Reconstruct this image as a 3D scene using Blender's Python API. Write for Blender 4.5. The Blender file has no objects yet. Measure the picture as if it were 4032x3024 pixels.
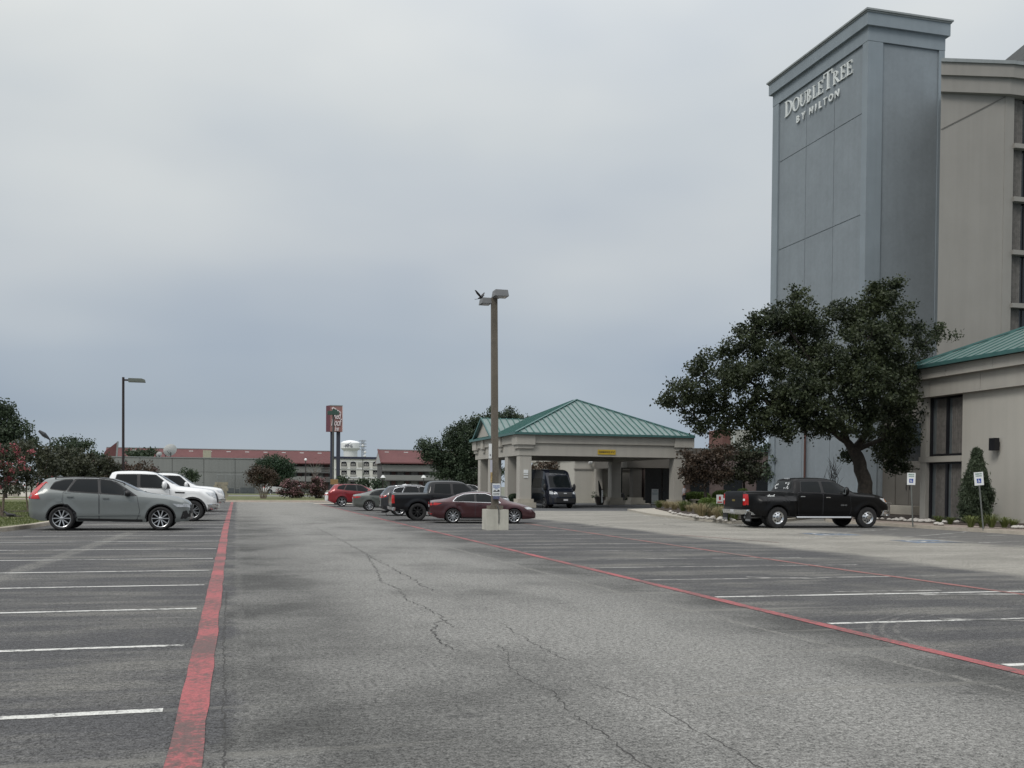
import bpy, bmesh, math, random
import numpy as np
from mathutils import Vector, Matrix, geometry
from mathutils.bvhtree import BVHTree
random.seed(7); RNG = np.random.default_rng(11)
S = bpy.context.scene
COL = S.collection
R = math.radians
PI = math.pi

# ------------------------------------------------------------------ camera
EYE = 1.46
YAW, PITCH, ROLL, FPX, PY0 = R(15.064), R(-1.145), R(0.486), 4016.6, 1996.0
_f = np.array([math.sin(YAW)*math.cos(PITCH), math.cos(YAW)*math.cos(PITCH), math.sin(PITCH)])
_r0 = np.array([math.cos(YAW), -math.sin(YAW), 0.0]); _u0 = np.cross(_r0, _f)
_r = _r0*math.cos(ROLL) + _u0*math.sin(ROLL); _u = -_r0*math.sin(ROLL) + _u0*math.cos(ROLL)
cam = bpy.data.cameras.new('camera'); co = bpy.data.objects.new('camera', cam); COL.objects.link(co)
cam.sensor_width = 36; cam.lens = 36*FPX/4032; cam.shift_y = (PY0-1512)/4032
cam.clip_start = 0.1; cam.clip_end = 6000
co.matrix_world = Matrix(((_r[0], _u[0], -_f[0], 0), (_r[1], _u[1], -_f[1], 0), (_r[2], _u[2], -_f[2], EYE), (0, 0, 0, 1)))
S.camera = co
# survey helpers: a sight line of the site survey cut with the ground or with a plane gives a real position
def _ray(x, y): return _f + _r*(x-2016)/FPX - _u*(y-PY0)/FPX
def G(x, y, z=0.0):
    d = _ray(x, y); t = (z-EYE)/d[2]; return Vector((d[0]*t, d[1]*t, z))
def PX(x, y, X): d = _ray(x, y); t = X/d[0]; return Vector((X, d[1]*t, EYE+d[2]*t))
def PYY(x, y, Y): d = _ray(x, y); t = Y/d[1]; return Vector((d[0]*t, Y, EYE+d[2]*t))
def PD(x, y, D): d = _ray(x, y); return Vector((d[0]*D, d[1]*D, EYE+d[2]*D))

# ------------------------------------------------------------------ world and sun
SUN_EL, SUN_AZ = R(47), R(-128)     # azimuth measured from +Y towards +X
W = bpy.data.worlds.new('World'); S.world = W; W.use_nodes = True
nt = W.node_tree; nt.nodes.clear()
def N(nt, t, **k):
    n = nt.nodes.new(t)
    for a, b in k.items():
        if a.startswith('i_'): n.inputs[a[2:].replace('_', ' ')].default_value = b
        else: setattr(n, a, b)
    return n
def ramp(nt, stops, interp='LINEAR'):
    n = nt.nodes.new('ShaderNodeValToRGB'); cr = n.color_ramp; cr.interpolation = interp
    while len(cr.elements) < len(stops): cr.elements.new(0.5)
    for e, (p, c) in zip(cr.elements, stops):
        e.position = p; e.color = (c[0], c[1], c[2], 1) if hasattr(c, '__len__') else (c, c, c, 1)
    return n
def build_world():
    L = nt.links
    out = N(nt, 'ShaderNodeOutputWorld'); bg = N(nt, 'ShaderNodeBackground'); add = N(nt, 'ShaderNodeAddShader')
    sky = N(nt, 'ShaderNodeTexSky', sky_type='NISHITA', sun_disc=False, sun_elevation=SUN_EL, sun_rotation=SUN_AZ)
    sky.dust_density = 3.0
    bg.inputs['Strength'].default_value = 0.05
    bg2 = N(nt, 'ShaderNodeBackground'); bg2.inputs['Strength'].default_value = 1.12
    tc = N(nt, 'ShaderNodeTexCoord'); sep = N(nt, 'ShaderNodeSeparateXYZ')
    L.new(tc.outputs['Generated'], sep.inputs[0])
    # layered overcast: noise bends the elevation and changes the brightness
    mp = N(nt, 'ShaderNodeMapping'); mp.inputs['Scale'].default_value = (1.0, 1.0, 3.0)
    L.new(tc.outputs['Generated'], mp.inputs[0])
    n1 = N(nt, 'ShaderNodeTexNoise'); n1.inputs['Scale'].default_value = 1.9; n1.inputs['Detail'].default_value = 3; n1.inputs['Roughness'].default_value = .42
    L.new(mp.outputs[0], n1.inputs['Vector'])
    mp2 = N(nt, 'ShaderNodeMapping'); mp2.inputs['Scale'].default_value = (1.3, 1.3, 2.8); mp2.inputs['Location'].default_value = (3, 1, 2)
    L.new(tc.outputs['Generated'], mp2.inputs[0])
    n2 = N(nt, 'ShaderNodeTexNoise'); n2.inputs['Scale'].default_value = 2.6; n2.inputs['Detail'].default_value = 3; n2.inputs['Roughness'].default_value = .4
    L.new(mp2.outputs[0], n2.inputs['Vector'])
    m = N(nt, 'ShaderNodeMath', operation='MULTIPLY_ADD'); L.new(n1.outputs['Fac'], m.inputs[0]); m.inputs[1].default_value = .19; m.inputs[2].default_value = -.095
    s = N(nt, 'ShaderNodeMath', operation='ADD'); L.new(m.outputs[0], s.inputs[0]); L.new(sep.outputs['Z'], s.inputs[1])
    rp = ramp(nt, [(0.0, (.375, .430, .485)), (.06, (.340, .400, .468)), (.14, (.385, .442, .508)), (.22, (.52, .558, .59)),
                   (.32, (.60, .635, .65)), (.44, (.72, .75, .76)), (.7, (1.15, 1.17, 1.2)), (1.0, (1.5, 1.52, 1.55))])
    L.new(s.outputs[0], rp.inputs[0])
    r2 = ramp(nt, [(.32, (.90, .92, .955)), (.5, (1, 1, 1)), (.68, (1.09, 1.075, 1.05))]); L.new(n2.outputs['Fac'], r2.inputs[0])
    mx = N(nt, 'ShaderNodeMixRGB', blend_type='MULTIPLY'); mx.inputs[0].default_value = 1
    L.new(rp.outputs[0], mx.inputs[1]); L.new(r2.outputs[0], mx.inputs[2])
    L.new(sky.outputs[0], bg.inputs[0]); L.new(mx.outputs[0], bg2.inputs[0])
    mix = N(nt, 'ShaderNodeMixShader'); mix.inputs[0].default_value = .9
    L.new(bg.outputs[0], mix.inputs[1]); L.new(bg2.outputs[0], mix.inputs[2]); L.new(mix.outputs[0], out.inputs[0])
build_world()
sl = bpy.data.lights.new('sun', 'SUN'); sl.energy = 1.5; sl.angle = R(20); sl.color = (1, .96, .90)
so = bpy.data.objects.new('sun', sl); COL.objects.link(so)
sd = Vector((math.sin(SUN_AZ)*math.cos(SUN_EL), math.cos(SUN_AZ)*math.cos(SUN_EL), math.sin(SUN_EL)))
so.rotation_euler = sd.to_track_quat('Z', 'Y').to_euler()
S.view_settings.view_transform = 'Standard'; S.view_settings.look = 'None'
S.view_settings.exposure = 0.0; S.view_settings.gamma = 1.0; S.view_settings.use_curve_mapping = False
try: S.cycles.max_bounces = 6; S.cycles.transparent_max_bounces = 8
except Exception: pass

# ------------------------------------------------------------------ materials
MATS = {}
def new_mat(name):
    m = bpy.data.materials.new(name); m.use_nodes = True
    b = m.node_tree.nodes['Principled BSDF']; MATS[name] = m
    return m, m.node_tree, b
def mat(name, c=None, rough=.6, metal=0, var=.12, scale=3.0, bump=0.0, bscale=40, coat=0, spec=.5, fine=0.0, fscale=60, streak=0.0, c2=None):
    """procedural surface: base colour with two scales of mottling, optional streaks and relief"""
    if name in MATS: return MATS[name]
    m, t, b = new_mat(name); L = t.links
    b.inputs['Roughness'].default_value = rough; b.inputs['Metallic'].default_value = metal
    b.inputs['Specular IOR Level'].default_value = spec
    if coat: b.inputs['Coat Weight'].default_value = coat; b.inputs['Coat Roughness'].default_value = .04
    tc = N(t, 'ShaderNodeTexCoord')
    n = N(t, 'ShaderNodeTexNoise'); n.inputs['Scale'].default_value = scale; n.inputs['Detail'].default_value = 5; n.inputs['Roughness'].default_value = .6
    L.new(tc.outputs['Object'], n.inputs['Vector'])
    lo = tuple(x*(1-var) for x in c); hi = c2 if c2 else tuple(min(1, x*(1+var)) for x in c)
    r = ramp(t, [(.3, lo), (.7, hi)]); L.new(n.outputs['Fac'], r.inputs[0]); cur = r.outputs[0]
    if fine:
        n3 = N(t, 'ShaderNodeTexNoise'); n3.inputs['Scale'].default_value = fscale; n3.inputs['Detail'].default_value = 2
        L.new(tc.outputs['Object'], n3.inputs['Vector'])
        r3 = ramp(t, [(.35, 1-fine), (.65, 1+fine)]); L.new(n3.outputs['Fac'], r3.inputs[0])
        mx = N(t, 'ShaderNodeMixRGB', blend_type='MULTIPLY'); mx.inputs[0].default_value = 1
        L.new(cur, mx.inputs[1]); L.new(r3.outputs[0], mx.inputs[2]); cur = mx.outputs[0]
    if streak:
        mp = N(t, 'ShaderNodeMapping'); mp.inputs['Scale'].default_value = (1.3, 1.3, .07); L.new(tc.outputs['Object'], mp.inputs[0])
        n4 = N(t, 'ShaderNodeTexNoise'); n4.inputs['Scale'].default_value = 2.2; n4.inputs['Detail'].default_value = 6; L.new(mp.outputs[0], n4.inputs['Vector'])
        r4 = ramp(t, [(.35, 1-streak), (.6, 1.0)]); L.new(n4.outputs['Fac'], r4.inputs[0])
        mx = N(t, 'ShaderNodeMixRGB', blend_type='MULTIPLY'); mx.inputs[0].default_value = 1
        L.new(cur, mx.inputs[1]); L.new(r4.outputs[0], mx.inputs[2]); cur = mx.outputs[0]
    L.new(cur, b.inputs['Base Color'])
    if bump:
        nb = N(t, 'ShaderNodeTexNoise'); nb.inputs['Scale'].default_value = bscale; nb.inputs['Detail'].default_value = 3
        L.new(tc.outputs['Object'], nb.inputs['Vector'])
        bp = N(t, 'ShaderNodeBump'); bp.inputs['Strength'].default_value = bump; bp.inputs['Distance'].default_value = .02
        L.new(nb.outputs['Fac'], bp.inputs['Height']); L.new(bp.outputs[0], b.inputs['Normal'])
    return m
def leaf_mat(name, c1, c2, trans=.25, rough=.55):
    m, t, b = new_mat(name); L = t.links
    g = N(t, 'ShaderNodeNewGeometry'); tc = N(t, 'ShaderNodeTexCoord')
    n = N(t, 'ShaderNodeTexNoise'); n.inputs['Scale'].default_value = .9; n.inputs['Detail'].default_value = 3; L.new(tc.outputs['Object'], n.inputs['Vector'])
    ad = N(t, 'ShaderNodeMath', operation='MULTIPLY_ADD'); L.new(g.outputs['Random Per Island'], ad.inputs[0]); ad.inputs[1].default_value = .55
    sub = N(t, 'ShaderNodeMath', operation='MULTIPLY_ADD'); L.new(n.outputs['Fac'], sub.inputs[0]); sub.inputs[1].default_value = 1.6; sub.inputs[2].default_value = -.58
    L.new(sub.outputs[0], ad.inputs[2])
    r = ramp(t, [(0.0, c1), (1.0, c2)]); L.new(ad.outputs[0], r.inputs[0])
    L.new(r.outputs[0], b.inputs['Base Color']); b.inputs['Roughness'].default_value = rough; b.inputs['Specular IOR Level'].default_value = .35
    tr = N(t, 'ShaderNodeBsdfTranslucent'); L.new(r.outputs[0], tr.inputs[0]); mx = N(t, 'ShaderNodeMixShader'); mx.inputs[0].default_value = trans
    L.new(b.outputs[0], mx.inputs[1]); L.new(tr.outputs[0], mx.inputs[2]); L.new(mx.outputs[0], t.nodes['Material Output'].inputs[0])
    return m
stucco = mat('stucco_beige', (.37, .355, .32), .9, var=.05, scale=.5, bump=.25, bscale=60, streak=.07)
stucco_wall = mat('stucco_wall', (.42, .405, .365), .9, var=.04, scale=.5, bump=.3, bscale=60, streak=.05)
stucco_shaded = mat('stucco_shaded', (.10, .093, .082), .9, var=.1, scale=1.0, bump=.2)  # stucco darkened to paint in the shade under oak and canopy
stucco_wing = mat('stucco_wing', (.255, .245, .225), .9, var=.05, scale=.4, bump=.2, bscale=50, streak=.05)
stucco_blue = mat('stucco_blue', (.215, .252, .278), .9, var=.07, scale=.55, bump=.25, bscale=50, streak=.05)
stucco_blue2 = mat('stucco_blue_panel', (.205, .235, .256), .9, var=.07, scale=.45, bump=.25, bscale=50, streak=.05, fine=.03, fscale=5)
metal_cap = mat('metal_cap', (.24, .26, .26), .55, .3, var=.1)
green_roof = mat('green_metal_roof', (.140, .200, .192), .45, .2, var=.10, scale=1.2, streak=.08, coat=.1)
green_seam = mat('green_metal_seam', (.055, .15, .135), .5, .2, var=.1)
green_trim = mat('green_metal_trim', (.055, .135, .13), .45, .2, var=.1)
glass_dark = mat('window_glass', (.014, .017, .020), .06, 0, var=.2, spec=.5)
glass_car = mat('car_glass', (.006, .008, .009), .05, 0, var=.1, spec=.18)
glass_pale = mat('pale_glass', (.10, .115, .12), .06, 0, var=.1, spec=.9)
curtain = mat('curtain_cloth', (.115, .108, .10), .9, var=.25, scale=6, streak=.2)
curtain_far = mat('curtain_far', (.26, .26, .25), .9, var=.25, scale=2, streak=.2)
frame_dark = mat('dark_bronze_frame', (.018, .018, .022), .4, .4)
black_plastic = mat('black_plastic', (.012, .012, .013), .55)
black_rub = mat('tyre_rubber', (.018, .018, .019), .85, var=.3, scale=12)
under_mat = mat('underbody_black', (.006, .006, .007), .9)
chrome = mat('chrome', (.62, .63, .64), .12, 1.0, var=.05)
alloy = mat('alloy_silver', (.55, .56, .57), .28, .85, var=.05)
alloy_grey = mat('alloy_grey', (.30, .31, .32), .35, .8, var=.05)
red_lens = mat('red_lens', (.42, .012, .012), .12, coat=.6, var=.25, scale=9)
clear_lens = mat('clear_lens', (.42, .44, .46), .1, coat=.6, var=.35, scale=14)
amber = mat('amber_lens', (.6, .22, .05), .2)
white_plate = mat('plate_white', (.50, .50, .52), .4, var=.2, scale=25)
concrete = mat('pale_concrete', (.36, .335, .285), .9, var=.12, scale=1.5, bump=.3, bscale=30, fine=.1)
kerb_mat = mat('kerb_concrete', (.40, .36, .30), .9, var=.15, scale=2, bump=.3, fine=.12)
pave_brown = mat('walk_brown', (.235, .195, .165), .9, var=.12, scale=2, bump=.3, fine=.12)
white_paint = mat('white_paint', (.62, .63, .62), .6, var=.06, scale=2)
letter_mat = mat('letter_cream', (.62, .65, .64), .5, var=.05)
pole_conc = mat('pole_aggregate', (.125, .110, .088), .9, var=.18, scale=1.5, bump=.5, bscale=50, fine=.25, fscale=40)
pole_brown = mat('pole_bronze', (.045, .035, .035), .5, .3)
pole_dark = mat('pole_dark', (.03, .033, .038), .5, .3)
bark = mat('bark', (.030, .025, .020), .95, var=.45, scale=9, bump=1.0, bscale=14, streak=.4)
bark_pale = mat('bark_pale', (.13, .105, .08), .9, var=.3, scale=6, bump=.4)
rock_mat = mat('white_rock', (.42, .40, .37), .9, var=.3, scale=6, bump=.5)
mulch = mat('mulch', (.045, .033, .025), 1, var=.4, scale=8, bump=1, bscale=30, fine=.4)
sign_white = mat('sign_white', (.66, .68, .68), .5, var=.04)
sign_blue = mat('sign_blue', (.02, .055, .28), .5)
sign_green = mat('sign_green_ink', (.02, .14, .09), .5)
ink = mat('ink_dark', (.03, .03, .035), .6)
redroof = mat('red_roof', (.120, .048, .048), .85, var=.12, scale=.3, streak=.08)
inn_grey = mat('inn_grey', (.205, .21, .20), .9, var=.06, scale=.3)
inn_dark = mat('inn_dark', (.085, .085, .085), .8, var=.2, scale=.5)
inn_red = mat('inn_door', (.12, .065, .062), .8)
box_grey = mat('box_grey', (.205, .215, .208), .9, var=.05, scale=.25, streak=.06)
hotel_white = mat('hotel_white', (.60, .60, .55), .9, var=.04, scale=.2)
navy = mat('navy_trim', (.02, .025, .05), .6)
tank_white = mat('tank_white', (.74, .76, .76), .5, var=.04, scale=.1)
tank_pale = mat('tank_shaft', (.58, .60, .60), .6, var=.04, scale=.1)
L_OAK = leaf_mat('leaves_live_oak', (.010, .018, .010), (.062, .078, .034))
L_OAKD = leaf_mat('leaves_far_oak', (.020, .036, .021), (.070, .098, .056))
L_MYR = leaf_mat('leaves_myrtle', (.020, .027, .018), (.075, .080, .046))
L_MYRR = leaf_mat('leaves_myrtle_reddish', (.026, .023, .017), (.105, .072, .050))
L_PINK = leaf_mat('blossom_pink', (.25, .13, .145), (.46, .27, .29), .3)
L_CORAL = leaf_mat('blossom_coral', (.26, .07, .08), (.50, .17, .19), .3)
L_HEDGE = leaf_mat('leaves_hedge', (.055, .095, .02), (.17, .24, .055))
L_JUN = leaf_mat('leaves_juniper', (.022, .036, .020), (.105, .135, .080))
L_STRAW = leaf_mat('grass_straw', (.17, .14, .075), (.40, .34, .20))
L_GRASS = leaf_mat('grass_green', (.045, .070, .018), (.13, .155, .045))
L_LILY = leaf_mat('lily_green', (.06, .09, .025), (.22, .24, .08))

# ------------------------------------------------------------------ object helpers
def thing(name, label, cat, loc=(0, 0, 0), rotz=0.0, group=None):
    o = bpy.data.objects.new(name, None); COL.objects.link(o); o.location = loc; o.rotation_euler = (0, 0, rotz)
    o.empty_display_size = .2; o['label'] = label; o['category'] = cat
    if group: o['group'] = group
    return o
def tag(o, label=None, cat=None, group=None, kind=None):
    if label: o['label'] = label
    if cat: o['category'] = cat
    if group: o['group'] = group
    if kind: o['kind'] = kind
    return o
def copy_tree(o, parent=None):
    c = o.copy(); COL.objects.link(c); c.parent = parent
    for ch in o.children: copy_tree(ch, c)
    return c
class MB:
    """collects shapes; build() links them as ONE mesh object"""
    def __init__(s): s.v = []; s.f = []; s.m = []
    def add(s, V, F, mi=0):
        o = len(s.v); s.v += [tuple(p) for p in V]; s.f += [tuple(i+o for i in f) for f in F]; s.m += [mi]*len(F); return s
    def box(s, x0, x1, y0, y1, z0, z1, mi=0):
        return s.add([(x0,y0,z0),(x1,y0,z0),(x1,y1,z0),(x0,y1,z0),(x0,y0,z1),(x1,y0,z1),(x1,y1,z1),(x0,y1,z1)],
                     [(0,3,2,1),(4,5,6,7),(0,1,5,4),(1,2,6,5),(2,3,7,6),(3,0,4,7)], mi)
    def cbox(s, c, d, rz=0, mi=0, ry=0, rx=0):
        M = Matrix.Translation(c) @ Matrix.Rotation(rz, 4, 'Z') @ Matrix.Rotation(ry, 4, 'Y') @ Matrix.Rotation(rx, 4, 'X')
        P = [M @ Vector((a*d[0]/2, b*d[1]/2, e*d[2]/2)) for e in (-1, 1) for a, b in ((-1,-1),(1,-1),(1,1),(-1,1))]
        return s.add(P, [(0,3,2,1),(4,5,6,7),(0,1,5,4),(1,2,6,5),(2,3,7,6),(3,0,4,7)], mi)
    def prism(s, poly, fn, d0, d1, mi=0):
        """extrude a 2D polygon; fn(a,b,d) gives the point"""
        n = len(poly); V = [fn(a, b, d0) for a, b in poly] + [fn(a, b, d1) for a, b in poly]
        F = [tuple(range(n))[::-1], tuple(range(n, 2*n))] + [(i, (i+1) % n, n+(i+1) % n, n+i) for i in range(n)]
        return s.add(V, F, mi)
    def slab(s, poly, z0, z1, mi=0): return s.prism(poly, lambda a, b, d: (a, b, d), z0, z1, mi)
    def bar(s, p, q, w, h=None, mi=0):
        p, q = Vector(p), Vector(q); d = (q-p).normalized(); h = h or w
        up = Vector((0, 0, 1)) if abs(d.z) < .95 else Vector((1, 0, 0))
        a = d.cross(up).normalized()*w/2; b = a.cross(d).normalized()*h/2
        V = [p-a-b, p+a-b, p+a+b, p-a+b, q-a-b, q+a-b, q+a+b, q-a+b]
        return s.add(V, [(0,1,2,3),(7,6,5,4),(0,4,5,1),(1,5,6,2),(2,6,7,3),(3,7,4,0)], mi)
    def tube(s, pts, rad, n=8, mi=0):
        pts = [Vector(p) for p in pts]; V = []; F = []
        if not hasattr(rad, '__len__'): rad = [rad]*len(pts)
        a = None
        for i, p in enumerate(pts):
            d = (pts[min(i+1, len(pts)-1)]-pts[max(i-1, 0)]).normalized()
            if a is None:
                a = d.cross(Vector((0, 0, 1)) if abs(d.z) < .9 else Vector((1, 0, 0))).normalized()
            a = (a - d*a.dot(d)).normalized(); b = d.cross(a)
            for k in range(n):
                t = 2*PI*k/n; V.append(p + (a*math.cos(t)+b*math.sin(t))*rad[i])
        for i in range(len(pts)-1):
            for k in range(n): F.append((i*n+k, i*n+(k+1) % n, (i+1)*n+(k+1) % n, (i+1)*n+k))
        F.append(tuple(range(n))[::-1]); F.append(tuple((len(pts)-1)*n+k for k in range(n)))
        return s.add(V, F, mi)
    def lathe(s, prof, n=24, axis='y', c=(0, 0, 0), mi=0, closed=False):
        V = []; F = []; m = len(prof)
        for k in range(n):
            t = 2*PI*k/n
            for r, h in prof:
                p = (r*math.cos(t), h, r*math.sin(t)) if axis == 'y' else (r*math.cos(t), r*math.sin(t), h) if axis == 'z' else (h, r*math.cos(t), r*math.sin(t))
                V.append((p[0]+c[0], p[1]+c[1], p[2]+c[2]))
        for k in range(n):
            for i in range(m-1 if not closed else m):
                j = (i+1) % m; F.append((k*m+i, k*m+j, ((k+1) % n)*m+j, ((k+1) % n)*m+i))
        return s.add(V, F, mi)
    def ell(s, c, r, nu=12, nv=8, mi=0, rz=0):
        V = []; F = []; cz, sz = math.cos(rz), math.sin(rz)
        for j in range(nv+1):
            ph = PI*j/nv
            for i in range(nu):
                th = 2*PI*i/nu; x, y, z = r[0]*math.sin(ph)*math.cos(th), r[1]*math.sin(ph)*math.sin(th), r[2]*math.cos(ph)
                V.append((c[0]+x*cz-y*sz, c[1]+x*sz+y*cz, c[2]+z))
        for j in range(nv):
            for i in range(nu): F.append((j*nu+i, (j+1)*nu+i, (j+1)*nu+(i+1) % nu, j*nu+(i+1) % nu))
        return s.add(V, F, mi)
    def mesh(s, name, mats, off=(0, 0, 0), smooth=0):
        me = bpy.data.meshes.new(name)
        me.from_pydata([(a-off[0], b-off[1], c-off[2]) for a, b, c in s.v], [], s.f)
        for m in (mats if isinstance(mats, (list, tuple)) else [mats]): me.materials.append(m)
        if any(s.m): me.polygons.foreach_set('material_index', s.m)
        bm = bmesh.new(); bm.from_mesh(me); bmesh.ops.remove_doubles(bm, verts=bm.verts, dist=1e-5)
        bmesh.ops.recalc_face_normals(bm, faces=bm.faces); bm.to_mesh(me); bm.free()
        if smooth:
            me.polygons.foreach_set('use_smooth', [True]*len(me.polygons))
            me.set_sharp_from_angle(angle=R(smooth))
        me.update(); return me
    def build(s, name, mats, parent=None, smooth=0, world=False, origin=None):
        off = tuple(parent.location) if (world and parent) else (origin or (0, 0, 0))
        o = bpy.data.objects.new(name, s.mesh(name, mats, off, smooth)); COL.objects.link(o)
        if parent: o.parent = parent
        elif origin: o.location = origin
        return o
def fast_mesh(name, V, F4, m):
    """V (n,3) array, F4 (k,3|4) array"""
    me = bpy.data.meshes.new(name); k = F4.shape[1]
    me.vertices.add(len(V)); me.vertices.foreach_set('co', V.astype(np.float32).ravel())
    me.loops.add(F4.size); me.loops.foreach_set('vertex_index', F4.astype(np.int32).ravel())
    me.polygons.add(len(F4)); me.polygons.foreach_set('loop_start', np.arange(0, F4.size, k, dtype=np.int32))
    me.update(calc_edges=True); me.materials.append(m); return me
def link_mesh(name, me, parent=None, loc=None):
    o = bpy.data.objects.new(name, me); COL.objects.link(o)
    if parent: o.parent = parent
    if loc is not None: o.location = loc
    return o
def text_obj(name, body, size, m, loc, rot, parent=None, ext=.01, align='CENTER', off=0.0, shear=0.0, space=1.0, sx=1.0):
    c = bpy.data.curves.new(name, 'FONT'); c.body = body; c.size = size; c.extrude = ext; c.align_x = align; c.align_y = 'CENTER'
    c.offset = off; c.shear = shear; c.space_character = space; c.resolution_u = 3
    t = bpy.data.objects.new('tmp', c); COL.objects.link(t); bpy.context.view_layer.update()
    me = bpy.data.meshes.new_from_object(t); bpy.data.objects.remove(t); me.name = name
    me.materials.clear(); me.materials.append(m)
    o = bpy.data.objects.new(name, me); COL.objects.link(o); o.rotation_euler = rot; o.location = loc; o.scale = (sx, 1, 1)
    if parent: o.parent = parent
    return o
# ------------------------------------------------------------------ ground and paving
LAKE = None
def struct(o): o['kind'] = 'structure'; return o
def asphalt_mat():
    m, t, b = new_mat('lot_asphalt'); L = t.links
    b.inputs['Roughness'].default_value = .88; b.inputs['Specular IOR Level'].default_value = .3
    g = N(t, 'ShaderNodeNewGeometry'); pos = g.outputs['Position']; sp = N(t, 'ShaderNodeSeparateXYZ'); L.new(pos, sp.inputs[0])
    def noise(scale, det=4, rough=.6, vs=(1, 1, 1), dist=0.0, off=0.0):
        mp = N(t, 'ShaderNodeMapping'); mp.inputs['Scale'].default_value = vs; mp.inputs['Location'].default_value = (off, off, 0); L.new(pos, mp.inputs[0])
        n = N(t, 'ShaderNodeTexNoise'); n.inputs['Scale'].default_value = scale; n.inputs['Detail'].default_value = det; n.inputs['Roughness'].default_value = rough
        n.inputs['Distortion'].default_value = dist; L.new(mp.outputs[0], n.inputs['Vector']); return n.outputs['Fac']
    def mathn(op, a, b_=None, c=None):
        n = N(t, 'ShaderNodeMath', operation=op)
        for i, v in enumerate((a, b_, c)):
            if v is None: continue
            if isinstance(v, (int, float)): n.inputs[i].default_value = v
            else: L.new(v, n.inputs[i])
        return n.outputs[0]
    def mapr(v, a, b_, c=0, d=1):
        n = N(t, 'ShaderNodeMapRange'); n.interpolation_type = 'SMOOTHSTEP'; L.new(v, n.inputs[0])
        for i, q in enumerate((a, b_, c, d)): n.inputs[i+1].default_value = q
        return n.outputs[0]
    def mix(f, a, b_, mode='MIX'):
        n = N(t, 'ShaderNodeMixRGB', blend_type=mode)
        for i, q in enumerate((f, a, b_)):
            if isinstance(q, (int, float)): n.inputs[i].default_value = q
            elif isinstance(q, tuple): n.inputs[i].default_value = q+(1,)
            else: L.new(q, n.inputs[i])
        return n.outputs[0]
    big = noise(.35, 5, .6); wob = mathn('MULTIPLY_ADD', noise(.8, 4), .9, -.45)
    xw = mathn('ADD', sp.outputs['X'], wob)
    sealed = (.074, .074, .076); worn = (.150, .149, .141); pale = (.30, .288, .256)
    lane = mix(mapr(big, .40, .60), (.070, .070, .067), worn)              # the driving lane, worn pale in the middle
    mid = mathn('MULTIPLY', mapr(xw, .3, 2.1), mapr(xw, 5.9, 4.1))
    lane = mix(mathn('MULTIPLY', mathn('MULTIPLY', mid, mapr(noise(.5, 6, .65, (1, .6, 1), 0, 3), .30, .60, .35, 1)), .95), lane, (.225, .223, .210))
    far = mapr(sp.outputs['Y'], 30, 62); lane = mix(mathn('MULTIPLY', far, .7), lane, (.225, .221, .204))
    st = noise(1.1, 6, .65, (.28, 1.0, 1), 0, 7)                              # streaks across the stalls
    stall = mix(mapr(st, .44, .68), sealed, (.150, .147, .136))
    stall = mix(mathn('MULTIPLY', mapr(big, .55, .7), .5), stall, (.15, .145, .13))
    c = mix(mapr(xw, -.12, .02), stall, lane)
    c = mix(mapr(xw, 5.95, 6.1), c, stall)
    xe = mathn('ADD', sp.outputs['X'], mathn('MULTIPLY_ADD', noise(.5, 5, .7, (1, .35, 1)), 2.2, -1.1))
    road = mix(mapr(noise(.6, 6, .65, (.5, 1, 1), 0, 20), .35, .65), (.215, .207, .184), pale)
    # the drive in front of the hotel runs from the right band of stalls to the entrance
    edge = mathn('ADD', xe, 0.0)
    c = mix(mapr(edge, 12.6, 13.6), c, road)
    drk = mathn('MULTIPLY', mapr(xe, 19.3, 20.4), mapr(sp.outputs['Y'], 40, 38)); c = mix(mathn('MULTIPLY', drk, .78), c, (.088, .088, .088))
    # dark new surface under and before the entrance canopy
    c = mix(mathn('MULTIPLY', mapr(sp.outputs['Y'], 58, 60.5), mapr(xe, 14.5, 17)), c, (.085, .088, .092))
    # filled joints and scuffs worn into the surface
    def linemask(p, q, w, wob_=.05):
        d = Vector((q[0]-p[0], q[1]-p[1])); d.normalize(); n = Vector((-d.y, d.x)); o = n.x*p[0]+n.y*p[1]
        v_ = mathn('ADD', mathn('MULTIPLY', sp.outputs['X'], n.x), mathn('MULTIPLY_ADD', sp.outputs['Y'], n.y, -o))
        v_ = mathn('ADD', v_, mathn('MULTIPLY_ADD', noise(3.2, 6, .7, (1, 1, 1), 0, p[0]+9), wob_*4, -wob_*2))
        lo_, hi_ = min(p[1], q[1]), max(p[1], q[1]); f_ = mathn('MULTIPLY', mapr(mathn('ABSOLUTE', v_), w/2, w/2*.35), mathn('MULTIPLY', mapr(sp.outputs['Y'], lo_-.4, lo_+.4), mapr(sp.outputs['Y'], hi_+.5, hi_-.5)))
        return mathn('MULTIPLY', f_, mapr(noise(5, 6, .75, (1, 1, 1), 0, q[1]+3), .36, .56))
    a_, b2, c2_, d2 = G(0, 2330), G(520, 2095), G(1750, 2150), G(3980, 2720); m2 = G(2500, 2350)
    c = mix(mathn('MULTIPLY', linemask((.05, -3), (-.1, 82), .16, .04), .38), c, (.15, .148, .14))
    c = mix(mathn('MULTIPLY', linemask((a_.x-.6, a_.y-1.4), (b2.x, b2.y), .50, .07), .8), c, (.17, .168, .155))
    c = mix(mathn('MULTIPLY', linemask((c2_.x, c2_.y), (m2.x, m2.y), .16, .05), .8), c, (.20, .197, .182)); c = mix(mathn('MULTIPLY', linemask((m2.x, m2.y), (d2.x, d2.y), .13, .04), .8), c, (.20, .197, .182))
    rr2 = mathn('SQRT', mathn('ADD', mathn('POWER', mathn('SUBTRACT', sp.outputs['X'], 9.0), 2.0), mathn('POWER', mathn('SUBTRACT', sp.outputs['Y'], 7.6), 2.0)))
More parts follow.
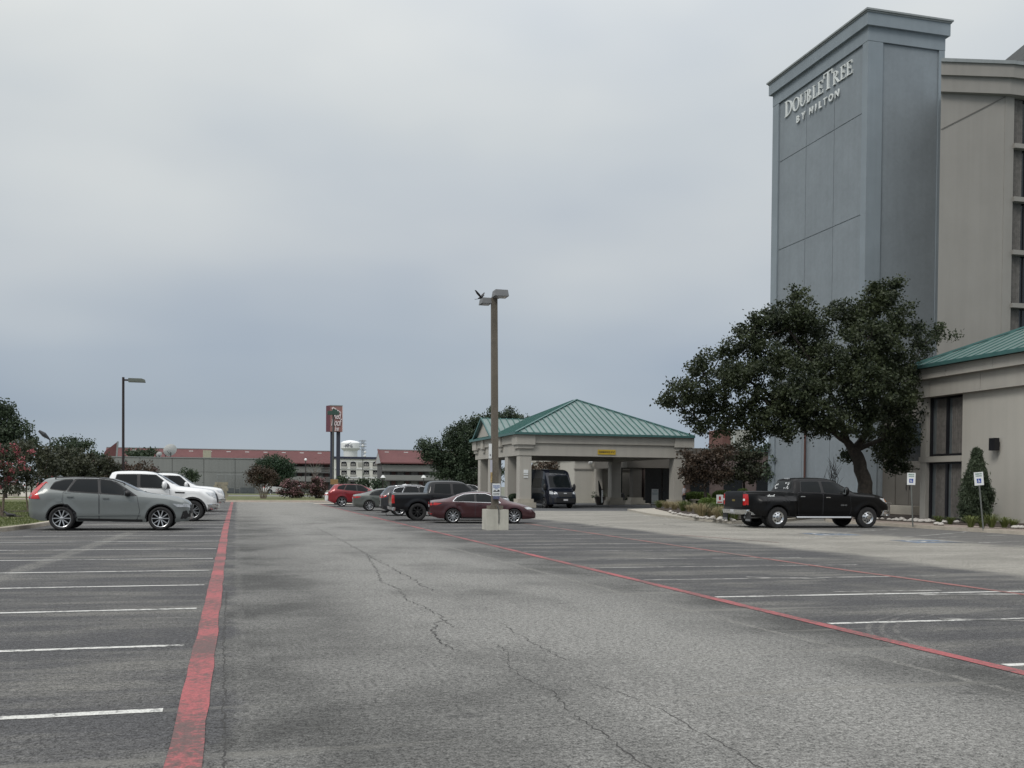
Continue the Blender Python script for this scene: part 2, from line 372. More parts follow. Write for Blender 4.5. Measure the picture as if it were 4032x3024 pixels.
    for k_ in (2.86, 3.0, 3.13):
        rg = mapr(mathn('ABSOLUTE', mathn('SUBTRACT', rr2, k_)), .04, .015); rg = mathn('MULTIPLY', rg, mathn('MULTIPLY', mapr(sp.outputs['X'], 9.6, 7.6), mapr(sp.outputs['Y'], 6.4, 8.0)))
        c = mix(mathn('MULTIPLY', rg, mathn('MULTIPLY', mapr(noise(3, 5, .7, (1, 1, 1), 0, 77), .35, .6), .42)), c, (.21, .205, .19))
    # fine speckle of stones and tar
    s1 = noise(80, 2, .7); s2 = noise(26, 4, .85); v = N(t, 'ShaderNodeTexVoronoi'); v.inputs['Scale'].default_value = 75; L.new(pos, v.inputs['Vector'])
    spk = mathn('ADD', mathn('MULTIPLY_ADD', s1, 4.2, -2.1), mathn('MULTIPLY_ADD', s2, 5.6, -2.8))
    spk = mathn('ADD', spk, mathn('MULTIPLY_ADD', v.outputs['Distance'], -.7, .33))
    s3 = mathn('MULTIPLY_ADD', noise(7, 5, .8), 1.1, -.55); spk = mathn('ADD', spk, s3)
    fac = mathn('MULTIPLY_ADD', spk, .74, 1.0); fac = mathn('MAXIMUM', fac, .22)
    cc = N(t, 'ShaderNodeCombineXYZ'); [L.new(fac, cc.inputs[i]) for i in range(3)]
    c = mix(1.0, c, cc.outputs[0], 'MULTIPLY')
    # long pale scuffs and dark oil drips
    sc = mathn('MULTIPLY', mapr(noise(1.7, 6, .6, (.10, 1.3, 1), 0, 31), .60, .68), .42); c = mix(sc, c, (.21, .205, .185))
    oil = mathn('MULTIPLY', mapr(noise(1.3, 4, .7, (1, 1, 1), 0, 55), .63, .72), .5); c = mix(oil, c, (.035, .035, .036))
    L.new(c, b.inputs['Base Color'])
    bp = N(t, 'ShaderNodeBump'); bp.inputs['Strength'].default_value = .8; bp.inputs['Distance'].default_value = .010
    L.new(mathn('ADD', s1, mathn('MULTIPLY', s2, 1.3)), bp.inputs['Height']); L.new(bp.outputs[0], b.inputs['Normal'])
    return m
def worn_paint(name, col, under, lo, hi, sc=9):
    m, t, b = new_mat(name); L = t.links; b.inputs['Roughness'].default_value = .75
    g = N(t, 'ShaderNodeNewGeometry')
    n = N(t, 'ShaderNodeTexNoise'); n.inputs['Scale'].default_value = sc; n.inputs['Detail'].default_value = 7; n.inputs['Roughness'].default_value = .75; L.new(g.outputs['Position'], n.inputs['Vector'])
    n2 = N(t, 'ShaderNodeTexNoise'); n2.inputs['Scale'].default_value = .9; n2.inputs['Detail'].default_value = 4; L.new(g.outputs['Position'], n2.inputs['Vector'])
    a = N(t, 'ShaderNodeMath', operation='MULTIPLY_ADD'); L.new(n2.outputs['Fac'], a.inputs[0]); a.inputs[1].default_value = .7; a.inputs[2].default_value = -.35
    s_ = N(t, 'ShaderNodeMath', operation='ADD'); L.new(a.outputs[0], s_.inputs[0]); L.new(n.outputs['Fac'], s_.inputs[1])
    r = ramp(t, [(lo, under), (hi, col)]); L.new(s_.outputs[0], r.inputs[0])
    n3 = N(t, 'ShaderNodeTexNoise'); n3.inputs['Scale'].default_value = 70; n3.inputs['Detail'].default_value = 2; L.new(g.outputs['Position'], n3.inputs['Vector'])
    r3 = ramp(t, [(.3, .72), (.7, 1.2)]); L.new(n3.outputs['Fac'], r3.inputs[0])
    mx = N(t, 'ShaderNodeMixRGB', blend_type='MULTIPLY'); mx.inputs[0].default_value = 1; L.new(r.outputs[0], mx.inputs[1]); L.new(r3.outputs[0], mx.inputs[2])
    L.new(mx.outputs[0], b.inputs['Base Color'])
    bp = N(t, 'ShaderNodeBump'); bp.inputs['Strength'].default_value = .4; bp.inputs['Distance'].default_value = .006; L.new(n3.outputs['Fac'], bp.inputs['Height']); L.new(bp.outputs[0], b.inputs['Normal'])
    return m
red_line = worn_paint('red_line_paint', (.335, .088, .092), (.115, .07, .066), .40, .58, 15)
red_faint = worn_paint('red_line_faded', (.26, .105, .095), (.14, .11, .10), .36, .60)
white_line = worn_paint('white_line_paint', (.58, .58, .55), (.12, .12, .115), .36, .50, 13)
white_faint = worn_paint('white_line_faded', (.36, .355, .335), (.10, .10, .095), .42, .60, 5)
blue_line = worn_paint('blue_symbol_paint', (.125, .18, .26), (.13, .13, .125), .38, .58)

gm = mat('far_ground', (.13, .135, .10), .95, var=.25, scale=.05)
struct(MB().box(-1500, 1500, -40, 2600, -.4, -.004).build('ground', gm))
lot = MB(); lot.add([(-60, -20, 0), (60, -20, 0), (60, 88.6, 0), (-60, 88.6, 0)], [(0, 1, 2, 3)])
struct(lot.build('parking_lot', asphalt_mat()))

def strip(pts, w, z, jit=0.0, sub=.5):
    """a strip of paint of width w along pts, edges a little uneven"""
    b = MB(); P = []
    for i in range(len(pts)-1):
        a, c = Vector(pts[i]+(0,)), Vector(pts[i+1]+(0,)); n = max(1, int((c-a).length/sub))
        for k in range(n): P.append(a.lerp(c, k/n))
    P.append(Vector(pts[-1]+(0,))); V = []
    for i, p in enumerate(P):
        d = (P[min(i+1, len(P)-1)]-P[max(0, i-1)]).normalized(); n = Vector((-d.y, d.x, 0))
        for s_ in (-1, 1): V.append(tuple(p + n*s_*(w/2+random.uniform(-jit, jit)) + Vector((0, 0, z))))
    b.add(V, [(2*i, 2*i+1, 2*i+3, 2*i+2) for i in range(len(P)-1)]); return b
Z1, Z2 = .003, .0055
struct(strip([(-.255, -2), (-.28, 10), (-.30, 16), (-.38, 35), (-.42, 87.5)], .19, Z2, .010).build('red_line', red_line))
struct(strip([(6.08, -2), (6.08, 25), (6.02, 45), (5.98, 78)], .15, Z2, .008).build('red_line', red_line))
struct(strip([(10.75, 8), (10.6, 17), (10.75, 27), (10.98, 36.5), (11.2, 47)], .14, Z2, .02).build('red_line', red_faint))
struct(strip([(14.2, 24.8), (13.1, 29.6)], .07, Z2, .02).build('red_line', red_faint))
# stall lines: left bay and right bay
LW = .10
for i, (x, y) in enumerate([(337, 2814), (371, 2553), (396, 2405), (405, 2310), (417, 2251), (424, 2203), (428, 2164), (430, 2133), (440, 2110)]):
    Y = G(x, y).y
    struct(strip([(-.46, Y+.02), (-5.6, Y-.06)], LW, Z1, .010, .25).build('stall_line', white_line))
for k in range(1, 17):
    Y = G(440, 2110).y + 2.72*k
    struct(strip([(-.48, Y), (-5.6, Y)], LW, Z1, .01, .3).build('stall_line', white_line))
ys = [G(3900, 2624).y, G(3416, 2452).y, G(3000, 2348).y, G(2700, 2282).y, G(2500, 2234).y, G(2300, 2203).y]
for i, Y in enumerate(ys):
    struct(strip([(6.2, Y+.02), (11.6, Y-.10)], LW, Z1, .010, .25).build('stall_line', white_line if i < 3 else white_faint))
for k in range(1, 17):
    Y = ys[-1]+2.6*k; struct(strip([(6.2, Y), (10.6, Y)], LW, Z1, .01, .3).build('stall_line', white_faint))
# old half removed markings, pale skid arcs
for pts, w in [([(7.7, 9.9), (8.6, 9.5)], .12), ([(8.1, 15.2), (9.2, 14.6)], .10), ([(9.2, 12.2), (10.9, 12.0)], .16), ([(8.2, 12.8), (9.9, 12.7)], .10)]:
    struct(strip(pts, w, Z1+.001, .01, .15).build('scuff_mark', white_faint))
# accessible stalls by the kerb
def wheelchair(cx, cy, s, rz):
    b = MB(); M = Matrix.Translation((cx, cy, Z1)) @ Matrix.Rotation(rz, 4, 'Z')
    b.add([M @ Vector(p) for p in ((-s, -s, 0), (s, -s, 0), (s, s, 0), (-s, s, 0))], [(0, 1, 2, 3)])
    struct(b.build('stall_symbol', blue_line)); w = MB(); M2 = Matrix.Translation((0, 0, .004)) @ M
    def arc(c, r, t_, a0, a1, n=14):
        V = []
        for i in range(n+1):
            a = a0+(a1-a0)*i/n
            for rr in (r, r-t_): V.append(M2 @ Vector((c[0]+rr*math.cos(a), c[1]+rr*math.sin(a), 0)))
        w.add(V, [(2*i, 2*i+1, 2*i+3, 2*i+2) for i in range(n)])
    def ln(p, q, t_):
        p, q = Vector(p+(0,)), Vector(q+(0,)); d = (q-p).normalized(); n = Vector((-d.y, d.x, 0))*t_/2
        w.add([M2 @ (p-n), M2 @ (p+n), M2 @ (q+n), M2 @ (q-n)], [(0, 1, 2, 3)])
    arc((-.08*s, -.25*s), .5*s, .13*s, R(150), R(380)); arc((-.12*s, .72*s), .13*s, .129*s, 0, 2*PI)
    ln((-.12*s, .5*s), (-.05*s, -.2*s), .15*s); ln((-.1*s, .2*s), (.3*s, .2*s), .11*s); ln((0, -.17*s), (.38*s, -.17*s), .12*s); ln((.36*s, -.17*s), (.58*s, -.62*s), .12*s)
    struct(w.build('stall_symbol_figure', white_line))
wheelchair(18.6, 29.3, .75, R(-95)); wheelchair(18.9, 24.9, .75, R(-95))
for (a, b_) in [((3060, 2104), (3460, 2086)), ((3100, 2110), (3540, 2083)), ((3180, 2118), (3330, 2112)), ((3550, 2116), (3800, 2096)), ((3540, 2122), (3960, 2107)), ((3700, 2138), (3900, 2135)), ((3850, 2138), (4100, 2128)), ((3890, 2152), (4150, 2152)), ((3420, 2107), (3520, 2103)), ((3690, 2104), (3810, 2093))]:
    p, q = G(*a), G(*b_); struct(strip([(p.x, p.y), (q.x, q.y)], .10, Z1, .015, .3).build('stall_line', white_faint))
# cracks: thin dark wandering strips with depth colour of tar
crack_m = mat('crack_tar', (.042, .041, .039), .95, var=.3, scale=8)
def crack(path, w, seg=.12, jit=.05):
    P = [G(*p) for p in path]; b = MB(); Q = []
    for i in range(len(P)-1):
        n = max(1, int((P[i+1]-P[i]).length/seg))
        for k in range(n): Q.append(P[i].lerp(P[i+1], k/n)+Vector((random.uniform(-jit, jit), random.uniform(-jit, jit), 0)))
    Q.append(P[-1]); V = []
    for i, p in enumerate(Q):
        d = (Q[min(i+1, len(Q)-1)]-Q[max(0, i-1)]).normalized(); n = Vector((-d.y, d.x, 0))*w*random.uniform(.12, .75)/2
        V += [tuple(p-n+Vector((0, 0, .0015))), tuple(p+n+Vector((0, 0, .0015)))]
    b.add(V, [(2*i, 2*i+1, 2*i+3, 2*i+2) for i in range(len(Q)-1)]); struct(b.build('pavement_crack', crack_m))
crack([(1250, 2080), (1330, 2120), (1440, 2180), (1530, 2230), (1640, 2290), (1700, 2325)], .035)
crack([(1440, 2180), (1480, 2240), (1500, 2290), (1570, 2320), (1600, 2360), (1690, 2400), (1740, 2430), (1790, 2470)], .028, .08, .035)
crack([(1780, 2440), (1720, 2450), (1705, 2480), (1730, 2530), (1790, 2560)], .035, .06, .03)
crack([(1780, 2440), (1950, 2440), (2010, 2480), (2090, 2530), (2230, 2600)], .018, .1, .03)
crack([(1960, 2540), (2010, 2580), (2000, 2620), (2050, 2660), (2170, 2720), (2230, 2790), (2330, 2860), (2400, 2910), (2480, 2970), (2620, 3060)], .018, .06, .02)
crack([(2320, 2690), (2450, 2730), (2620, 2800), (2750, 2880), (2900, 2960), (3050, 3060)], .016, .06, .015)
crack([(1460, 2290), (1700, 2275), (1900, 2270)], .015, .15, .03)
crack([(1550, 2420), (1800, 2400), (2130, 2380)], .010, .1, .02)
crack([(3170, 2153), (3300, 2155), (3430, 2165)], .05, .2, .05)
crack([(2250, 2080), (2400, 2060), (2600, 2062), (2700, 2075)], .09, .3, .1)
crack([(2230, 2068), (2330, 2075), (2420, 2072)], .07, .3, .1); crack([(3680, 2240), (3850, 2240), (4032, 2232)], .04, .2, .03)
crack([(2600, 2035), (2750, 2052), (2830, 2062), (3000, 2064)], .05, .2, .04)
crack([(880, 3100), (880, 2820), (885, 2700), (880, 2540), (888, 2400), (893, 2330)], .02, .05, .015)
crack([(700, 2790), (800, 2772)], .03, .1, .01); crack([(845, 2862), (900, 2865)], .02, .05, .005)
# ---- kerbs, grass, walks
def kerb(pts, w=.16, h=.13, m=None, name='kerb'):
    b = MB()
    V = []
    for i, p in enumerate(pts):
        p = Vector(p+(0,)); d = (Vector(pts[min(i+1, len(pts)-1)]+(0,))-Vector(pts[max(0, i-1)]+(0,))).normalized(); n = Vector((-d.y, d.x, 0))
        for s_, z in ((-.5, 0), (-.46, h*.85), (-.36, h), (.5, h), (.5, 0)): V.append(tuple(p+n*w*s_+Vector((0, 0, z))))
    F = []
    for i in range(len(pts)-1):
        for k in range(4): F.append((i*5+k, i*5+k+1, (i+1)*5+k+1, (i+1)*5+k))
    F += [(0, 1, 2, 3, 4), tuple((len(pts)-1)*5+k for k in (4, 3, 2, 1, 0))]
    return struct(b.add(V, F).build(name, m or kerb_mat))
grass_m = mat('lawn', (.075, .098, .030), .95, var=.35, scale=1.4, bump=1.0, bscale=50, fine=.35, fscale=45, c2=(.15, .155, .062))
verge = [(-6.45, 86.9), (-6.3, 60), (-6.2, 40), (-6.35, 36), (-6.7, 33.2), (-7.6, 31.2), (-9.5, 30.0), (-13, 29.4), (-40, 28)]
kerb(verge[::-1], .17)
lw = MB(); lw.slab(verge + [(-40, 86.9)], 0, .12); struct(lw.build('lawn', grass_m))
lw = MB(); lw.slab([(-60, 88.75), (14, 88.75), (14, 150), (-60, 150)], -.003, .12); struct(lw.build('verge', grass_m))
kerb([(14, 88.6), (-1.2, 88.6), (-60, 88.6)][::-1], .2)
struct(MB().box(-1.2, 14, 88.3, 88.49, .004, .008).build('kerb_stripe', red_faint))
struct(MB().box(-1.5, 14, 86.6, 88.2, 0, .006).build('gutter', kerb_mat))
struct(MB().box(5.8, 13.2, 80.0, 83.0, 0, .005).build('gutter', kerb_mat))
struct(MB().box(-80, 60, 118, 132, .10, .124).build('road', mat('far_road', (.15, .148, .14), .9)))
# hotel side: walk along the kerb, planting bed, island by the entrance
kx = [(25.2, 10), (25.2, 38.5), (25.6, 40.5), (26.6, 42.2), (28.5, 44), (33.5, 50)]
walk = MB(); walk.slab([(25.28, 10), (27.1, 10), (27.1, 39), (28.3, 42), (34.0, 47.4), (33.4, 49.8), (28.42, 44.05), (26.5, 42.25), (25.66, 40.5), (25.28, 38.5)], 0, .115)
struct(walk.build('sidewalk', pave_brown)); kerb(kx, .15, .125)
bed = MB(); bed.slab([(27.1, 10), (31.2, 10), (36, 42), (36, 50.6), (34.2, 50.6), (30, 44.5), (28.3, 41.9), (27.1, 39)], 0, .14); struct(bed.build('planting_bed', mulch))
isl = [G(2470, 2011), G(2560, 2030), G(2700, 2047), G(2880, 2062), G(3060, 2058), G(3200, 2042)]
isl = [(p.x, p.y) for p in isl]
back = [(33.3, 52.0), (40, 55), (42, 86), (33, 86), (32.5, 70), (31.6, 66.2), (26.5, 62.5)]
ib = MB(); ib.slab(isl+back, 0, .11); struct(ib.build('island_walk', concrete))
ib2 = [G(2580, 2003, .12), G(2700, 2030, .12), G(2870, 2049, .12), G(3060, 2044, .12), G(3200, 2030, .12)]
ib = MB(); ib.slab([(p.x, p.y) for p in ib2]+[(33.3, 53.2), (38, 56), (40, 80), (33.5, 80), (32.8, 68), (30, 63)], .11, .17); struct(ib.build('island_bed', mulch))
# ------------------------------------------------------------------ hotel tower with its wing
TX, TY, TY2, TR_ = 34.16, 50.72, 61.3, 39.2
hotel = thing('hotel_tower', 'tall blue grey hotel tower with beige window wing behind the big oak', 'building', (TX, TY, 0))
def part(b, name, m, parent, **k): return b.build(name, m, parent, world=True, **k)
D_ = .10   # recess of the panels
part(MB().box(TX+D_+.04, TR_-.02, TY+D_+.04, TY2-.02, 0, 27.5), 'wall', stucco_blue2, hotel)
# pilasters and bands proud of the fields
for x0, x1, y0, y1 in [(TX, TX+.97, TY, TY+.52), (TX, TX+.3, TY2-.75, TY2), (38.82, TR_, TY, TY+.4)]:
    part(MB().box(x0, x1, y0, y1, 0, 26.7), 'pilaster', stucco_blue, hotel)
for x0, x1, y0, y1 in [(TX-.012, TR_+.01, TY-.012, TY+.5), (TX-.012, TX+.5, TY+.503, TY2+.01)]:
    part(MB().box(x0, x1, y0, y1, 26.715, 27.5), 'frieze', stucco_blue, hotel)
zj = [0, 5.62, 11.36, 17.12, 22.86, 26.7]; yj = [TY+.53, 54.16, 57.27, TY2-.76]
for i in range(3):
    for k in range(5):
        g = .024
        part(MB().box(TX+D_, TX+D_+.05, yj[i]+g, yj[i+1]-g, zj[k]+g, zj[k+1]-g), 'wall_panel', stucco_blue2, hotel)
zz = [0, 7.6, 15.2, 22.86, 26.7]
part(MB().box(TX+.98, 38.8, TY+D_, TY+D_+.05, .01, 26.69), 'wall_panel', stucco_blue2, hotel)
cor = MB(); cor.box(TX-.20, TR_+.20, TY-.20, TY2+.22, 27.5, 28.20, 0); cor.box(TX-.25, TR_+.25, TY-.25, TY2+.27, 28.20, 28.28, 1); cor.box(TX-.32, TR_+.32, TY-.32, TY2+.34, 28.28, 28.38, 1)
part(cor, 'cornice', [stucco_blue, metal_cap], hotel)
part(MB().tube([(TX-.09, 56.6, 0), (TX-.09, 56.6, 5.5), (TX-.09, 56.6, 7.7)], .07), 'downspout', mat('rust_pipe', (.075, .035, .028), .8), hotel)
# beige wing: side wall towards the tower, front with windows
WX, WY = 39.2, 45.8
part(MB().slab([(35.68, 46.42), (WX, WY+.02), (WX, WY+.36), (62, WY+.36), (62, 60), (WX, 60), (WX-.05, TY-.03)], 0, 22.335), 'wall', stucco_wing, hotel)
ja, jb = Vector((35.72, 46.395, 0)), Vector((WX-.03, WY+.0, 0)); part(MB().bar((ja.x, ja.y, 20.45), (jb.x, jb.y, 22.3), .02, .045), 'expansion_joint', mat('joint_sealant', (.12, .115, .105), .9), hotel)
part(MB().box(WX-.02, WX+.55, WY, WY+.36, 0, 22.33), 'pilaster', stucco_wing, hotel)
# parapet: a canted overhang reaching to the tower
pf = [(35.50, 46.2), (WX-.02, WY-.32), (62, WY-.32), (62, 60), (WX, 60), (WX-.1, TY-.02)]
pf2 = [(35.40, 46.08), (WX+.02, WY-.5), (62, WY-.5), (62, 60.2), (WX+.01, 60.2), (WX-.12, TY-.04)]
pf3 = [(35.34, 46.0), (WX+.04, WY-.6), (62, WY-.6), (62, 60.3), (WX+.02, 60.3), (WX-.14, TY-.06)]
ov = MB(); ov.slab(pf, 22.34, 23.15); ov.slab(pf2, 23.15, 23.80); part(ov, 'parapet', stucco_wing, hotel)
part(MB().slab(pf3, 23.80, 23.98), 'parapet_cap', metal_cap, hotel)

zs = [19.74-2.81*k for k in range(-1, 8)]
for bay in range(5):
    x0 = WX+.56+bay*3.6
    for k, z in enumerate(zs[:-1]):
        z0 = zs[k+1]; zt = min(z, 22.33)
        w = part(MB().box(x0+.02, x0+1.62, WY+.20, WY+.24, z0+.16, zt-.02), 'window', glass_dark, hotel)
        fr = MB(); 
        for a in (x0+.02, x0+.83, x0+1.58): fr.box(a, a+.045, WY+.15, WY+.199, z0+.16, zt-.02)
        fr.box(x0+.02, x0+1.62, WY+.16, WY+.198, z0+.16, z0+.22); part(fr, 'window_frame', frame_dark, w) if False else None
        o = fr.build('window_frame', frame_dark, None); o.data.transform(Matrix.Translation(-hotel.location)); o.parent = w
        cu = MB(); n = 9
        V = [(x0+.06+.6*i/n, WY+.172+.006*(-1)**i, zz_) for zz_ in (z0+.22, zt-.05) for i in range(n+1)]
        cu.add(V, [(i, i+1, n+2+i, n+1+i) for i in range(n)]); o = cu.build('curtain', curtain, None); o.data.transform(Matrix.Translation(-hotel.location)); o.parent = w
        part(MB().box(x0-.05, x0+1.75, WY-.16, WY+.3, z0-.1, z0+.14), 'window_ledge', stucco_wing, hotel)
    part(MB().box(x0+1.64, x0+3.58, WY, WY+.34, 0, 22.33), 'pilaster', stucco_wing, hotel)
rf = MB(); rf.add([(41.6, 48.5, 23.9), (62, 48.5, 23.9), (62, 58, 23.9), (41.6, 58, 23.9), (47.5, 53, 29.6), (62, 53, 29.6)], [(0, 1, 5, 4), (1, 2, 5), (2, 3, 4, 5), (3, 0, 4), (0, 3, 2, 1)])
part(rf, 'roof', mat('slate_roof', (.05, .055, .055), .9, var=.3, scale=3), hotel)
# link wall under the oak
link = thing('link_building', 'dark two storey link wall with beige double door under the oak', 'building', (35.5, 44, 0))
part(MB().box(35.62, 39.1, 42, TY-.03, 0, 6.6), 'wall', stucco_shaded, link)
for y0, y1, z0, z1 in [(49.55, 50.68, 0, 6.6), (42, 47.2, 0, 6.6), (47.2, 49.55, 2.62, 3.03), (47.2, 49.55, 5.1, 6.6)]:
    part(MB().box(35.5, 35.618, y0, y1, z0, z1), 'wall_panel', stucco_shaded, link)
part(MB().box(35.58, 35.61, 47.2, 49.55, 3.04, 5.08), 'window', glass_dark, link)
for y0 in (47.25, 48.40):
    d = part(MB().box(35.545, 35.61, y0, y0+1.12, .62, 2.6), 'door', stucco_shaded, link)
    h = MB().tube([(35.50, y0+(.98 if y0 < 48 else .14), 1.45), (35.48, y0+(.98 if y0 < 48 else .14), 1.6), (35.50, y0+(.98 if y0 < 48 else .14), 1.85)], .02).build('handle', frame_dark); h.data.transform(Matrix.Translation(-link.location)); h.parent = d
stp = MB().box(34.6, 35.49, 46.8, 50.2, .14, .6); part(stp, 'doorstep', concrete, link)
wallb = thing('retaining_wall', 'low stone retaining wall beside the black truck nose', 'wall', (33.9, 48, .14))
for i in range(9):
    part(MB().cbox((33.0+random.uniform(-.03, .03), 46.9+i*.42, .42), (.42, .38+random.uniform(-.05, .03), .56), random.uniform(-.05, .05)), 'stone', rock_mat, wallb)
    part(MB().cbox((33.0, 46.9+i*.42, .75), (.55, .41, .09), random.uniform(-.04, .04)), 'cap_stone', rock_mat, wallb)

# ------------------------------------------------------------------ hotel sign letters on the tower
sign = thing('wall_sign', 'raised cream serif lettering reading DOUBLETREE BY HILTON high on the blue tower', 'sign', (TX+D_, 59.8, 25.5))
def glyph(ch, w, h):
    """serif capital out of stems, hairlines, bowls and serifs, in a w x h cell; returns MB in (u, v, depth)"""
    b = MB(); T = .165*h; t = .055*h; s = .10*h; e = [0.0]
    def bx(u0, u1, v0, v1):
        e[0] += .0015; b.box(u0, u1, v0, v1, -.02, .085+e[0])
    def ser(u0, u1, top): bx(u0-s, u1+s, *( (h-t, h) if top else (0, t) ))
    def bowl(cu, cv, ru, rv, tu, tv, a0, a1, n=16):
        e[0] += .0015; V = []
        for i in range(n+1):
            a = a0+(a1-a0)*i/n
            for q in (0, 1):
                p = (cu+(ru-tu*q)*math.cos(a), cv+(rv-tv*q)*math.sin(a))
                V += [(p[0], p[1], -.02), (p[0], p[1], .085+e[0])]
        F = []
        for i in range(n):
            o = 4*i; F += [(o+1, o+3, o+7, o+5), (o, o+1, o+5, o+4), (o+3, o+2, o+6, o+7), (o+2, o, o+4, o+6)]
        F += [(0, 2, 3, 1), (4*n, 4*n+1, 4*n+3, 4*n+2)]; b.add(V, F)
    def diag(u0, v0, u1, v1, tk):
        e[0] += .0015; b.prism([(u0, v0), (u0+tk, v0), (u1+tk, v1), (u1, v1)], lambda x, y, d: (x, y, d), -.02, .085+e[0])
    H = PI/2
    if ch in 'DBRLE':
        bx(s, s+T, 0, h); ser(s, s+T, True) if ch != 'D' else bx(0, s, h-t, h); ser(s, s+T, False) if ch != 'D' else bx(0, s, 0, t)
    if ch == 'D': bowl(s+T*.6, h/2, w-s-T*.6, h/2, T, t, -H, H, 22)
    if ch == 'O': bowl(w/2, h/2, w/2, h/2+.02*h, T, t, 0, 2*PI, 30)
    if ch == 'U':
        bx(s, s+T, .35*h, h); ser(s, s+T, True); bx(w-s-t, w-s, .35*h, h); ser(w-s-t, w-s, True); bowl(w/2, .36*h, w/2-s, .37*h, (T+t)/2, t*1.3, -PI, 0)
    if ch == 'B': bowl(s+T, .75*h, w*.36, .25*h, T*.85, t, -H, H); bowl(s+T, .26*h, w*.46, .265*h, T*.95, t, -H, H)
    if ch == 'R': bowl(s+T, .74*h, w*.40, .26*h, T*.9, t, -H, H); diag(w*.78, 0, s+T*1.1, .5*h, T*.95); bx(w*.74, w*1.08, 0, t)
    if ch == 'L': bx(s+T, w, 0, t); diag(w-t*1.2, 0, w-t*.6, .28*h, t*1.3)
    if ch == 'E':
        bx(s+T, w*.95, 0, t); bx(s+T, w*.9, h-t, h); bx(s+T, w*.68, .48*h, .48*h+t); diag(w*.95-t, 0, w*.98-t*.4, .26*h, t*1.2); diag(w*.9-t, .78*h, w*.9-t, h, t*1.2); bx(w*.66, w*.66+t, .40*h, .63*h)
    if ch == 'T': bx(w/2-T/2, w/2+T/2, 0, h); bx(0, w, h-t, h); bx(w/2-T/2-s, w/2+T/2+s, 0, t); diag(t*.2, .74*h, 0, h, t*1.2); diag(w-t*1.2, .74*h, w-t, h, t*1.2)
    return b
def place_letter(b, u, v):
    b.v = [(-d, -(x+u), y+v) for x, y, d in b.v]
    b.f = [tuple(reversed(f)) for f in b.f]
    return b.build('letter', letter_mat, sign)
u = 0.0
for ch, w, h in [('D', .90, 1.00), ('O', .80, .82), ('U', .74, .80), ('B', .60, .80), ('L', .56, .80), ('E', .58, .80), ('T', .94, 1.06), ('R', .72, .80), ('E', .58, .80), ('E', .60, .80)]:
    place_letter(glyph(ch, w, h), u, .0); u += w+.055
SR = Matrix(((0, 0, -1), (-1, 0, 0), (0, 1, 0))).to_euler()
uu = 1.42
for ch, w in [('B', .44), ('Y', .66), (' ', .0), ('H', .5), ('I', .34), ('L', .42), ('T', .48), ('O', .58), ('N', .50)]:
    if ch == ' ': uu += .22; continue
    text_obj('letter', ch, .60, letter_mat, (-.08, -(uu+w/2), -.66), SR, sign, ext=.035, off=.014); uu += w+.1

# ------------------------------------------------------------------ low hotel building on the right
LX = 30.8
low = thing('conference_building', 'beige low hotel building with green metal roof at the right edge', 'building', (LX, 40, 0))
part(MB().box(LX, 46, 12, 38.28, .05, 5.72), 'wall', stucco_wall, low)
part(MB().box(LX+1.0, 46, 38.28, 41.05, .05, 5.72), 'wall', stucco_wing, low)
part(MB().box(LX-.03, LX+.36, 40.66, 41.06, .05, 5.70), 'pilaster', stucco, low)
part(MB().box(LX-.06, LX+.45, 38.27, 41.15, 2.74, 3.0), 'window_ledge', stucco, low)
part(MB().box(LX-.02, LX+.4, 38.29, 40.65, .04, .10), 'window_ledge', concrete, low)
f1 = MB()
ybr = [41.75, 40.2, 36.9, 33.0, 29.0, 25.0, 21.0, 12]
for i in range(len(ybr)-1): f1.box(LX-.25, 46.3, ybr[i+1]+.01, ybr[i]-.01, 5.721, 6.53)
part(f1, 'fascia_lower', stucco, low)
ybr2 = [42.0, 41.0, 38.8, 35.9, 31.5, 27.5, 23.5, 12]; f1 = MB()
for i in range(len(ybr2)-1): f1.box(LX-.5, 46.5, ybr2[i+1]+.008, ybr2[i]-.008, 6.531, 7.0)
part(f1, 'fascia_upper', stucco, low)
# windows: two storeys, two tall panes each with drapes behind
for z0, z1 in [(.11, 2.735), (3.02, 5.70)]:
    w = part(MB().box(LX+.24, LX+.27, 38.30, 40.64, z0, z1), 'window', glass_pale, low)
    def sub(b, name, m): o = b.build(name, m); o.data.transform(Matrix.Translation(-low.location)); o.parent = w; return o
    fr = MB()
    for y0, y1 in ((38.29, 38.36), (39.40, 39.54), (40.52, 40.65)): fr.box(LX+.15, LX+.238, y0, y1, z0, z1)
    fr.box(LX+.16, LX+.237, 38.29, 40.65, z1-.09, z1-.002); fr.box(LX+.16, LX+.237, 38.29, 40.65, z0+.002, z0+.09); sub(fr, 'window_frame', frame_dark)
    for ya, yb in ((38.4, 39.2), (39.6, 40.25)):
        cu = MB(); n = 22
        V = [(LX+.215+.012*math.sin(i*1.9), ya+(yb-ya)*i/n, zz_) for zz_ in (z0+.1, z1-.1) for i in range(n+1)]
        cu.add(V, [(i, i+1, n+2+i, n+1+i) for i in range(n)]); sub(cu, 'curtain', curtain)
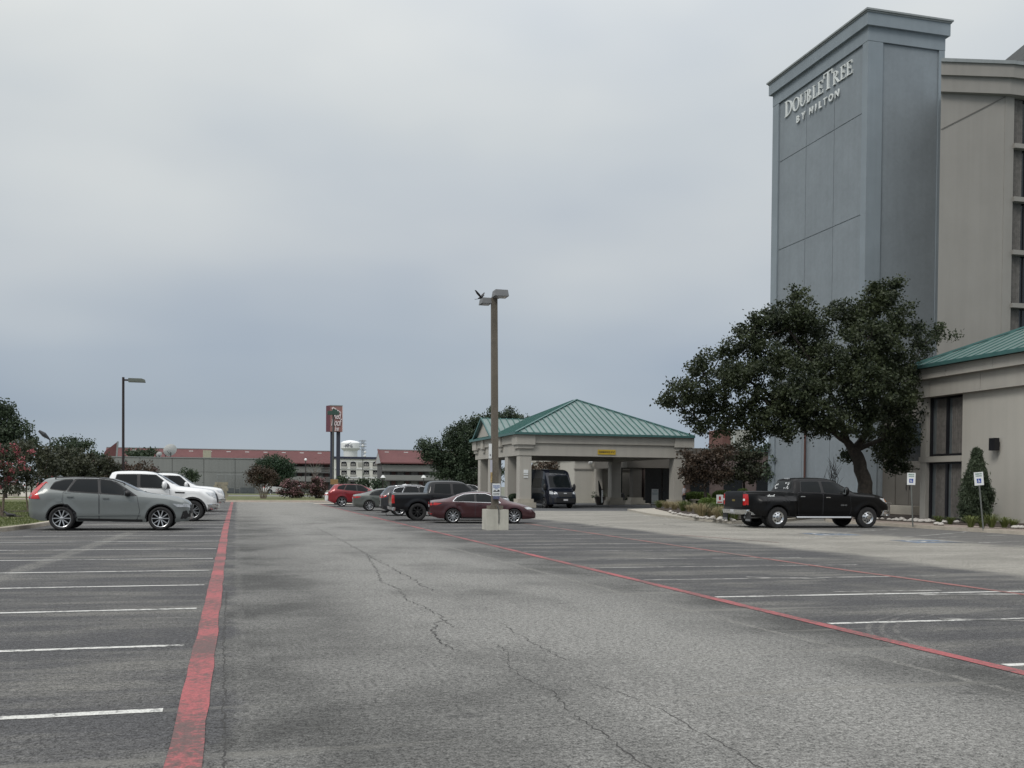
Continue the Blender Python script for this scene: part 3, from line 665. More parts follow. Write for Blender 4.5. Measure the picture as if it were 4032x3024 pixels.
def hip_seams(parent, faces, step, name='roof_seam', m=green_seam, h=.05, w=.05, offset=.0):
    """standing seams up the slope of each planar roof face: (eave a, eave b, polygon)"""
    for a, b_, poly in faces:
        a, b_ = Vector(a), Vector(b_); P = [Vector(p) for p in poly]; e = (b_-a).normalized(); L_ = (b_-a).length
        nrm = (P[1]-P[0]).cross(P[2]-P[0]).normalized(); nrm = nrm if nrm.z > 0 else -nrm
        up = nrm.cross(e).normalized(); up = up if up.z > 0 else -up
        n = int(L_/step)
        for i in range(1, n+1):
            s_ = i*L_/(n+1); o = a+e*s_; tmax = 0; tmin = 1e9
            for j in range(len(P)):
                p, q = P[j], P[(j+1) % len(P)]; pu, qu = (p-a).dot(e)-s_, (q-a).dot(e)-s_
                if pu*qu < 0:
                    f = pu/(pu-qu); v = ((p+(q-p)*f)-a).dot(up); tmax = max(tmax, v); tmin = min(tmin, v)
            if tmax > .12 and tmin < 1e8: part(MB().bar(o+up*max(0, tmin)+nrm*h/2, o+up*(tmax-.02)+nrm*h/2, w, h), name, m, parent)
ev = 7.06; pitch = .43
A, B_, C_ = (LX-.7, 42.25, ev), (LX-.7, 12, ev), (46.7, 42.25, ev); rr = 8.0
P1, P2 = (LX-.7+rr, 42.25-rr, ev+rr*pitch), (LX-.7+rr, 12, ev+rr*pitch); P3 = (46.7, 42.25-rr, ev+rr*pitch)
rm = MB(); rm.add([A, B_, P2, P1, C_, P3], [(0, 1, 2, 3), (4, 0, 3, 5)]); rm.add([(x, y, z-.02) for x, y, z in (A, B_, (46.7, 12, ev), C_)], [(0, 1, 2, 3)])
part(rm, 'roof', green_roof, low)
hip_seams(low, [(A, B_, (A, B_, P2, P1)), (C_, A, (C_, A, P1, P3))], .62, h=.035, w=.05)
tr = MB(); tr.box(LX-.76, LX-.68, 12, 42.33, 7.0, 7.16); tr.box(LX-.76, 46.7, 42.25, 42.33, 7.0, 7.16); tr.bar(Vector(A)+Vector((0, 0, .05)), Vector(P1)+Vector((0, 0, .05)), .14, .08)
part(tr, 'roof_trim', green_trim, low)
wl = thing('wall_light', 'dark rectangular wall light on the beige wall beside the juniper', 'lamp', (LX, 36.05, 3.4))
MB().box(-.34, -.1, -.17, .17, -.26, .26).build('lamp_body', frame_dark, wl); MB().box(-.1, 0, -.08, .08, -.12, .10).build('wall_mount', frame_dark, wl)

# ------------------------------------------------------------------ entrance canopy
QX0, QX1, QY0, QY1 = 18.62, 31.0, 67.3, 80.6
port = thing('entrance_canopy', 'beige drive-through entrance canopy with green standing seam pyramid roof', 'canopy', (24.8, 74, 0))
bb, bm_, bt = 3.60, 4.46, 5.04
cols = [(QX0, QY0), (QX0, 70.5), (QX0, 75.6), (QX0, 79.0), (30.05, QY0), (29.95, 79.6)]
for i, (x, y) in enumerate(cols):
    c = part(MB().box(x+.02, x+.86, y+.02, y+.86, .02, bb), 'column', stucco, port)
    for z0, z1, g in ((.02, .38, .26), (.38, .62, .12)):
        o = MB().box(x-g, x+.88+g, y-g, y+.88+g, z0, z1-.002).build('column_base', concrete); o.data.transform(Matrix.Translation(-port.location)); o.parent = c
def ring(x0, x1, y0, y1, z0, z1, w):
    return [(x0, x1, y0, y0+w, z0, z1), (x0, x1, y1-w, y1, z0, z1), (x0, x0+w, y0+w, y1-w, z0, z1), (x1-w, x1, y0+w, y1-w, z0, z1)]
for r_ in ring(QX0-.03, QX1+.03, QY0-.03, QY1+.03, bb, bm_, 1.0): part(MB().box(*r_), 'beam', stucco, port)
for r_ in ring(QX0-.16, QX1+.16, QY0-.16, QY1+.16, bm_, bt, .7): part(MB().box(*r_), 'fascia', stucco, port)
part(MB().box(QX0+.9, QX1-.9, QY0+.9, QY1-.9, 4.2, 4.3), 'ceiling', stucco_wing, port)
for x, y, sx, sy in [(QX0, QY0, 1.32, 1.32), (QX1-1.0, QY0, 1.2, 1.2), (QX0, QY1-1.2, 1.2, 1.3), (QX0, 77.0, .5, .8), (QX0, 71.6, .5, .8)]:
    x0 = x-.28 if x < 25 else x; x1 = x0+sx+(.28 if x > 25 else 0)
    y0 = y-.28 if y < 70 else y; y1 = y0+sy
    b1 = MB().box(x0, x1, y0, y1, 4.34, bt-.003); b1.box(x0+.12, x1-.08, y0+.12, y1-.05, 4.08, 4.34); part(b1, 'corner_block', stucco, port)
E0 = .42; ez = 5.12
ex0, ex1, ey0, ey1 = QX0-E0, QX1+E0, QY0-E0, QY1+E0; cx, cy, cz = (ex0+ex1)/2, (ey0+ey1)/2, 8.05
apx = (cx, cy-.35, cz); apx2 = (cx, cy+.35, cz)
a1, a2, a3, a4 = (ex0, ey0, ez), (ex1, ey0, ez), (ex1, ey1, ez), (ex0, ey1, ez)
rm = MB(); rm.add([a1, a2, a3, a4, apx, apx2], [(0, 1, 4), (1, 2, 5, 4), (2, 3, 5), (3, 0, 4, 5), (0, 3, 2, 1)]); part(rm, 'roof', green_roof, port)
hip_seams(port, [(a1, a2, (a1, a2, apx)), (a4, a1, (a4, a1, apx, apx2)), (a2, a3, (a2, a3, apx2, apx))], .46, h=.06, w=.05)
tr = MB()
for r_ in ring(ex0-.04, ex1+.04, ey0-.04, ey1+.04, ez-.10, ez+.05, .10): tr.box(*r_)
for p in (a1, a2, a3, a4):
    q = apx if p[1] < cy else apx2; tr.bar(Vector(p)+Vector((0, 0, .05)), Vector(q)+Vector((0, 0, .05)), .16, .08)
part(tr, 'roof_trim', green_trim, port)
# small gable facing left
gx, g0, g1, gz = ex0+.05, 74.2, 80.3, 6.75; gm_ = (g0+g1)/2
gb = MB(); gb.add([(gx, g0, ez), (gx, g1, ez), (gx, gm_, gz), (cx, g0, ez), (cx, g1, ez), (cx, gm_, gz)], [(0, 3, 5, 2), (1, 2, 5, 4)]); part(gb, 'gable_roof', green_roof, port)
part(MB().add([(gx+.25, g0+.3, ez), (gx+.25, g1-.3, ez), (gx+.25, gm_, gz-.12), (gx+.3, g0+.3, ez), (gx+.3, g1-.3, ez), (gx+.3, gm_, gz-.12)], [(0, 1, 2), (3, 5, 4), (0, 3, 4, 1), (1, 4, 5, 2), (2, 5, 3, 0)]), 'gable_wall', stucco, port)
gs = MB(); gs.bar((gx, g0, ez), (gx, gm_, gz), .08, .14); gs.bar((gx, g1, ez), (gx, gm_, gz), .08, .14); gs.bar((gx, gm_, gz), (22, gm_, gz), .1, .08); part(gs, 'gable_trim', green_trim, port)
for i in range(9):
    x = gx+.5+i*.5; f = 1.0; part(MB().bar((x, g0+.03, ez+.04), (x, gm_-.02, gz+.03), .05, .06), 'roof_seam', green_seam, port)
clr = thing('clearance_sign', 'yellow clearance height sign on the front beam of the canopy', 'sign', (24.92, QY0-.05, 3.92))
MB().box(-.66, .66, -.03, 0, -.17, .17).build('sign_board', mat('sign_yellow', (.48, .33, .03), .6), clr)
text_obj('lettering', "CLEARANCE 10' 6\"", .17, ink, (0, -.04, 0), (R(90), 0, 0), clr, ext=.004, off=.003, sx=.86)
for k, (x, z) in enumerate([(19.08, 2.5), (19.08, 2.3), (19.08, 2.12)]):
    h = .12 if k == 0 else .045
    tag(MB().box(x-.16, x+.16, QY0-.02, QY0+.018, z-h, z+h).build('notice_plate', sign_white), ['square white notice highest on the front column of the canopy', 'narrow white notice below the square notice on the canopy column', 'lowest narrow white notice on the canopy column'][k], 'sign', 'notices on the canopy column')
# lobby building behind
lob = thing('lobby_building', 'beige lobby building with glass doors behind the canopy', 'building', (28, 90, 0))
LBX = PYY(2262, 1900, 90).x
part(MB().box(LBX, LBX+6.4, 90, 104, 0, 4.0), 'wall', stucco_wall, lob)
part(MB().box(LBX+6.4, 52, 91.2, 104, 0, 4.5), 'wall', stucco_wall, lob)
part(MB().box(LBX-.15, LBX+6.5, 89.8, 104.2, 4.0, 4.25), 'parapet', stucco, lob)
part(MB().box(LBX-.1, LBX+6.45, 89.9, 90, 3.1, 3.2), 'band', stucco_wing, lob)
part(MB().box(PYY(2345, 1900, 89.4).x, PYY(2372, 1900, 89.4).x, 89.4, 90, 0, 4.0), 'pilaster', stucco, lob)
part(MB().box(PYY(2415, 1900, 84).x, PYY(2700, 1900, 84).x, 80.75, 89.0, 3.15, 4.9), 'passage_roof', stucco_shaded, lob)
for u0_, u1_ in ((2424, 2450), (2540, 2604), (2610, 2650)):
    part(MB().box(PYY(u0_, 1900, 82.5).x, PYY(u1_, 1900, 82.5).x, 82.5, 82.56, .02, 3.14), 'added_shade_pane', glass_dark, lob)  # dark glass added to deepen the shade behind the canopy
for u0 in (2492,):
    x_ = PYY(u0, 1900, 80.9).x; cc_ = part(MB().box(x_, x_+.8, 80.9, 81.7, .02, 3.14), 'column', stucco_shaded, lob)  # beige column coloured dark for the shade it stands in
    for z0_, z1_, g_ in ((.02, .38, .24), (.38, .62, .11)):
        o = MB().box(x_-g_, x_+.8+g_, 80.9-g_, 81.7+g_, z0_, z1_-.002).build('column_base', concrete); o.data.transform(Matrix.Translation(-lob.location)); o.parent = cc_
DX = PYY(2606, 1900, 86).x
for x in (DX, DX+1.3, DX+2.6):
    d = part(MB().box(x, x+1.2, 86.0, 86.05, .05, 2.5), 'door', glass_dark, lob)
    for q in (0, 1.1): o = MB().box(x+q, x+q+.09, 85.94, 85.998, .05, 4.2).build('door_frame', frame_dark); o.data.transform(Matrix.Translation(-lob.location)); o.parent = d
part(MB().box(DX, DX+3.9, 86.0, 86.06, 2.6, 3.19), 'transom', glass_dark, lob)
for k, (x, y) in enumerate([(PYY(2324, 1830, 89.7).x, 89.78), (PYY(2390, 1830, 89.9).x, 89.78)]):
    f = thing('flood_light', ['white security light left of the lobby pilaster', 'white security light right of the lobby pilaster'][k], 'lamp', (x, y, 3.75), 0, 'security lights on the lobby wall')
    MB().cbox((0, -.14, 0), (.3, .22, .22), 0, rx=.5).build('lamp_head', white_paint, f); MB().box(-.05, .05, -.04, .1, -.05, .05).build('bracket', metal_cap, f)
# long low wing between canopy and tower, with the roof screens behind
wing = thing('low_wing', 'dark reddish low wing with green roof edge behind the crape myrtles', 'building', (40, 86, 0))
WGX = PYY(2680, 1900, 82).x
part(MB().box(WGX, 58, 82.2, 94, 0, 4.75), 'wall', mat('wing_wall', (.13, .10, .095), .9), wing)
part(MB().box(WGX-.1, 58.1, 82.0, 94.1, 4.75, 4.95), 'roof_trim', green_trim, wing)
for i in range(6): part(MB().box(WGX+1+i*3.2, WGX+2.8+i*3.2, 82.14, 82.19, .9, 2.9), 'window', glass_dark, wing)
scr = thing('roof_screen', 'beige mechanical screen standing above the low wing roof', 'roof structure', (PYY(2855, 1700, 91).x, 92, 4.9))
MB().box(-.25, .6, -1, 2, 0, 2.3).build('chimney', mat('brick_dark', (.13, .06, .05), .9), scr); MB().box(.62, 2.9, -1, 2, 0, 2.35).build('screen_panel', stucco, scr)
MB().box(.9, 1.0, -1.05, -1, 0, 2.3).build('downspout', white_paint, scr)
# ------------------------------------------------------------------ far buildings
def sheet(name, b, m, par): return b.build(name, m, par, world=True)
# grey windowless box building with roof dishes
DB = 163
pa, pb = PD(470, 1943, DB), PD(1040, 1943, DB); gx0, gx1, gy = pa.x, pb.x, 158.0
gz = PYY(700, 1800, 158).z-.12
box = thing('grey_warehouse', 'long grey windowless building behind the lawn', 'building', (gx0, gy, 0))
n = 5
for i in range(n):
    x0 = gx0+(gx1-gx0)*i/n; x1 = gx0+(gx1-gx0)*(i+1)/n
    sheet('wall_panel', MB().box(x0+.03, x1-.03, gy, gy+.3, 0, gz-.1*(i % 2)*0), box_grey, box)
    sheet('wall_panel', MB().box(x0+.03, x1-.03, gy-.03, gy-.001, 3.25, 3.32), box_grey, box)
sheet('wall', MB().box(gx0+.1, gx1-.05, gy+.31, gy+30, 0, gz-.05), box_grey, box)
sheet('parapet_cap', MB().box(gx0-.1, gx1+.1, gy-.08, gy+.5, gz+.002, gz+.12), metal_cap, box)
def dish(x, y, z, r, lab, ang=-.6):
    d = thing('satellite_dish', lab, 'satellite dish', (x, y, z), 0, 'dishes on the grey building roof')
    b = MB(); b.lathe([(r*k/6, .35*r*(k/6)**2) for k in range(7)], 20, 'y'); o = b.build('reflector', white_paint, d, smooth=60); o.rotation_euler = (R(28), 0, ang); o.location = (0, 0, r*1.1)
    t = MB().tube([(0, .1, 0), (0, .1, r*.9)], .06); t.tube([(0, 0, r*.5), (-.5*r, -.8*r, r*1.1)], .03); t.build('mount', pole_dark, d)
P_ = PYY(628, 1799, gy+3); dish(P_.x, gy+3, gz, .45, 'small dish on the edge of the grey roof', .5)
P_ = PYY(652, 1799, gy+4); dish(P_.x, gy+4, gz, .75, 'middle dish beside the largest on the grey roof', -.9)
P_ = PYY(672, 1799, gy+3); dish(P_.x, gy+3, gz, 1.0, 'largest pale dish on the grey roof', .35)
P_ = PYY(815, 1800, gy+6)
tag(MB().box(P_.x-.6, P_.x+.6, gy+6, gy+7.4, gz-.05, gz+1.4).build('rooftop_unit', mat('unit_tan', (.33, .32, .24), .8)), 'tan air conditioning unit on the grey building roof', 'air conditioner')
# chain link fence and utility cabinets in front of it
fy = 157.0
fen = thing('chain_link_fence', 'thin chain link fence in front of the grey building', 'fence', (0, fy, 0))
fx = [PYY(x, 1930, fy).x for x in (855, 890, 960, 1030, 1100)]
for i, x in enumerate(fx): sheet('post', MB().tube([(x, fy, .1), (x, fy, 2.9)], .035, 6), metal_cap, fen)
sheet('rail', MB().tube([(fx[0], fy, 2.85), (fx[-1], fy, 2.85)], .025, 5), metal_cap, fen)
wm = MB()
for i in range(60):
    x = fx[0]+(fx[-1]-fx[0])*i/60
    wm.tube([(x, fy, .15), (x+1.2 if x+1.2 < fx[-1] else fx[-1], fy, 2.8)], .006, 3); wm.tube([(x, fy, 2.8), (min(x+1.2, fx[-1]), fy, .15)], .006, 3)
tag(wm.build('wire_mesh', metal_cap, fen, world=True), kind='stuff')
cab_m = mat('cabinet_grey', (.075, .085, .09), .7)
for i, (u0, u1, yt) in enumerate([(884, 921, 1921), (926, 943, 1925), (946, 976, 1919), (977, 1002, 1919)]):
    a, c = PYY(u0, yt, 154), PYY(u1, yt, 154)
    t = thing('utility_cabinet', ['leftmost wide dark utility cabinet by the fence', 'smallest dark utility cabinet, between two wide ones', 'wide dark utility cabinet just right of the smallest one', 'rightmost dark utility cabinet behind the myrtle'][i], 'utility cabinet', ((a.x+c.x)/2, 154, 0), 0, 'utility cabinets by the grey building')
    w_ = (c.x-a.x)/2; MB().box(-w_, w_, -.5, .5, .12, a.z-.02).build('cabinet', cab_m, t); MB().box(-w_*.92, -.02, -.53, -.502, .25, a.z-.15).build('door', cab_m, t); MB().box(.02, w_*.92, -.53, -.502, .25, a.z-.15).build('door', cab_m, t)
# stone pier at the lawn corner
sp = thing('stone_pier', 'tan stone wall end beside the white pickup noses', 'wall', (G(868, 1970).x, 94, 0))
for r_ in range(6):
    for k in range(4):
        sheet('stone', MB().cbox((sp.location.x-.42+k*.29+.1*(r_ % 2)+random.uniform(-.02, .02), 94, .18+r_*.265), (.275, .5+random.uniform(-.06, .06), .25)), mat('pier_stone', (.27, .245, .19), .9, var=.3, scale=2.0), sp)

# motel with the red roof: long block and short block
def motel(name, lab, u0, u1, D, yr, ye, gable, bays, u_b0, u_b1):
    a, b_ = PD(u0, yr, D), PD(u1, yr, D); Yf = (a.y+b_.y)/2
    x0, x1 = PYY(u0, yr, Yf).x, PYY(u1, yr, Yf).x; zr = PYY((u0+u1)/2, yr, Yf+5).z; ze = PYY((u0+u1)/2, ye, Yf-1).z
    m = thing(name, lab, 'building', (x0, Yf, 0))
    rf = MB(); rf.prism([(Yf-1.4, ze), (Yf+5, zr), (Yf+11.4, ze), (Yf+11.4, ze-.3), (Yf-1.4, ze-.3)], lambda p, q, d: (d, p, q), x0, x1)
    sheet('roof', rf, redroof, m)
    sheet('ridge_cap', MB().box(x0, x1, Yf+4.9, Yf+5.1, zr-.02, zr+.18), metal_cap, m)
    nv = int((x1-x0)/5.0)
    for i in range(nv):
        x = x0+2+i*5.0; sheet('roof_vent', MB().cbox((x, Yf+4.0, zr-.62), (1.1, .5, .28)), white_paint, m)
    sheet('wall', MB().box(x0+.4, x1-.4, Yf+1.2, Yf+10, 0, ze-.31), inn_dark, m)
    fl = [PYY((u0+u1)/2, y, Yf).z for y in (1833, 1855, 1872, 1891)]
    h3 = PYY(u0, 1832, Yf).z
    for z0, z1 in ((fl[1], fl[0]), (fl[3], fl[2])):
        k = 4 if x1-x0 > 30 else 1
        for j in range(k):
            xa = x0+.3+(x1-x0-.6)*j/k; xb = x0+.3+(x1-x0-.6)*(j+1)/k-(3.0 if k > 1 else 0)
            sheet('balcony_rail', MB().box(xa, xb, Yf-.6, Yf-.45, z0, z1), inn_grey, m)
            if k > 1:
                bl = MB()
                for q in range(4): bl.box(xb, xb+3.0, Yf-.56, Yf-.5, z0+q*(z1-z0)/4+.05, z0+(q+.55)*(z1-z0)/4)
                sheet('slatted_rail', bl, inn_grey, m)
        sheet('balcony_slab', MB().box(x0+.2, x1-.2, Yf-.62, Yf+1.2, z0-.25, z0-.01), inn_dark, m)
    tops = [(fl[0]+.1, ze-.35), (fl[2]+.1, fl[1]-.3), (.3, fl[3]-.3)]
    for z0, z1 in tops:
        for j in range(bays):
            x = x0+.8+j*(x1-x0-1.6)/bays; w_ = (x1-x0-1.6)/bays
            sheet('window', MB().box(x+.1, x+w_*.48, Yf+1.12, Yf+1.19, max(z0-1.0, .3), z1), curtain_far, m)
            sheet('door', MB().box(x+w_*.6, x+w_*.88, Yf+1.12, Yf+1.19, max(z0-1.5, .1), z1), inn_red, m)
    if gable:
        g = MB(); zt = zr+.1
        g.add([(x0-.05, Yf-.4, ze-.2), (x0-.05, Yf+10.4, ze-.2), (x0-.05, Yf+5, zr-.5)], [(0, 1, 2)]); sheet('gable_wall', g, mat('gable_pale', (.34, .35, .35), .9), m)
        rake = MB(); rake.bar((x0-.1, Yf-1.6, ze-.2), (x0-.1, Yf+5, zr+.1), .3, .35); sheet('barge_board', rake, redroof, m)
    return m, x0, x1, Yf, zr, ze
m1 = motel('motel_building', 'long motel block with dark red roof and grey balconies, left of the pylon sign', 410, 1312, 280, 1770, 1818, False, 16, 0, 0)
m2 = motel('motel_building', 'short motel block with dark red roof, right of the white hotel', 1500, 1900, 262, 1775, 1823, True, 7, 0, 0)
mo = m1[0]
a, b_, c_, d_ = PYY(402, 1795, 284), PYY(414, 1776, 284), PYY(464, 1738, 284), PYY(459, 1800, 284)
x = MB(); x.add([tuple(p) for p in (a, b_, c_, d_)]+[(p.x, p.y+1.5, p.z) for p in (a, b_, c_, d_)], [(0, 1, 2, 3), (4, 7, 6, 5), (0, 4, 5, 1), (1, 5, 6, 2), (2, 6, 7, 3), (3, 7, 4, 0)])
sheet('end_gable', x, redroof, mo); x = MB().bar(c_, d_, .5, .4); sheet('barge_board', x, metal_cap, mo)
# white hotel with arched windows
WYY = 345.0
hx0, hx1 = PYY(1318, 1800, WYY).x, PYY(1580, 1800, WYY).x; hz = PYY(1430, 1799, WYY).z
wh = thing('white_hotel', 'cream three storey hotel with arched top windows under the water tower', 'building', (hx0, WYY, 0))
sheet('wall', MB().box(hx0, hx1, WYY, WYY+20, 0, hz-.7), hotel_white, wh)
sheet('cornice', MB().box(hx0-.3, hx1+.3, WYY-.4, WYY+20, hz-.7, hz), navy, wh)
for yv in (1845, 1880): z = PYY(1430, yv, WYY).z; sheet('band', MB().box(hx0, hx1, WYY-.2, WYY-.01, z-.3, z+.2), white_paint, wh)
sheet('band', MB().box(hx0, hx1, WYY-.1, WYY-.01, hz-1.7, hz-1.5), white_paint, wh)
def pane(u0, u1, v0, v1, arch):
    p, q = PYY(u0, v0, WYY), PYY(u1, v1, WYY); x0, x1, zt, zb = p.x, q.x, p.z, q.z
    pts = [(x0, zb), (x1, zb), (x1, zt-(.5 if arch else 0))] + ([(x1-.25, zt-.12), ((x0+x1)/2, zt), (x0+.25, zt-.12)] if arch else [(x1, zt)]) + [(x0, zt-(.5 if arch else .001))]
    w = sheet('window', MB().prism(pts, lambda a_, b__, d: (a_, d, b__), WYY-.12, WYY-.02), glass_dark, wh)
    def s(b, nm, m): o = b.build(nm, m); o.data.transform(Matrix.Translation(-wh.location)); o.parent = w
    s(MB().box(x0+.25, x1-.25, WYY-.16, WYY-.121, zb+.2, zt-.7), 'curtain', curtain_far)
    s(MB().box((x0+x1)/2-.08, (x0+x1)/2+.08, WYY-.2, WYY-.161, zb, zt-.1), 'mullion', inn_dark); s(MB().box(x0-.1, x1+.1, WYY-.3, WYY-.02, zb-.75, zb-.02), 'sill_unit', mat('ac_grille', (.40, .40, .37), .8))
for u0 in (1344, 1380, 1432, 1468): pane(u0, u0+21, 1817, 1836, True); pane(u0, u0+21, 1852, 1868, False); pane(u0, u0+21, 1892, 1906, False)
p, q = PYY(1410, 1822, WYY), PYY(1425, 1838, WYY); sheet('wall_medallion', MB().box(p.x, q.x, WYY-.15, WYY-.02, q.z, p.z), mat('medal', (.33, .33, .30), .9), wh)
for u_ in (1428,): p = PYY(u_, 1800, WYY); sheet('downspout', MB().box(p.x-.12, p.x+.12, WYY-.2, WYY-.02, 0, hz-.7), inn_grey, wh)
p, q = PYY(1364, 1889, WYY-4), PYY(1408, 1889, WYY-4); sheet('entrance_canopy', MB().box(p.x, q.x, WYY-4, WYY-.1, p.z-.6, p.z), inn_dark, wh)
# water tower
WT = 900.0
c = PYY(1380, 1770, WT); f = c.y/ (FPX*math.cos(YAW)) ; rad = (PYY(1418, 1770, WT).x-PYY(1342, 1770, WT).x)/2
zt = lambda v: PYY(1380, v, WT).z
wt = thing('water_tower', 'white water tower reading IRVING above the cream hotel', 'water tower', (c.x, WT, 0))
MB().lathe([(0, zt(1733)), (rad*.35, zt(1734.5)), (rad*.75, zt(1738)), (rad*.97, zt(1743)), (rad, zt(1745)), (rad, zt(1764)), (rad*.99, zt(1766)), (rad*.74, zt(1775)), (rad*.72, zt(1776))], 40, 'z').build('tank', tank_white, wt, smooth=25)
MB().lathe([(rad*.72, zt(1776)), (rad*.72, 0)], 40, 'z').build('shaft', tank_pale, wt, smooth=30)
ang = math.atan2(c.x, WT)
for i, ch in enumerate('IRVING'):
    a = -ang - R(31) + R(7.0)*i - R(0)
    text_obj('letter', ch, 3.9, mat('tank_ink', (.16, .17, .19), .7), (rad*1.003*math.sin(a), -rad*1.003*math.cos(a), zt(1758)), (R(90), 0, a), wt, ext=.15)
lg = MB(); a = -ang-R(20)
pts = [(-4.5, -1.2), (-1.5, -1.3), (0, 0), (3.5, 2.2), (1.5, .2), (.6, -1.0), (-.8, -1.9), (-3, -1.8)]
lg.prism(pts, lambda p, q, d: (rad*(1.006+d)*math.sin(a+p/rad), -rad*(1.006+d)*math.cos(a+p/rad), zt(1751)+q), 0, .01); lg.build('emblem', mat('tank_ink'), wt)
# radio mast
ms = PYY(1428, 1730, 700); mast = thing('radio_mast', 'thin lattice radio mast right of the water tower', 'mast', (ms.x, 700, 0)); zt7 = lambda v: PYY(1428, v, 700).z
b = MB(); ztop = zt7(1732)
for k in range(3): a = 2*PI*k/3; b.tube([(1.1*math.cos(a), 1.1*math.sin(a), 0), (.9*math.cos(a), .9*math.sin(a), ztop)], .22, 5)
for i in range(24):
    z = ztop*i/24
    for k in range(3): a, a2 = 2*PI*k/3, 2*PI*(k+1)/3; b.bar((math.cos(a), math.sin(a), z), (math.cos(a2), math.sin(a2), z+ztop/24), .16)
b.build('lattice', mat('mast_grey', (.24, .26, .28), .7), mast)
for v in (1736, 1748, 1758, 1771): MB().cbox((0, 0, zt7(v)), (5.0, 1.2, .6)).build('antenna_arm', mat('mast_grey2', (.30, .33, .36), .7), mast)
for v, dx in ((1755, 0), (1781, 1.6), (1795, 1.4)): MB().ell((dx, -1, zt7(v)), (.9, .4, .9)).build('drum_antenna', white_paint, mast)

# ------------------------------------------------------------------ pylon sign
PSD = 200
p = PD(1320, 1960, PSD); py_ = p.y; zp = lambda u, v: PYY(u, v, py_).z; xp = lambda u, v=1650: PYY(u, v, py_).x
py = thing('pylon_sign', 'tall faded red pylon sign reading Red Roof Inn on two dark posts', 'sign', (p.x, py_, 0))
x0, x1, z1, z0 = xp(1299), xp(1346), zp(1320, 1597), zp(1320, 1700)
ps_red = mat('sign_faded_red', (.265, .135, .125), .7, var=.12, scale=.3, streak=.15); ps_dark = mat('sign_side_red', (.11, .035, .05), .7)
cbx = MB().box(x0, x1, py_-.5, py_+1.2, z0, z1); sheet('sign_box', cbx, ps_red, py)
ed = MB(); ed.prism([(x0-.003, py_-.5), (x0-.65, py_+1.2), (x0-.003, py_+1.2)], lambda a_, b__, d: (a_, b__, d), z0, z1); sheet('sign_side', ed, ps_dark, py)
sheet('edge_trim', MB().box(x0, x1+.1, py_-.56, py_-.502, z1-.12, z1+.05), metal_cap, py); sheet('edge_trim', MB().box(x1, x1+.12, py_-.6, py_+.2, z0, z1-.13), mat('trim_pink', (.5, .4, .4), .7), py)
lm = mat('sign_white_ink', (.62, .56, .57), .7)
yy = py_-.62
b = MB()
q = [(xp(u), zp(u, v)) for u, v in ((1305, 1607), (1311, 1603), (1341, 1623), (1341, 1626), (1336, 1625), (1312, 1608), (1308, 1613), (1305, 1611))]
b.prism(q, lambda a_, b__, d: (a_, d, b__), yy, yy+.1); sheet('roof_emblem', b, lm, py)
for s_, u, v, sz, shr in (('Red', 1325, 1639, 1.8, .25), ('Roof', 1321, 1665, 1.95, .25), ('Inn', 1325, 1689, 1.3, .25)):
    text_obj('lettering', s_, sz, lm, (xp(u)-py.location.x, yy-py_, zp(u, v)), (R(90), 0, 0), py, ext=.05, off=.02, shear=shr, sx=.54, space=.88)
for u in (1309, 1333):
    sheet('post', MB().box(xp(u)-.35, xp(u)+.35, py_, py_+.7, 0, z0), mat('post_navy', (.03, .032, .05), .5), py)

# ------------------------------------------------------------------ light poles
lpC = G(1958, 2087); LXC, LYC = lpC.x, lpC.y+.35
lp = thing('light_pole', 'tall square aggregate concrete light pole on a white cube base, with two lamp heads', 'lamp post', (LXC, LYC, 0))
zc = lambda v: PYY(1958, v, LYC).z; xc = lambda u, v: PYY(u, v, LYC).x-LXC
hw = .36
MB().box(-hw, .04, -.35, .35, 0, zc(2005)).build('base_block', mat('block_white', (.47, .46, .40), .85, var=.12, scale=2, streak=.15), lp); MB().box(.045, hw+.03, -.34, .35, 0, zc(2006)).build('base_block', mat('block_white', None), lp)
MB().box(-.23, .23, -.23, .23, zc(2005), zc(1991)).build('base_collar', pole_conc, lp)
zt_ = zc(1172); b = MB()
xl = lambda t: (-.125-.03*(1-t), .105+.0*(1-t))
V = []
for t in (0, .25, .5, .75, 1):
    z = zc(1991)+(zt_-zc(1991))*t; s_ = .108-.014*t; o = -.085*t
    V += [(o-s_, -s_, z), (o+s_, -s_, z), (o+s_, s_, z), (o-s_, s_, z)]
F = [(4*i+k, 4*i+(k+1) % 4, 4*i+4+(k+1) % 4, 4*i+4+k) for i in range(4) for k in range(4)]+[(3, 2, 1, 0), (16, 17, 18, 19)]
b.add(V, F).build('pole', pole_conc, lp)
for (cx_, cy_, z, w_, h_) in ((.06, -.25, zc(1162), .48, .21), (-.34, .22, zc(1185), .34, .19)):
    hd = MB(); hd.add([(cx_-w_/2, cy_-.25, z-h_/2), (cx_+w_/2, cy_-.25, z-h_/2), (cx_+w_/2, cy_+.25, z-h_/2), (cx_-w_/2, cy_+.25, z-h_/2), (cx_-w_/2+.03, cy_-.22, z+h_/2), (cx_+w_/2-.03, cy_-.22, z+h_/2), (cx_+w_/2-.03, cy_+.22, z+h_/2), (cx_-w_/2+.03, cy_+.22, z+h_/2)], [(0, 3, 2, 1), (4, 5, 6, 7), (0, 1, 5, 4), (1, 2, 6, 5), (2, 3, 7, 6), (3, 0, 4, 7)])
    o = hd.build('lamp_head', mat('head_grey', (.155, .16, .165), .6), lp); MB().box(cx_-w_/2+.05, cx_+w_/2-.05, cy_-.2, cy_+.2, z-h_/2-.012, z-h_/2-.002).build('lens', clear_lens, o)
MB().box(-.12, .1, -.1, .1, zt_-.02, zt_+.02).build('head_bracket', pole_conc, lp)
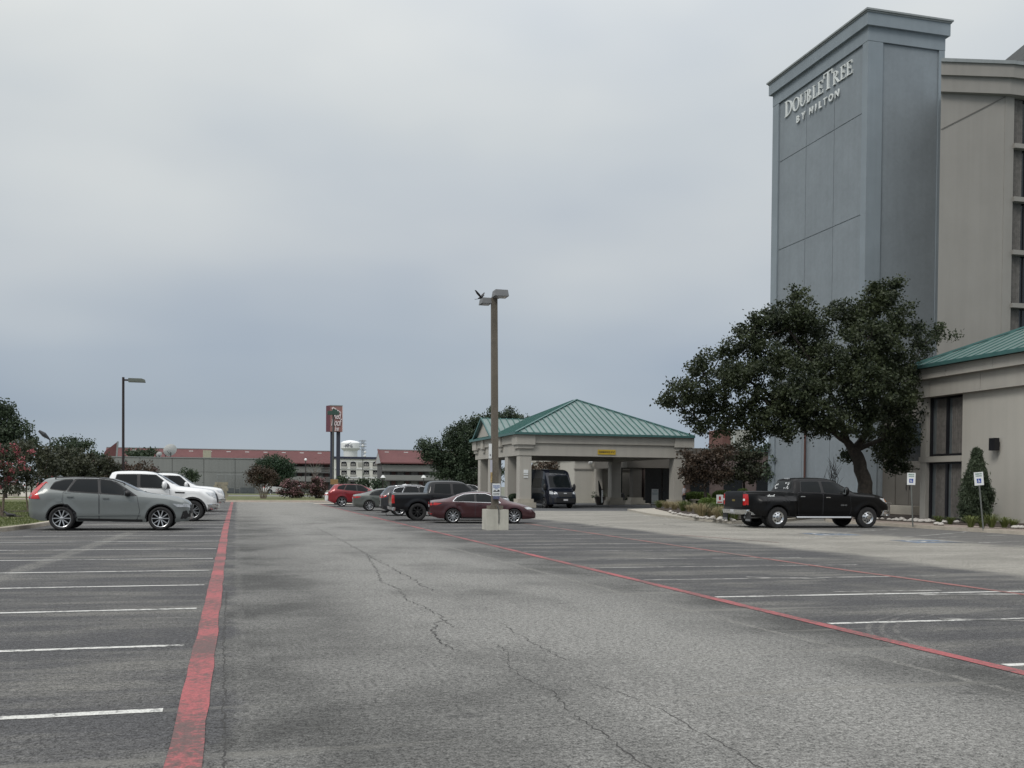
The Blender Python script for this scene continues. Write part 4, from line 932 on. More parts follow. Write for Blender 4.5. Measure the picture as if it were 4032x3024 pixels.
cab = MB().tube([(.0, -.26, zc(1991)), (.04, -.37, zc(2003)), (.05, -.365, zc(2030)), (.05, -.36, zc(2060))], .014, 6); cab.build('cable', pole_dark, lp)
# banners and tow sign fixed to the pole
bn = thing('pole_banner', 'narrow white banner strip on the left side of the concrete light pole', 'banner', (LXC-.17, LYC-.1, 0))
lean = lambda v: -.085*(zc(v)-zc(1991))/(zt_-zc(1991))
MB().box(-.06+lean(1780), .04+lean(1780), -.02, .01, zc(1806), zc(1748)).build('upper_panel', sign_white, bn); MB().box(-.035, .04, -.02, .01, zc(1900), zc(1811)).build('lower_panel', mat('banner_pale', (.42, .42, .47), .7), bn)
MB().box(-.028, .038, -.03, -.021, zc(1900), zc(1860)).build('picture_panel', mat('banner_picture', (.35, .17, .06), .7, var=.7, scale=14, c2=(.55, .42, .2)), bn)
text_obj('lettering', '|||||', .07, ink, (-.012+lean(1780), -.025, zc(1792)), (R(90), 0, 0), bn, ext=.002, sx=.5)
tow = thing('tow_sign', 'white tow away sign with car pictures on the concrete light pole', 'sign', (LXC-.0, LYC-.18, zc(1928)))
MB().box(-.15, .15, -.01, .01, -.22, .22).build('sign_plate', sign_white, tow)
bd = MB()
for q in ((-.15, .15, .212, .22), (-.15, .15, -.22, -.212), (-.15, -.142, -.22, .22), (.142, .15, -.22, .22)): bd.box(q[0], q[1], -.014, -.0105, q[2], q[3])
bd.build('border', ink, tow)
blu = mat('ink_blue', (.05, .12, .35), .6)
for s_, z, sz, m_ in (('REGISTERED', .13, .042, blu), ('PARKING', .08, .055, blu), ('ONLY', .03, .045, blu), ('UNAUTHORIZED', -.13, .028, ink), ('VEHICLES TOWED', -.17, .026, ink)):
    text_obj('lettering', s_, sz, m_, (0, -.013, z), (R(90), 0, 0), tow, ext=.001, off=.0012)
pc = MB(); pc.prism([(-.11, -.07), (-.11, -.04), (-.08, -.035), (-.07, -.015), (-.035, -.015), (-.02, -.04), (.02, -.045), (.04, -.02), (.05, -.0), (.09, -.005), (.11, -.03), (.11, -.07)], lambda a_, b__, d: (a_, d, b__), -.014, -.011); pc.build('pictogram', ink, tow)
tag(MB().box(LXC-.11, LXC+.11, LYC-.20, LYC-.14, zc(1965), zc(1953)).build('pole_sticker', mat('sticker_blue', (.09, .10, .17), .7, var=.7, scale=30)), 'torn blue sticker below the tow sign on the pole', 'sticker')

def lamp_post(u, D, vt, lab, head='cobra', dr=1, w=.09, group='slim parking lot light poles', m=None, hw_=.6):
    p = PD(u, 1905, D); z = PYY(u, vt, p.y).z; m = m or pole_brown
    t = thing('light_pole', lab, 'lamp post', (p.x, p.y, 0), 0, group)
    MB().tube([(0, 0, 0), (0, 0, z/2), (0, 0, z)], [w, w*.92, w*.85], 4 if head == 'box' else 8).build('pole', m, t)
    if head == 'box':
        MB().box(dr*.05, dr*.35, -.04, .04, z-.22, z-.12).build('arm', m, t) if dr > 0 else None
        h = MB(); h.prism([(.3, z-.28), (.3+hw_*1.3, z-.28), (.3+hw_*1.25, z-.12), (.3+hw_*1.0, z-.06), (.3, z-.06)], lambda a_, b__, d: (a_*dr, d, b__), -.22, .22); h.build('lamp_head', mat('head_olive', (.12, .135, .12), .6), t)
    elif head == 'pair':
        MB().cbox((0, 0, z), (hw_*1.6, .5, .4)).build('lamp_head', mat('head_green', (.035, .075, .06), .6), t); MB().cbox((hw_*.2, 0, z+.28), (.5, .4, .2)).build('lamp_head', mat('head_green', None), t)
    elif head == 'globe': MB().ell((0, 0, z), (.32, .32, .32)).build('lamp_globe', mat('globe_white', (.8, .82, .82), .3), t)
    elif head == 'cobra': h = MB().tube([(0, 0, z-.05), (-.25, 0, z+.2), (-.6, 0, z+.5), (-1.1, 0, z+.9)], [.06, .15, .26, .12], 8); h.build('lamp_head', pole_dark, t)
    elif head == 'shade': h = MB().lathe([(.2, z+.3), (.62, z-.3), (.55, z-.33)], 14, 'z'); h.build('lamp_shade', white_paint, t)
    return t
lamp_post(485, 62, 1485, 'slim brown light pole with one lamp arm behind the white pickup', 'box', 1, .085, hw_=.75)
lamp_post(1311, 110, 1626, 'dark light pole with green lamp head in front of the pylon sign', 'pair', 1, .11, hw_=.75, m=mat('pole_greyd', (.06, .062, .062), .6))
lamp_post(197, 110, 1730, 'dark angled street light head rising above the left trees', 'cobra', -1, .08, m=pole_dark)
lamp_post(1203, 240, 1810, 'white globe lamp in front of the long motel block', 'globe', 1, .12, 'far lamps by the motel')
lamp_post(1508, 235, 1876, 'white shaded lamp at the left end of the short motel block', 'shade', 1, .1, 'far lamps by the motel')
lamp_post(1668, 235, 1876, 'white shaded lamp before the balconies of the short motel block', 'shade', 1, .1, 'far lamps by the motel')
# orange sign below the pole
p = PD(1316, 1898, 108); t = thing('orange_sign', 'small orange sign at the foot of the pylon posts', 'sign', (p.x, p.y, 0)); MB().box(-.4, .4, -.03, .03, p.z-.25, p.z+.3).build('sign_board', mat('orange_board', (.26, .16, .07), .7), t); MB().box(-.04, .04, -.02, .02, 0, p.z-.25).build('post', pole_dark, t)

# ------------------------------------------------------------------ accessible parking signs
for k, (ut, vt, vb, ub, vg, lab) in enumerate([(3588, 1863, 1908, 3595, 2043, 'upright accessible parking sign in front of the beige door'), (3854, 1859, 1911, 3873, 2068, 'leaning accessible parking sign in front of the juniper')]):
    D = [39.0, 35.6][k]; g = PD(ub, vg, D); top = PD(ut, (vt+vb)/2, D); t = thing('parking_sign', lab, 'sign', (g.x, g.y, .1), 0, 'accessible parking signs')
    o = Vector((g.x, g.y, .1)); tv = top-o
    MB().tube([(0, 0, -.05), tuple(tv+Vector((0, .03, .15)))], .027, 8).build('post', mat('sign_post', (.17, .18, .17), .5, .5), t)
    pl = MB().box(-.15, .15, -.012, .006, -.23, .23).build('sign_plate', sign_white, t); pl.location = tv; pl.rotation_euler = (0, R([1, -5][k]), R(-28))
    for s_, z, sz in (('RESERVED', .165, .058), ('PARKING', .095, .058)): text_obj('lettering', s_, sz, sign_green, (0, -.015, z), (R(90), 0, 0), pl, ext=.001, off=.0015, sx=.82)
    MB().box(-.072, .072, -.016, -.013, -.15, .005).build('symbol_panel', sign_blue, pl)
    b = MB(); b.lathe([(.038, 0), (.026, 0), (.026, -.003), (.038, -.003)], 16, 'y', (-.008, -.017, -.09), closed=True); b.box(-.018, -.006, -.019, -.0165, -.09, -.035); b.ell((-.012, -.018, -.018), (.011, .003, .011), 8, 6); b.box(-.006, .032, -.019, -.0165, -.092, -.082); b.box(.024, .034, -.019, -.0165, -.13, -.09)
    b.build('wheelchair_symbol', sign_white, pl)
# ------------------------------------------------------------------ vehicles
def paint(name, c, metal=.25, rough=.32, coat=.8): return mat(name, c, rough, metal, var=.03, scale=3, coat=coat, spec=.22 if sum(c) < .05 else .5)
def lerp(a, b, t): return a+(b-a)*t
def interp(P, x):
    if x <= P[0][0]: return P[0][1]
    for (x0, z0), (x1, z1) in zip(P, P[1:]):
        if x <= x1: return z0+(z1-z0)*(x-x0)/(x1-x0) if x1 > x0 else z1
    return P[-1][1]
def smoothed(P, n=3):
    """round the corners of a polyline a little"""
    for _ in range(n):
        Q = [P[0]]
        for i in range(len(P)-1):
            (x0, z0), (x1, z1) = P[i], P[i+1]
            if x1-x0 < .05: Q += [(x0, z0), (x1, z1)] if Q[-1] != (x0, z0) else [(x1, z1)]; continue
            Q += [(x0*.75+x1*.25, z0*.75+z1*.25), (x0*.25+x1*.75, z0*.25+z1*.75)]
        Q.append(P[-1]); P = Q
    return P
def body_mesh(s):
    L_ = s['L']; Wd = s['W']/2; top = smoothed(s['top'], s.get('sm', 2)); belt = s['belt']; bot = s['bot']; rx, fx = s['rx'], s['rx']+s['wb']
    Rw = s['R']; Ra = s.get('Ra', Rw*1.14); zc = Rw
    plan = s.get('plan') or [(0, .80), (.12, .92), (.5, .975), (1.2, 1), (L_-1.4, 1), (L_-.6, .95), (L_-.2, .84), (L_, .68)]
    roof = s.get('roof', .72)
    flare = s.get('flare', .012)
    xs = set(round(i*L_/int(L_/.09), 4) for i in range(int(L_/.09)+1))
    for P in (top,): xs |= set(round(x, 4) for x, z in P)
    for e in (.004, .015, .035, .06): xs |= {e, round(L_-e, 4)}
    for w in (rx, fx):
        for k in range(0, 19): xs.add(round(w-Ra*math.cos(PI*k/18), 4))
        xs |= {round(w-Ra-.002, 4), round(w+Ra+.002, 4)}
    xs = sorted(x for x in xs if 0 <= x <= L_)
    ded = [xs[0]]
    for x in xs[1:]:
        if x-ded[-1] > .0015: ded.append(x)
    xs = ded
    def prof(t): return interp([(0, .975), (.08, .993), (.2, 1.0), (.45, .992), (.62, .985), (.72, .992), (.85, .975), (1, .93)], t)
    def sect(x):
        zt = interp(top, x); zb = min(interp(belt, x), zt-.015); b0 = interp(bot, x)
        ze = b0
        for w in (rx, fx):
            if abs(x-w) <= Ra+1e-6: ze = max(ze, zc+math.sqrt(max(0, Ra*Ra-(x-w)**2)))
        # round the nose and tail in plan and in height
        ee = min(x, L_-x); sh = 1-.05*max(0, 1-ee/.06)**2
        wp = Wd*interp(plan, x)*sh
        b0 = b0+.03*max(0, 1-ee/.06); ze = max(ze, b0)
        g = max(0, min(1, (zt-zb)/.40))
        ye = lerp(wp*.90, Wd*roof*min(1, interp(plan, x)+.03), g); dr = lerp(.045, .075, g); dr = min(dr, (zt-zb)*.8)
        pts = [(0, zt), (ye*.5, zt-dr*.06), (ye*.8, zt-dr*.25), (ye*.94, zt-dr*.6), (ye, zt-dr)]
        for t in (.3, .65): pts.append((lerp(ye, wp*.972, t)+.015*g*math.sin(PI*t), lerp(zt-dr, zb+.01, t)))
        hb = max(.05, zb-b0)
        for t in (0, .05, .12, .22, .34, .46, .58, .70, .80, .9, .96, 1):
            z = zb-(zb-ze)*t; q = (zb-z)/hb; y = wp*prof(min(1, max(0, q)))
            for w in (rx, fx):
                d = math.hypot(x-w, z-zc)
                if d < Ra+.16: y += flare*min(1, max(0, (Ra+.16-d)/.1))
            if 'bump' in s: y += s['bump'](x, z)
            pts.append((y, z))
        pts.append((wp*.90, ze+.004)); pts.append((wp*.45, ze+.004)); pts.append((0, ze+.004))
        return pts
    V = []; F = []; MI = []; n = None
    for x in xs:
        P = sect(x); n = len(P); ring_ = [(x, y, z) for y, z in P]+[(x, -y, z) for y, z in P[-2:0:-1]]
        V += ring_
    m = 2*n-2
    for i in range(len(xs)-1):
        for k in range(m):
            F.append((i*m+k, i*m+(k+1) % m, (i+1)*m+(k+1) % m, (i+1)*m+k)); kk = k if k < n-1 else m-1-k
            MI.append(1 if kk >= n-4 else 0)
    F.append(tuple(range(m))); MI.append(0); F.append(tuple(range((len(xs)-1)*m, len(xs)*m))[::-1]); MI.append(0)
    ox = (rx+fx)/2
    V = [(a-ox, b, c) for a, b, c in V]
    return V, F, MI, ox
class Car:
    def __init__(c, name, label, cat, loc, heading, s, group=None):
        c.s = s; c.t = thing(name, label, cat, loc, heading, group); V, F, MI, c.ox = body_mesh(s); c.body_m = s['paint']
        c.bvh = BVHTree.FromPolygons(V, F); b = MB(); b.v = V; b.f = F; b.m = MI
        me = b.mesh('body', [s['paint'], under_mat], smooth=34); c.body = link_mesh('body', me, c.t)
        yb = s['W']/2-.30; MB().box(.30-c.ox, s['L']-.38-c.ox, -yb, yb, min(z for x, z in s['bot'])+.09, s['R']+s.get('Ra', s['R']*1.14)+.04).build('inner_liner', under_mat, c.t)
        c.W = s['W']/2
    def hit(c, kind, a, b_, side=1):
        """a, b_: side (x from rear, z); front/rear (y, z); top (x, y)"""
        if kind == 'side': o = Vector((a-c.ox, 4*side, b_)); d = Vector((0, -side, 0))
        elif kind == 'front': o = Vector((8, a, b_)); d = Vector((-1, 0, 0))
        elif kind == 'rear': o = Vector((-8, a, b_)); d = Vector((1, 0, 0))
        else: o = Vector((a-c.ox, b_, 5)); d = Vector((0, 0, -1))
        h, n, i, dist = c.bvh.ray_cast(o, d)
        if h is None and kind in ('front', 'rear'):
            for k in range(1, 14):
                o2 = Vector((o.x, o.y*(1-.02*k), o.z+(.02*k if o.z < .8 else -.02*k))); h, n, i, dist = c.bvh.ray_cast(o2, d)
                if h is not None: h = Vector((h.x, o.y, o.z)); break
        if h is None or (kind == 'side' and h.y*side < .2): h = Vector((a-c.ox, c.W*side*.9, b_)) if kind == 'side' else None; n = Vector((0, side, 0))
        return h, n, d
    def patch(c, name, poly, m, kind='side', sides=(1, -1), off=.007, parent=None, step=.085, both=None, smooth=45, depth=.012, rnd=0):
        outs = []
        if rnd:
            P = [Vector(p) for p in poly]; Q = []
            for i, p in enumerate(P):
                a, b_ = P[i-1], P[(i+1) % len(P)]; r1 = min(rnd, (a-p).length*.45); r2 = min(rnd, (b_-p).length*.45)
                p1, p2 = p+(a-p).normalized()*r1, p+(b_-p).normalized()*r2
                for t in (0, .33, .67, 1): Q.append(tuple((1-t)**2*p1+2*t*(1-t)*p+t*t*p2))
            poly = Q
        dense = []
        for i, p in enumerate(poly):
            q = poly[(i+1) % len(poly)]; k = max(1, int(math.dist(p, q)/step))
            for j in range(k): dense.append((lerp(p[0], q[0], j/k), lerp(p[1], q[1], j/k)))
        nb = len(dense); x0, x1 = min(p[0] for p in dense), max(p[0] for p in dense); z0, z1 = min(p[1] for p in dense), max(p[1] for p in dense)
        inner = []
        def inside(x, z):
            r = False; j = nb-1
            for i in range(nb):
                a, b_ = dense[i], dense[j]
                if (a[1] > z) != (b_[1] > z) and x < (b_[0]-a[0])*(z-a[1])/(b_[1]-a[1])+a[0]: r = not r
                j = i
            return r
        xx = x0+step/2
        while xx < x1:
            zz_ = z0+step/2
            while zz_ < z1:
                if inside(xx, zz_) and min(math.dist((xx, zz_), p) for p in dense) > step*.4: inner.append((xx, zz_))
                zz_ += step
            xx += step
        res = geometry.delaunay_2d_cdt([Vector(p) for p in dense+inner], [(i, (i+1) % nb) for i in range(nb)], [tuple(range(nb))], 1, 1e-5)
        P2, F2 = res[0], res[2]
        for sd in sides:
            b = MB(); V = []; nv = len(P2); ok = True; nn = []
            for p in P2:
                h, n, d = c.hit(kind, p.x*(1 if kind != 'front' and kind != 'rear' else 1), p.y, sd)
                if h is None: h = Vector(V[-1]) if V else Vector((0, 0, 0))
                V.append(tuple(h-d*off)); nn.append(d)
            # rim: small skirt into the body so that the piece has thickness
            be = {}
            for f in F2:
                for i in range(len(f)):
                    e = (f[i], f[(i+1) % len(f)]); be[e] = be.get(e, 0)+1
            edges = [e for e in be if (e[1], e[0]) not in be]
            idx = {}; VV = list(V)
            for e in edges:
                for q in e:
                    if q not in idx: idx[q] = len(VV); VV.append(tuple(Vector(V[q])+nn[q]*depth))
            FF = [tuple(f) for f in F2]+[(e[0], e[1], idx[e[1]], idx[e[0]]) for e in edges]
            b.add(VV, FF); o = b.build(name, m, parent or c.t, smooth=smooth); outs.append(o)
        return outs
    def wheels(c, rim, tyre_w=.235, dual=False, rim_r=None, spokes=5, double=True, rimmat=None, spoke_w=.045, dish=.02, tread=.05):
        Rw = c.s['R']; rr = rim_r or Rw*.68; rimmat = rimmat or alloy; tw = tyre_w
        ty = MB().lathe([(rr*.99, -tw/2+.02), (rr*1.04, -tw/2+.005), (lerp(rr, Rw, .55), -tw/2-.006), (Rw*.955, -tw/2+.01), (Rw*.992, -tw/2+.035), (Rw, -tw*.25), (Rw, tw*.25), (Rw*.992, tw/2-.035), (Rw*.955, tw/2-.01), (lerp(rr, Rw, .55), tw/2+.006), (rr*1.04, tw/2-.005), (rr*.99, tw/2-.02)], 36, closed=True)
        tyre_me = ty.mesh('tyre', black_rub, smooth=40)
        wb_ = MB().lathe([(0, -.02), (rr*.97, -.02), (rr*.97, tw/2-.03), (rr*.985, tw/2-.03), (rr*.985, -tw/2+.03), (0, -tw/2+.03)], 28)
        wheel_me = wb_.mesh('wheel', under_mat, smooth=40)
        r = MB(); yo = tw/2-.018
        r.lathe([(rr*.93, yo-.05), (rr*.955, yo), (rr*1.0, yo+.008), (rr*1.01, yo-.01)], 36)
        if rim == 'steel':      # deep dually rim
            r.lathe([(rr*.95, yo-.01), (rr*.88, yo-.14), (rr*.55, yo-.15), (rr*.45, yo-.04), (rr*.3, yo-.02), (rr*.28, yo+.03), (0, yo+.035)] if dual == 'rear' else [(rr*.95, yo-.01), (rr*.8, yo-.02), (rr*.5, yo+.01), (rr*.32, yo+.03), (rr*.28, yo+.07), (0, yo+.075)], 30)
            k = MB()
            for i in range(8):
                a = 2*PI*i/8; q = .62 if dual != 'rear' else .73; k.ell((rr*q*math.cos(a), yo-(.004 if dual != 'rear' else .13), rr*q*math.sin(a)), (.032, .02, .032), 8, 5)
            holes = k.mesh('rim_hole', under_mat)
        else:
            for i in range(spokes):
                a = 2*PI*i/spokes+PI/2
                offs = (-.16, .16) if double else (0,)
                for o in offs:
                    p0 = (rr*.16*math.cos(a+o*1.2), rr*.16*math.sin(a+o*1.2)); am = a+o*.8; p1 = (rr*.95*math.cos(a+o*(1.15 if rim != 'v' else 1.9)), rr*.95*math.sin(a+o*(1.15 if rim != 'v' else 1.9)))
                    r.bar((p0[0], yo-.03, p0[1]), (p1[0], yo-.012, p1[1]), spoke_w, .03) if True else None
            r.lathe([(rr*.2, yo-.04), (rr*.2, yo-.005), (rr*.15, yo+.006), (0, yo+.01)], 16)
            holes = None
        rim_me = r.mesh('rim', rimmat, smooth=30)
        for xw, tag_ in ((c.s['rx']-c.ox, 'r'), (c.s['rx']+c.s['wb']-c.ox, 'f')):
            for sd in (1, -1):
                tr = c.s.get('track', c.s['W']/2-.02-tw/2); tr_ = tr+(c.s.get('track_r', 0) if tag_ == 'r' else 0)
                w = link_mesh('wheel', wheel_me, c.t, (xw, sd*tr_, Rw)); w.rotation_euler = (0, 0, 0 if sd > 0 else PI)
                if tag_ == 'f' and c.s.get('steer'): w.rotation_euler = (0, 0, (0 if sd > 0 else PI)+c.s['steer'])
                link_mesh('tyre', tyre_me, w); link_mesh('rim', rim_me, w)
                if holes: link_mesh('rim_hole', holes, w)
        c.tyre_me = tyre_me
    def mirror(c, x, z, m, w=.2, sx=.13, sz=.12, arm=black_plastic, sides=(1, -1)):
        for sd in sides:
            h, n, d = c.hit('side', x, z, sd); y = h.y
            b = MB(); b.ell((x-c.ox, y+sd*(.03+w/2), z+.03), (sx*.75, w/2+.01, sz*.75), 14, 10)
            o = b.build('mirror', m, c.t, smooth=50); MB().box(x-c.ox-.03, x-c.ox+.04, min(y-.02*sd, y+sd*.1), max(y-.02*sd, y+sd*.1), z-.05, z+.0).build('mirror_arm', arm, o)
            MB().cbox((x-c.ox-sx*.60, y+sd*(.03+w/2), z+.03), (.012, w*.8, sz*1.05)).build('mirror_glass', glass_pale, o)
    def handle(c, x, z, m, parent, sd, w=.18):
        h, n, d = c.hit('side', x, z, sd); MB().cbox((x-c.ox, h.y+sd*.028, z), (w, .03, .03)).build('handle', m, parent)
    def door(c, poly, hx, hz, hm, sides=(1, -1), gap=.012):
        cxm = sum(p[0] for p in poly)/len(poly); czm = sum(p[1] for p in poly)/len(poly)
        big = [(p[0]+gap*(1 if p[0] > cxm else -1), p[1]+gap*(1 if p[1] > czm else -1)) for p in poly]
        for sd in sides:
            d = c.patch('door', poly, c.body_m, sides=(sd,), off=.009, rnd=.04)[0]; c.patch('door_gap', big, ink, sides=(sd,), off=.003, parent=d, depth=.002, rnd=.04)
            c.handle(hx, hz, hm, d, sd)
    def glass(c, poly, trim=None, gm=None, sides=(1, -1), g=.025, name='side_window'):
        cxm = sum(p[0] for p in poly)/len(poly); czm = sum(p[1] for p in poly)/len(poly)
        for sd in sides:
            w = c.patch(name, poly, gm or glass_car, sides=(sd,), off=.016, rnd=.05)[0]
            if trim: c.patch('window_trim', [(p[0]+g*(1 if p[0] > cxm else -1)*(.8 if abs(p[0]-cxm) > .1 else 0), p[1]+g*(1 if p[1] > czm else -1)) for p in poly], trim, sides=(sd,), off=.010, parent=w, rnd=.06)
    def sym(c, pts): return pts+[(-y, z) for y, z in reversed(pts)]
    def fr(c, name, pts, m, kind='front', off=.01, **k):   # centred patch from a half outline
        return c.patch(name, c.sym(pts), m, kind=kind, sides=(1,), off=off, **k)[0]
    def lamp(c, name, m, front=None, side=None, kind='front', off=.012, label=None):
        for sd in (1, -1):
            base = None
            if side: base = c.patch(name, side, m, sides=(sd,), off=off, rnd=.02)[0]
            if front:
                o = c.patch(name if base is None else 'lamp_front', [(y*sd, z) for y, z in front], m, kind=kind, sides=(1,), off=off, rnd=.02, parent=base)[0]
            
def arch_trim(c, w=.06, m=black_plastic, off=.012):
    s = c.s; Ra = s.get('Ra', s['R']*1.14)
    for xw in (s['rx'], s['rx']+s['wb']):
        out = [(xw+(Ra+w)*math.cos(a), s['R']+(Ra+w)*math.sin(a)) for a in [PI*k/14 for k in range(15)]]
        inn = [(xw+(Ra+.004)*math.cos(a), s['R']+(Ra+.004)*math.sin(a)) for a in [PI*k/14 for k in range(14, -1, -1)]]
        c.patch('arch_trim', out+inn, m, off=off, step=.1)

# profiles ---------------------------------------------------------
def suv(name, label, loc, head, p, group=None, rich=True, glass_trim=black_plastic, L_=4.70, H=1.65, rimkw=None, tail='tall', grille=True):
    k = L_/4.70; h = H/1.65
    X = lambda a: a*k; Z = lambda a: a*h
    s = dict(L=L_, W=1.90, rx=X(.97), wb=X(2.865), R=.37*(.5+.5*h), paint=p, bot=[(0, .42), (.35, .30), (X(4.2), .24), (L_, .30)],
             top=[(0, Z(.95)), (.03, Z(1.10)), (X(.10), Z(1.20)), (X(.36), Z(1.50)), (X(.46), Z(1.60)), (X(.75), Z(1.63)), (X(1.5), Z(1.655)), (X(2.1), Z(1.635)), (X(2.55), Z(1.56)), (X(3.2), Z(1.21)), (X(3.4), Z(1.165)), (X(4.0), Z(1.09)), (X(4.35), Z(1.02)), (X(4.6), Z(.93)), (X(4.68), Z(.82)), (L_, Z(.60))],
             belt=[(0, Z(1.05)), (X(.6), Z(1.17)), (X(2.0), Z(1.12)), (X(3.2), Z(1.05)), (X(4.0), Z(.98)), (X(4.5), Z(.86)), (L_, Z(.57))], roof=.66)
    c = Car(name, label, 'SUV', loc, head, s, group)
    c.patch('pillar_trim', [(X(1.12), Z(1.205)), (X(2.05), Z(1.135)), (X(3.16), Z(1.065)), (X(2.82), Z(1.30)), (X(2.42), Z(1.54)), (X(2.04), Z(1.585)), (X(1.3), Z(1.585))], black_plastic, off=.012)
    c.glass([(X(.63), Z(1.29)), (X(1.08), Z(1.225)), (X(1.27), Z(1.555)), (X(1.0), Z(1.54)), (X(.74), Z(1.46))], glass_trim)
    c.glass([(X(1.16), Z(1.22)), (X(2.02), Z(1.16)), (X(1.96), Z(1.565)), (X(1.36), Z(1.565))], glass_trim)
    c.glass([(X(2.10), Z(1.155)), (X(3.08), Z(1.085)), (X(2.78), Z(1.29)), (X(2.39), Z(1.515)), (X(2.04), Z(1.565))], glass_trim)
    c.fr('windshield', [(.64, Z(1.24)), (.50, Z(1.52))], glass_car, off=.012); c.fr('rear_window', [(.60, Z(1.24)), (.48, Z(1.52))], glass_car, kind='rear', off=.012)
    c.lamp('headlight', clear_lens, [(.52, Z(.80)), (.78, Z(.84)), (.80, Z(.74)), (.50, Z(.70))], [(X(4.17), Z(.84)), (X(4.52), Z(.80)), (X(4.52), Z(.73)), (X(4.33), Z(.73))])
    if tail == 'tall': c.lamp('taillight', red_lens, [(.66, Z(.98)), (.62, Z(1.46)), (.70, Z(1.46)), (.80, Z(1.15)), (.82, Z(.97))], [(.08, Z(.97)), (.36, Z(.965)), (.27, Z(1.18)), (X(.40), Z(1.36)), (X(.52), Z(1.49)), (X(.46), Z(1.49)), (X(.30), Z(1.34)), (X(.13), Z(1.15))], 'rear', off=.02)
    else: c.lamp('taillight', red_lens, [(.45, Z(.98)), (.45, Z(1.10)), (.80, Z(1.10)), (.82, Z(.96))], [(.03, Z(.97)), (.30, Z(1.02)), (.32, Z(1.10)), (.06, Z(1.12))], 'rear')
    c.door([(X(1.02), Z(.60)), (X(1.2), Z(.45)), (X(1.36), .35), (X(2.03), .34), (X(2.03), Z(1.12)), (X(1.02), Z(1.18))], X(1.22), Z(1.04), p)
    c.door([(X(2.07), .34), (X(3.14), .34), (X(3.22), Z(.6)), (X(3.14), Z(1.05)), (X(2.07), Z(1.12))], X(2.24), Z(1.0), p)
    c.patch('lower_cladding', [(X(1.35), .31), (X(3.3), .27), (X(3.3), .34), (X(1.35), .38)], black_plastic, off=.014)
    if grille: c.fr('grille', [(.42, Z(.52)), (.45, Z(.78))], black_plastic, off=.014)
    c.lamp('air_intake', black_plastic, [(.55, .42), (.58, Z(.62)), (.76, Z(.62)), (.74, .38)], [(X(4.42), .36), (X(4.50), Z(.60)), (X(4.60), Z(.60)), (X(4.60), .36)])
    c.mirror(X(2.88), Z(1.12), black_plastic if p.name != 'paint_red' else p)
    c.fr('rear_bumper', [(.70, .42), (.74, .52)], black_plastic, kind='rear', off=.02)
    r = MB()
    for sd in (1, -1):
        pts = []
        for q in (.75, 1.3, 1.9, 2.4, 2.75): hh, n_, d_ = c.hit('top', X(q), sd*.60); pts.append(hh+Vector((0, 0, .045)))
        r.tube(pts, .018, 6)
        for q in (0, -1): r.bar(pts[q]-Vector((0, 0, .06)), pts[q], .03)
    r.build('roof_rail', black_plastic if glass_trim == black_plastic else chrome, c.t)
    hh, n_, d_ = c.hit('top', X(.70), 0); MB().prism([(0, 0), (.2, 0), (.06, .09)], lambda a, b_, d: (hh.x+a, d, hh.z-.01+b_), -.02, .02).build('antenna', c.body_m, c.t)
    c.wheels(**(rimkw or dict(rim='v', spokes=5, double=True)))
    return c
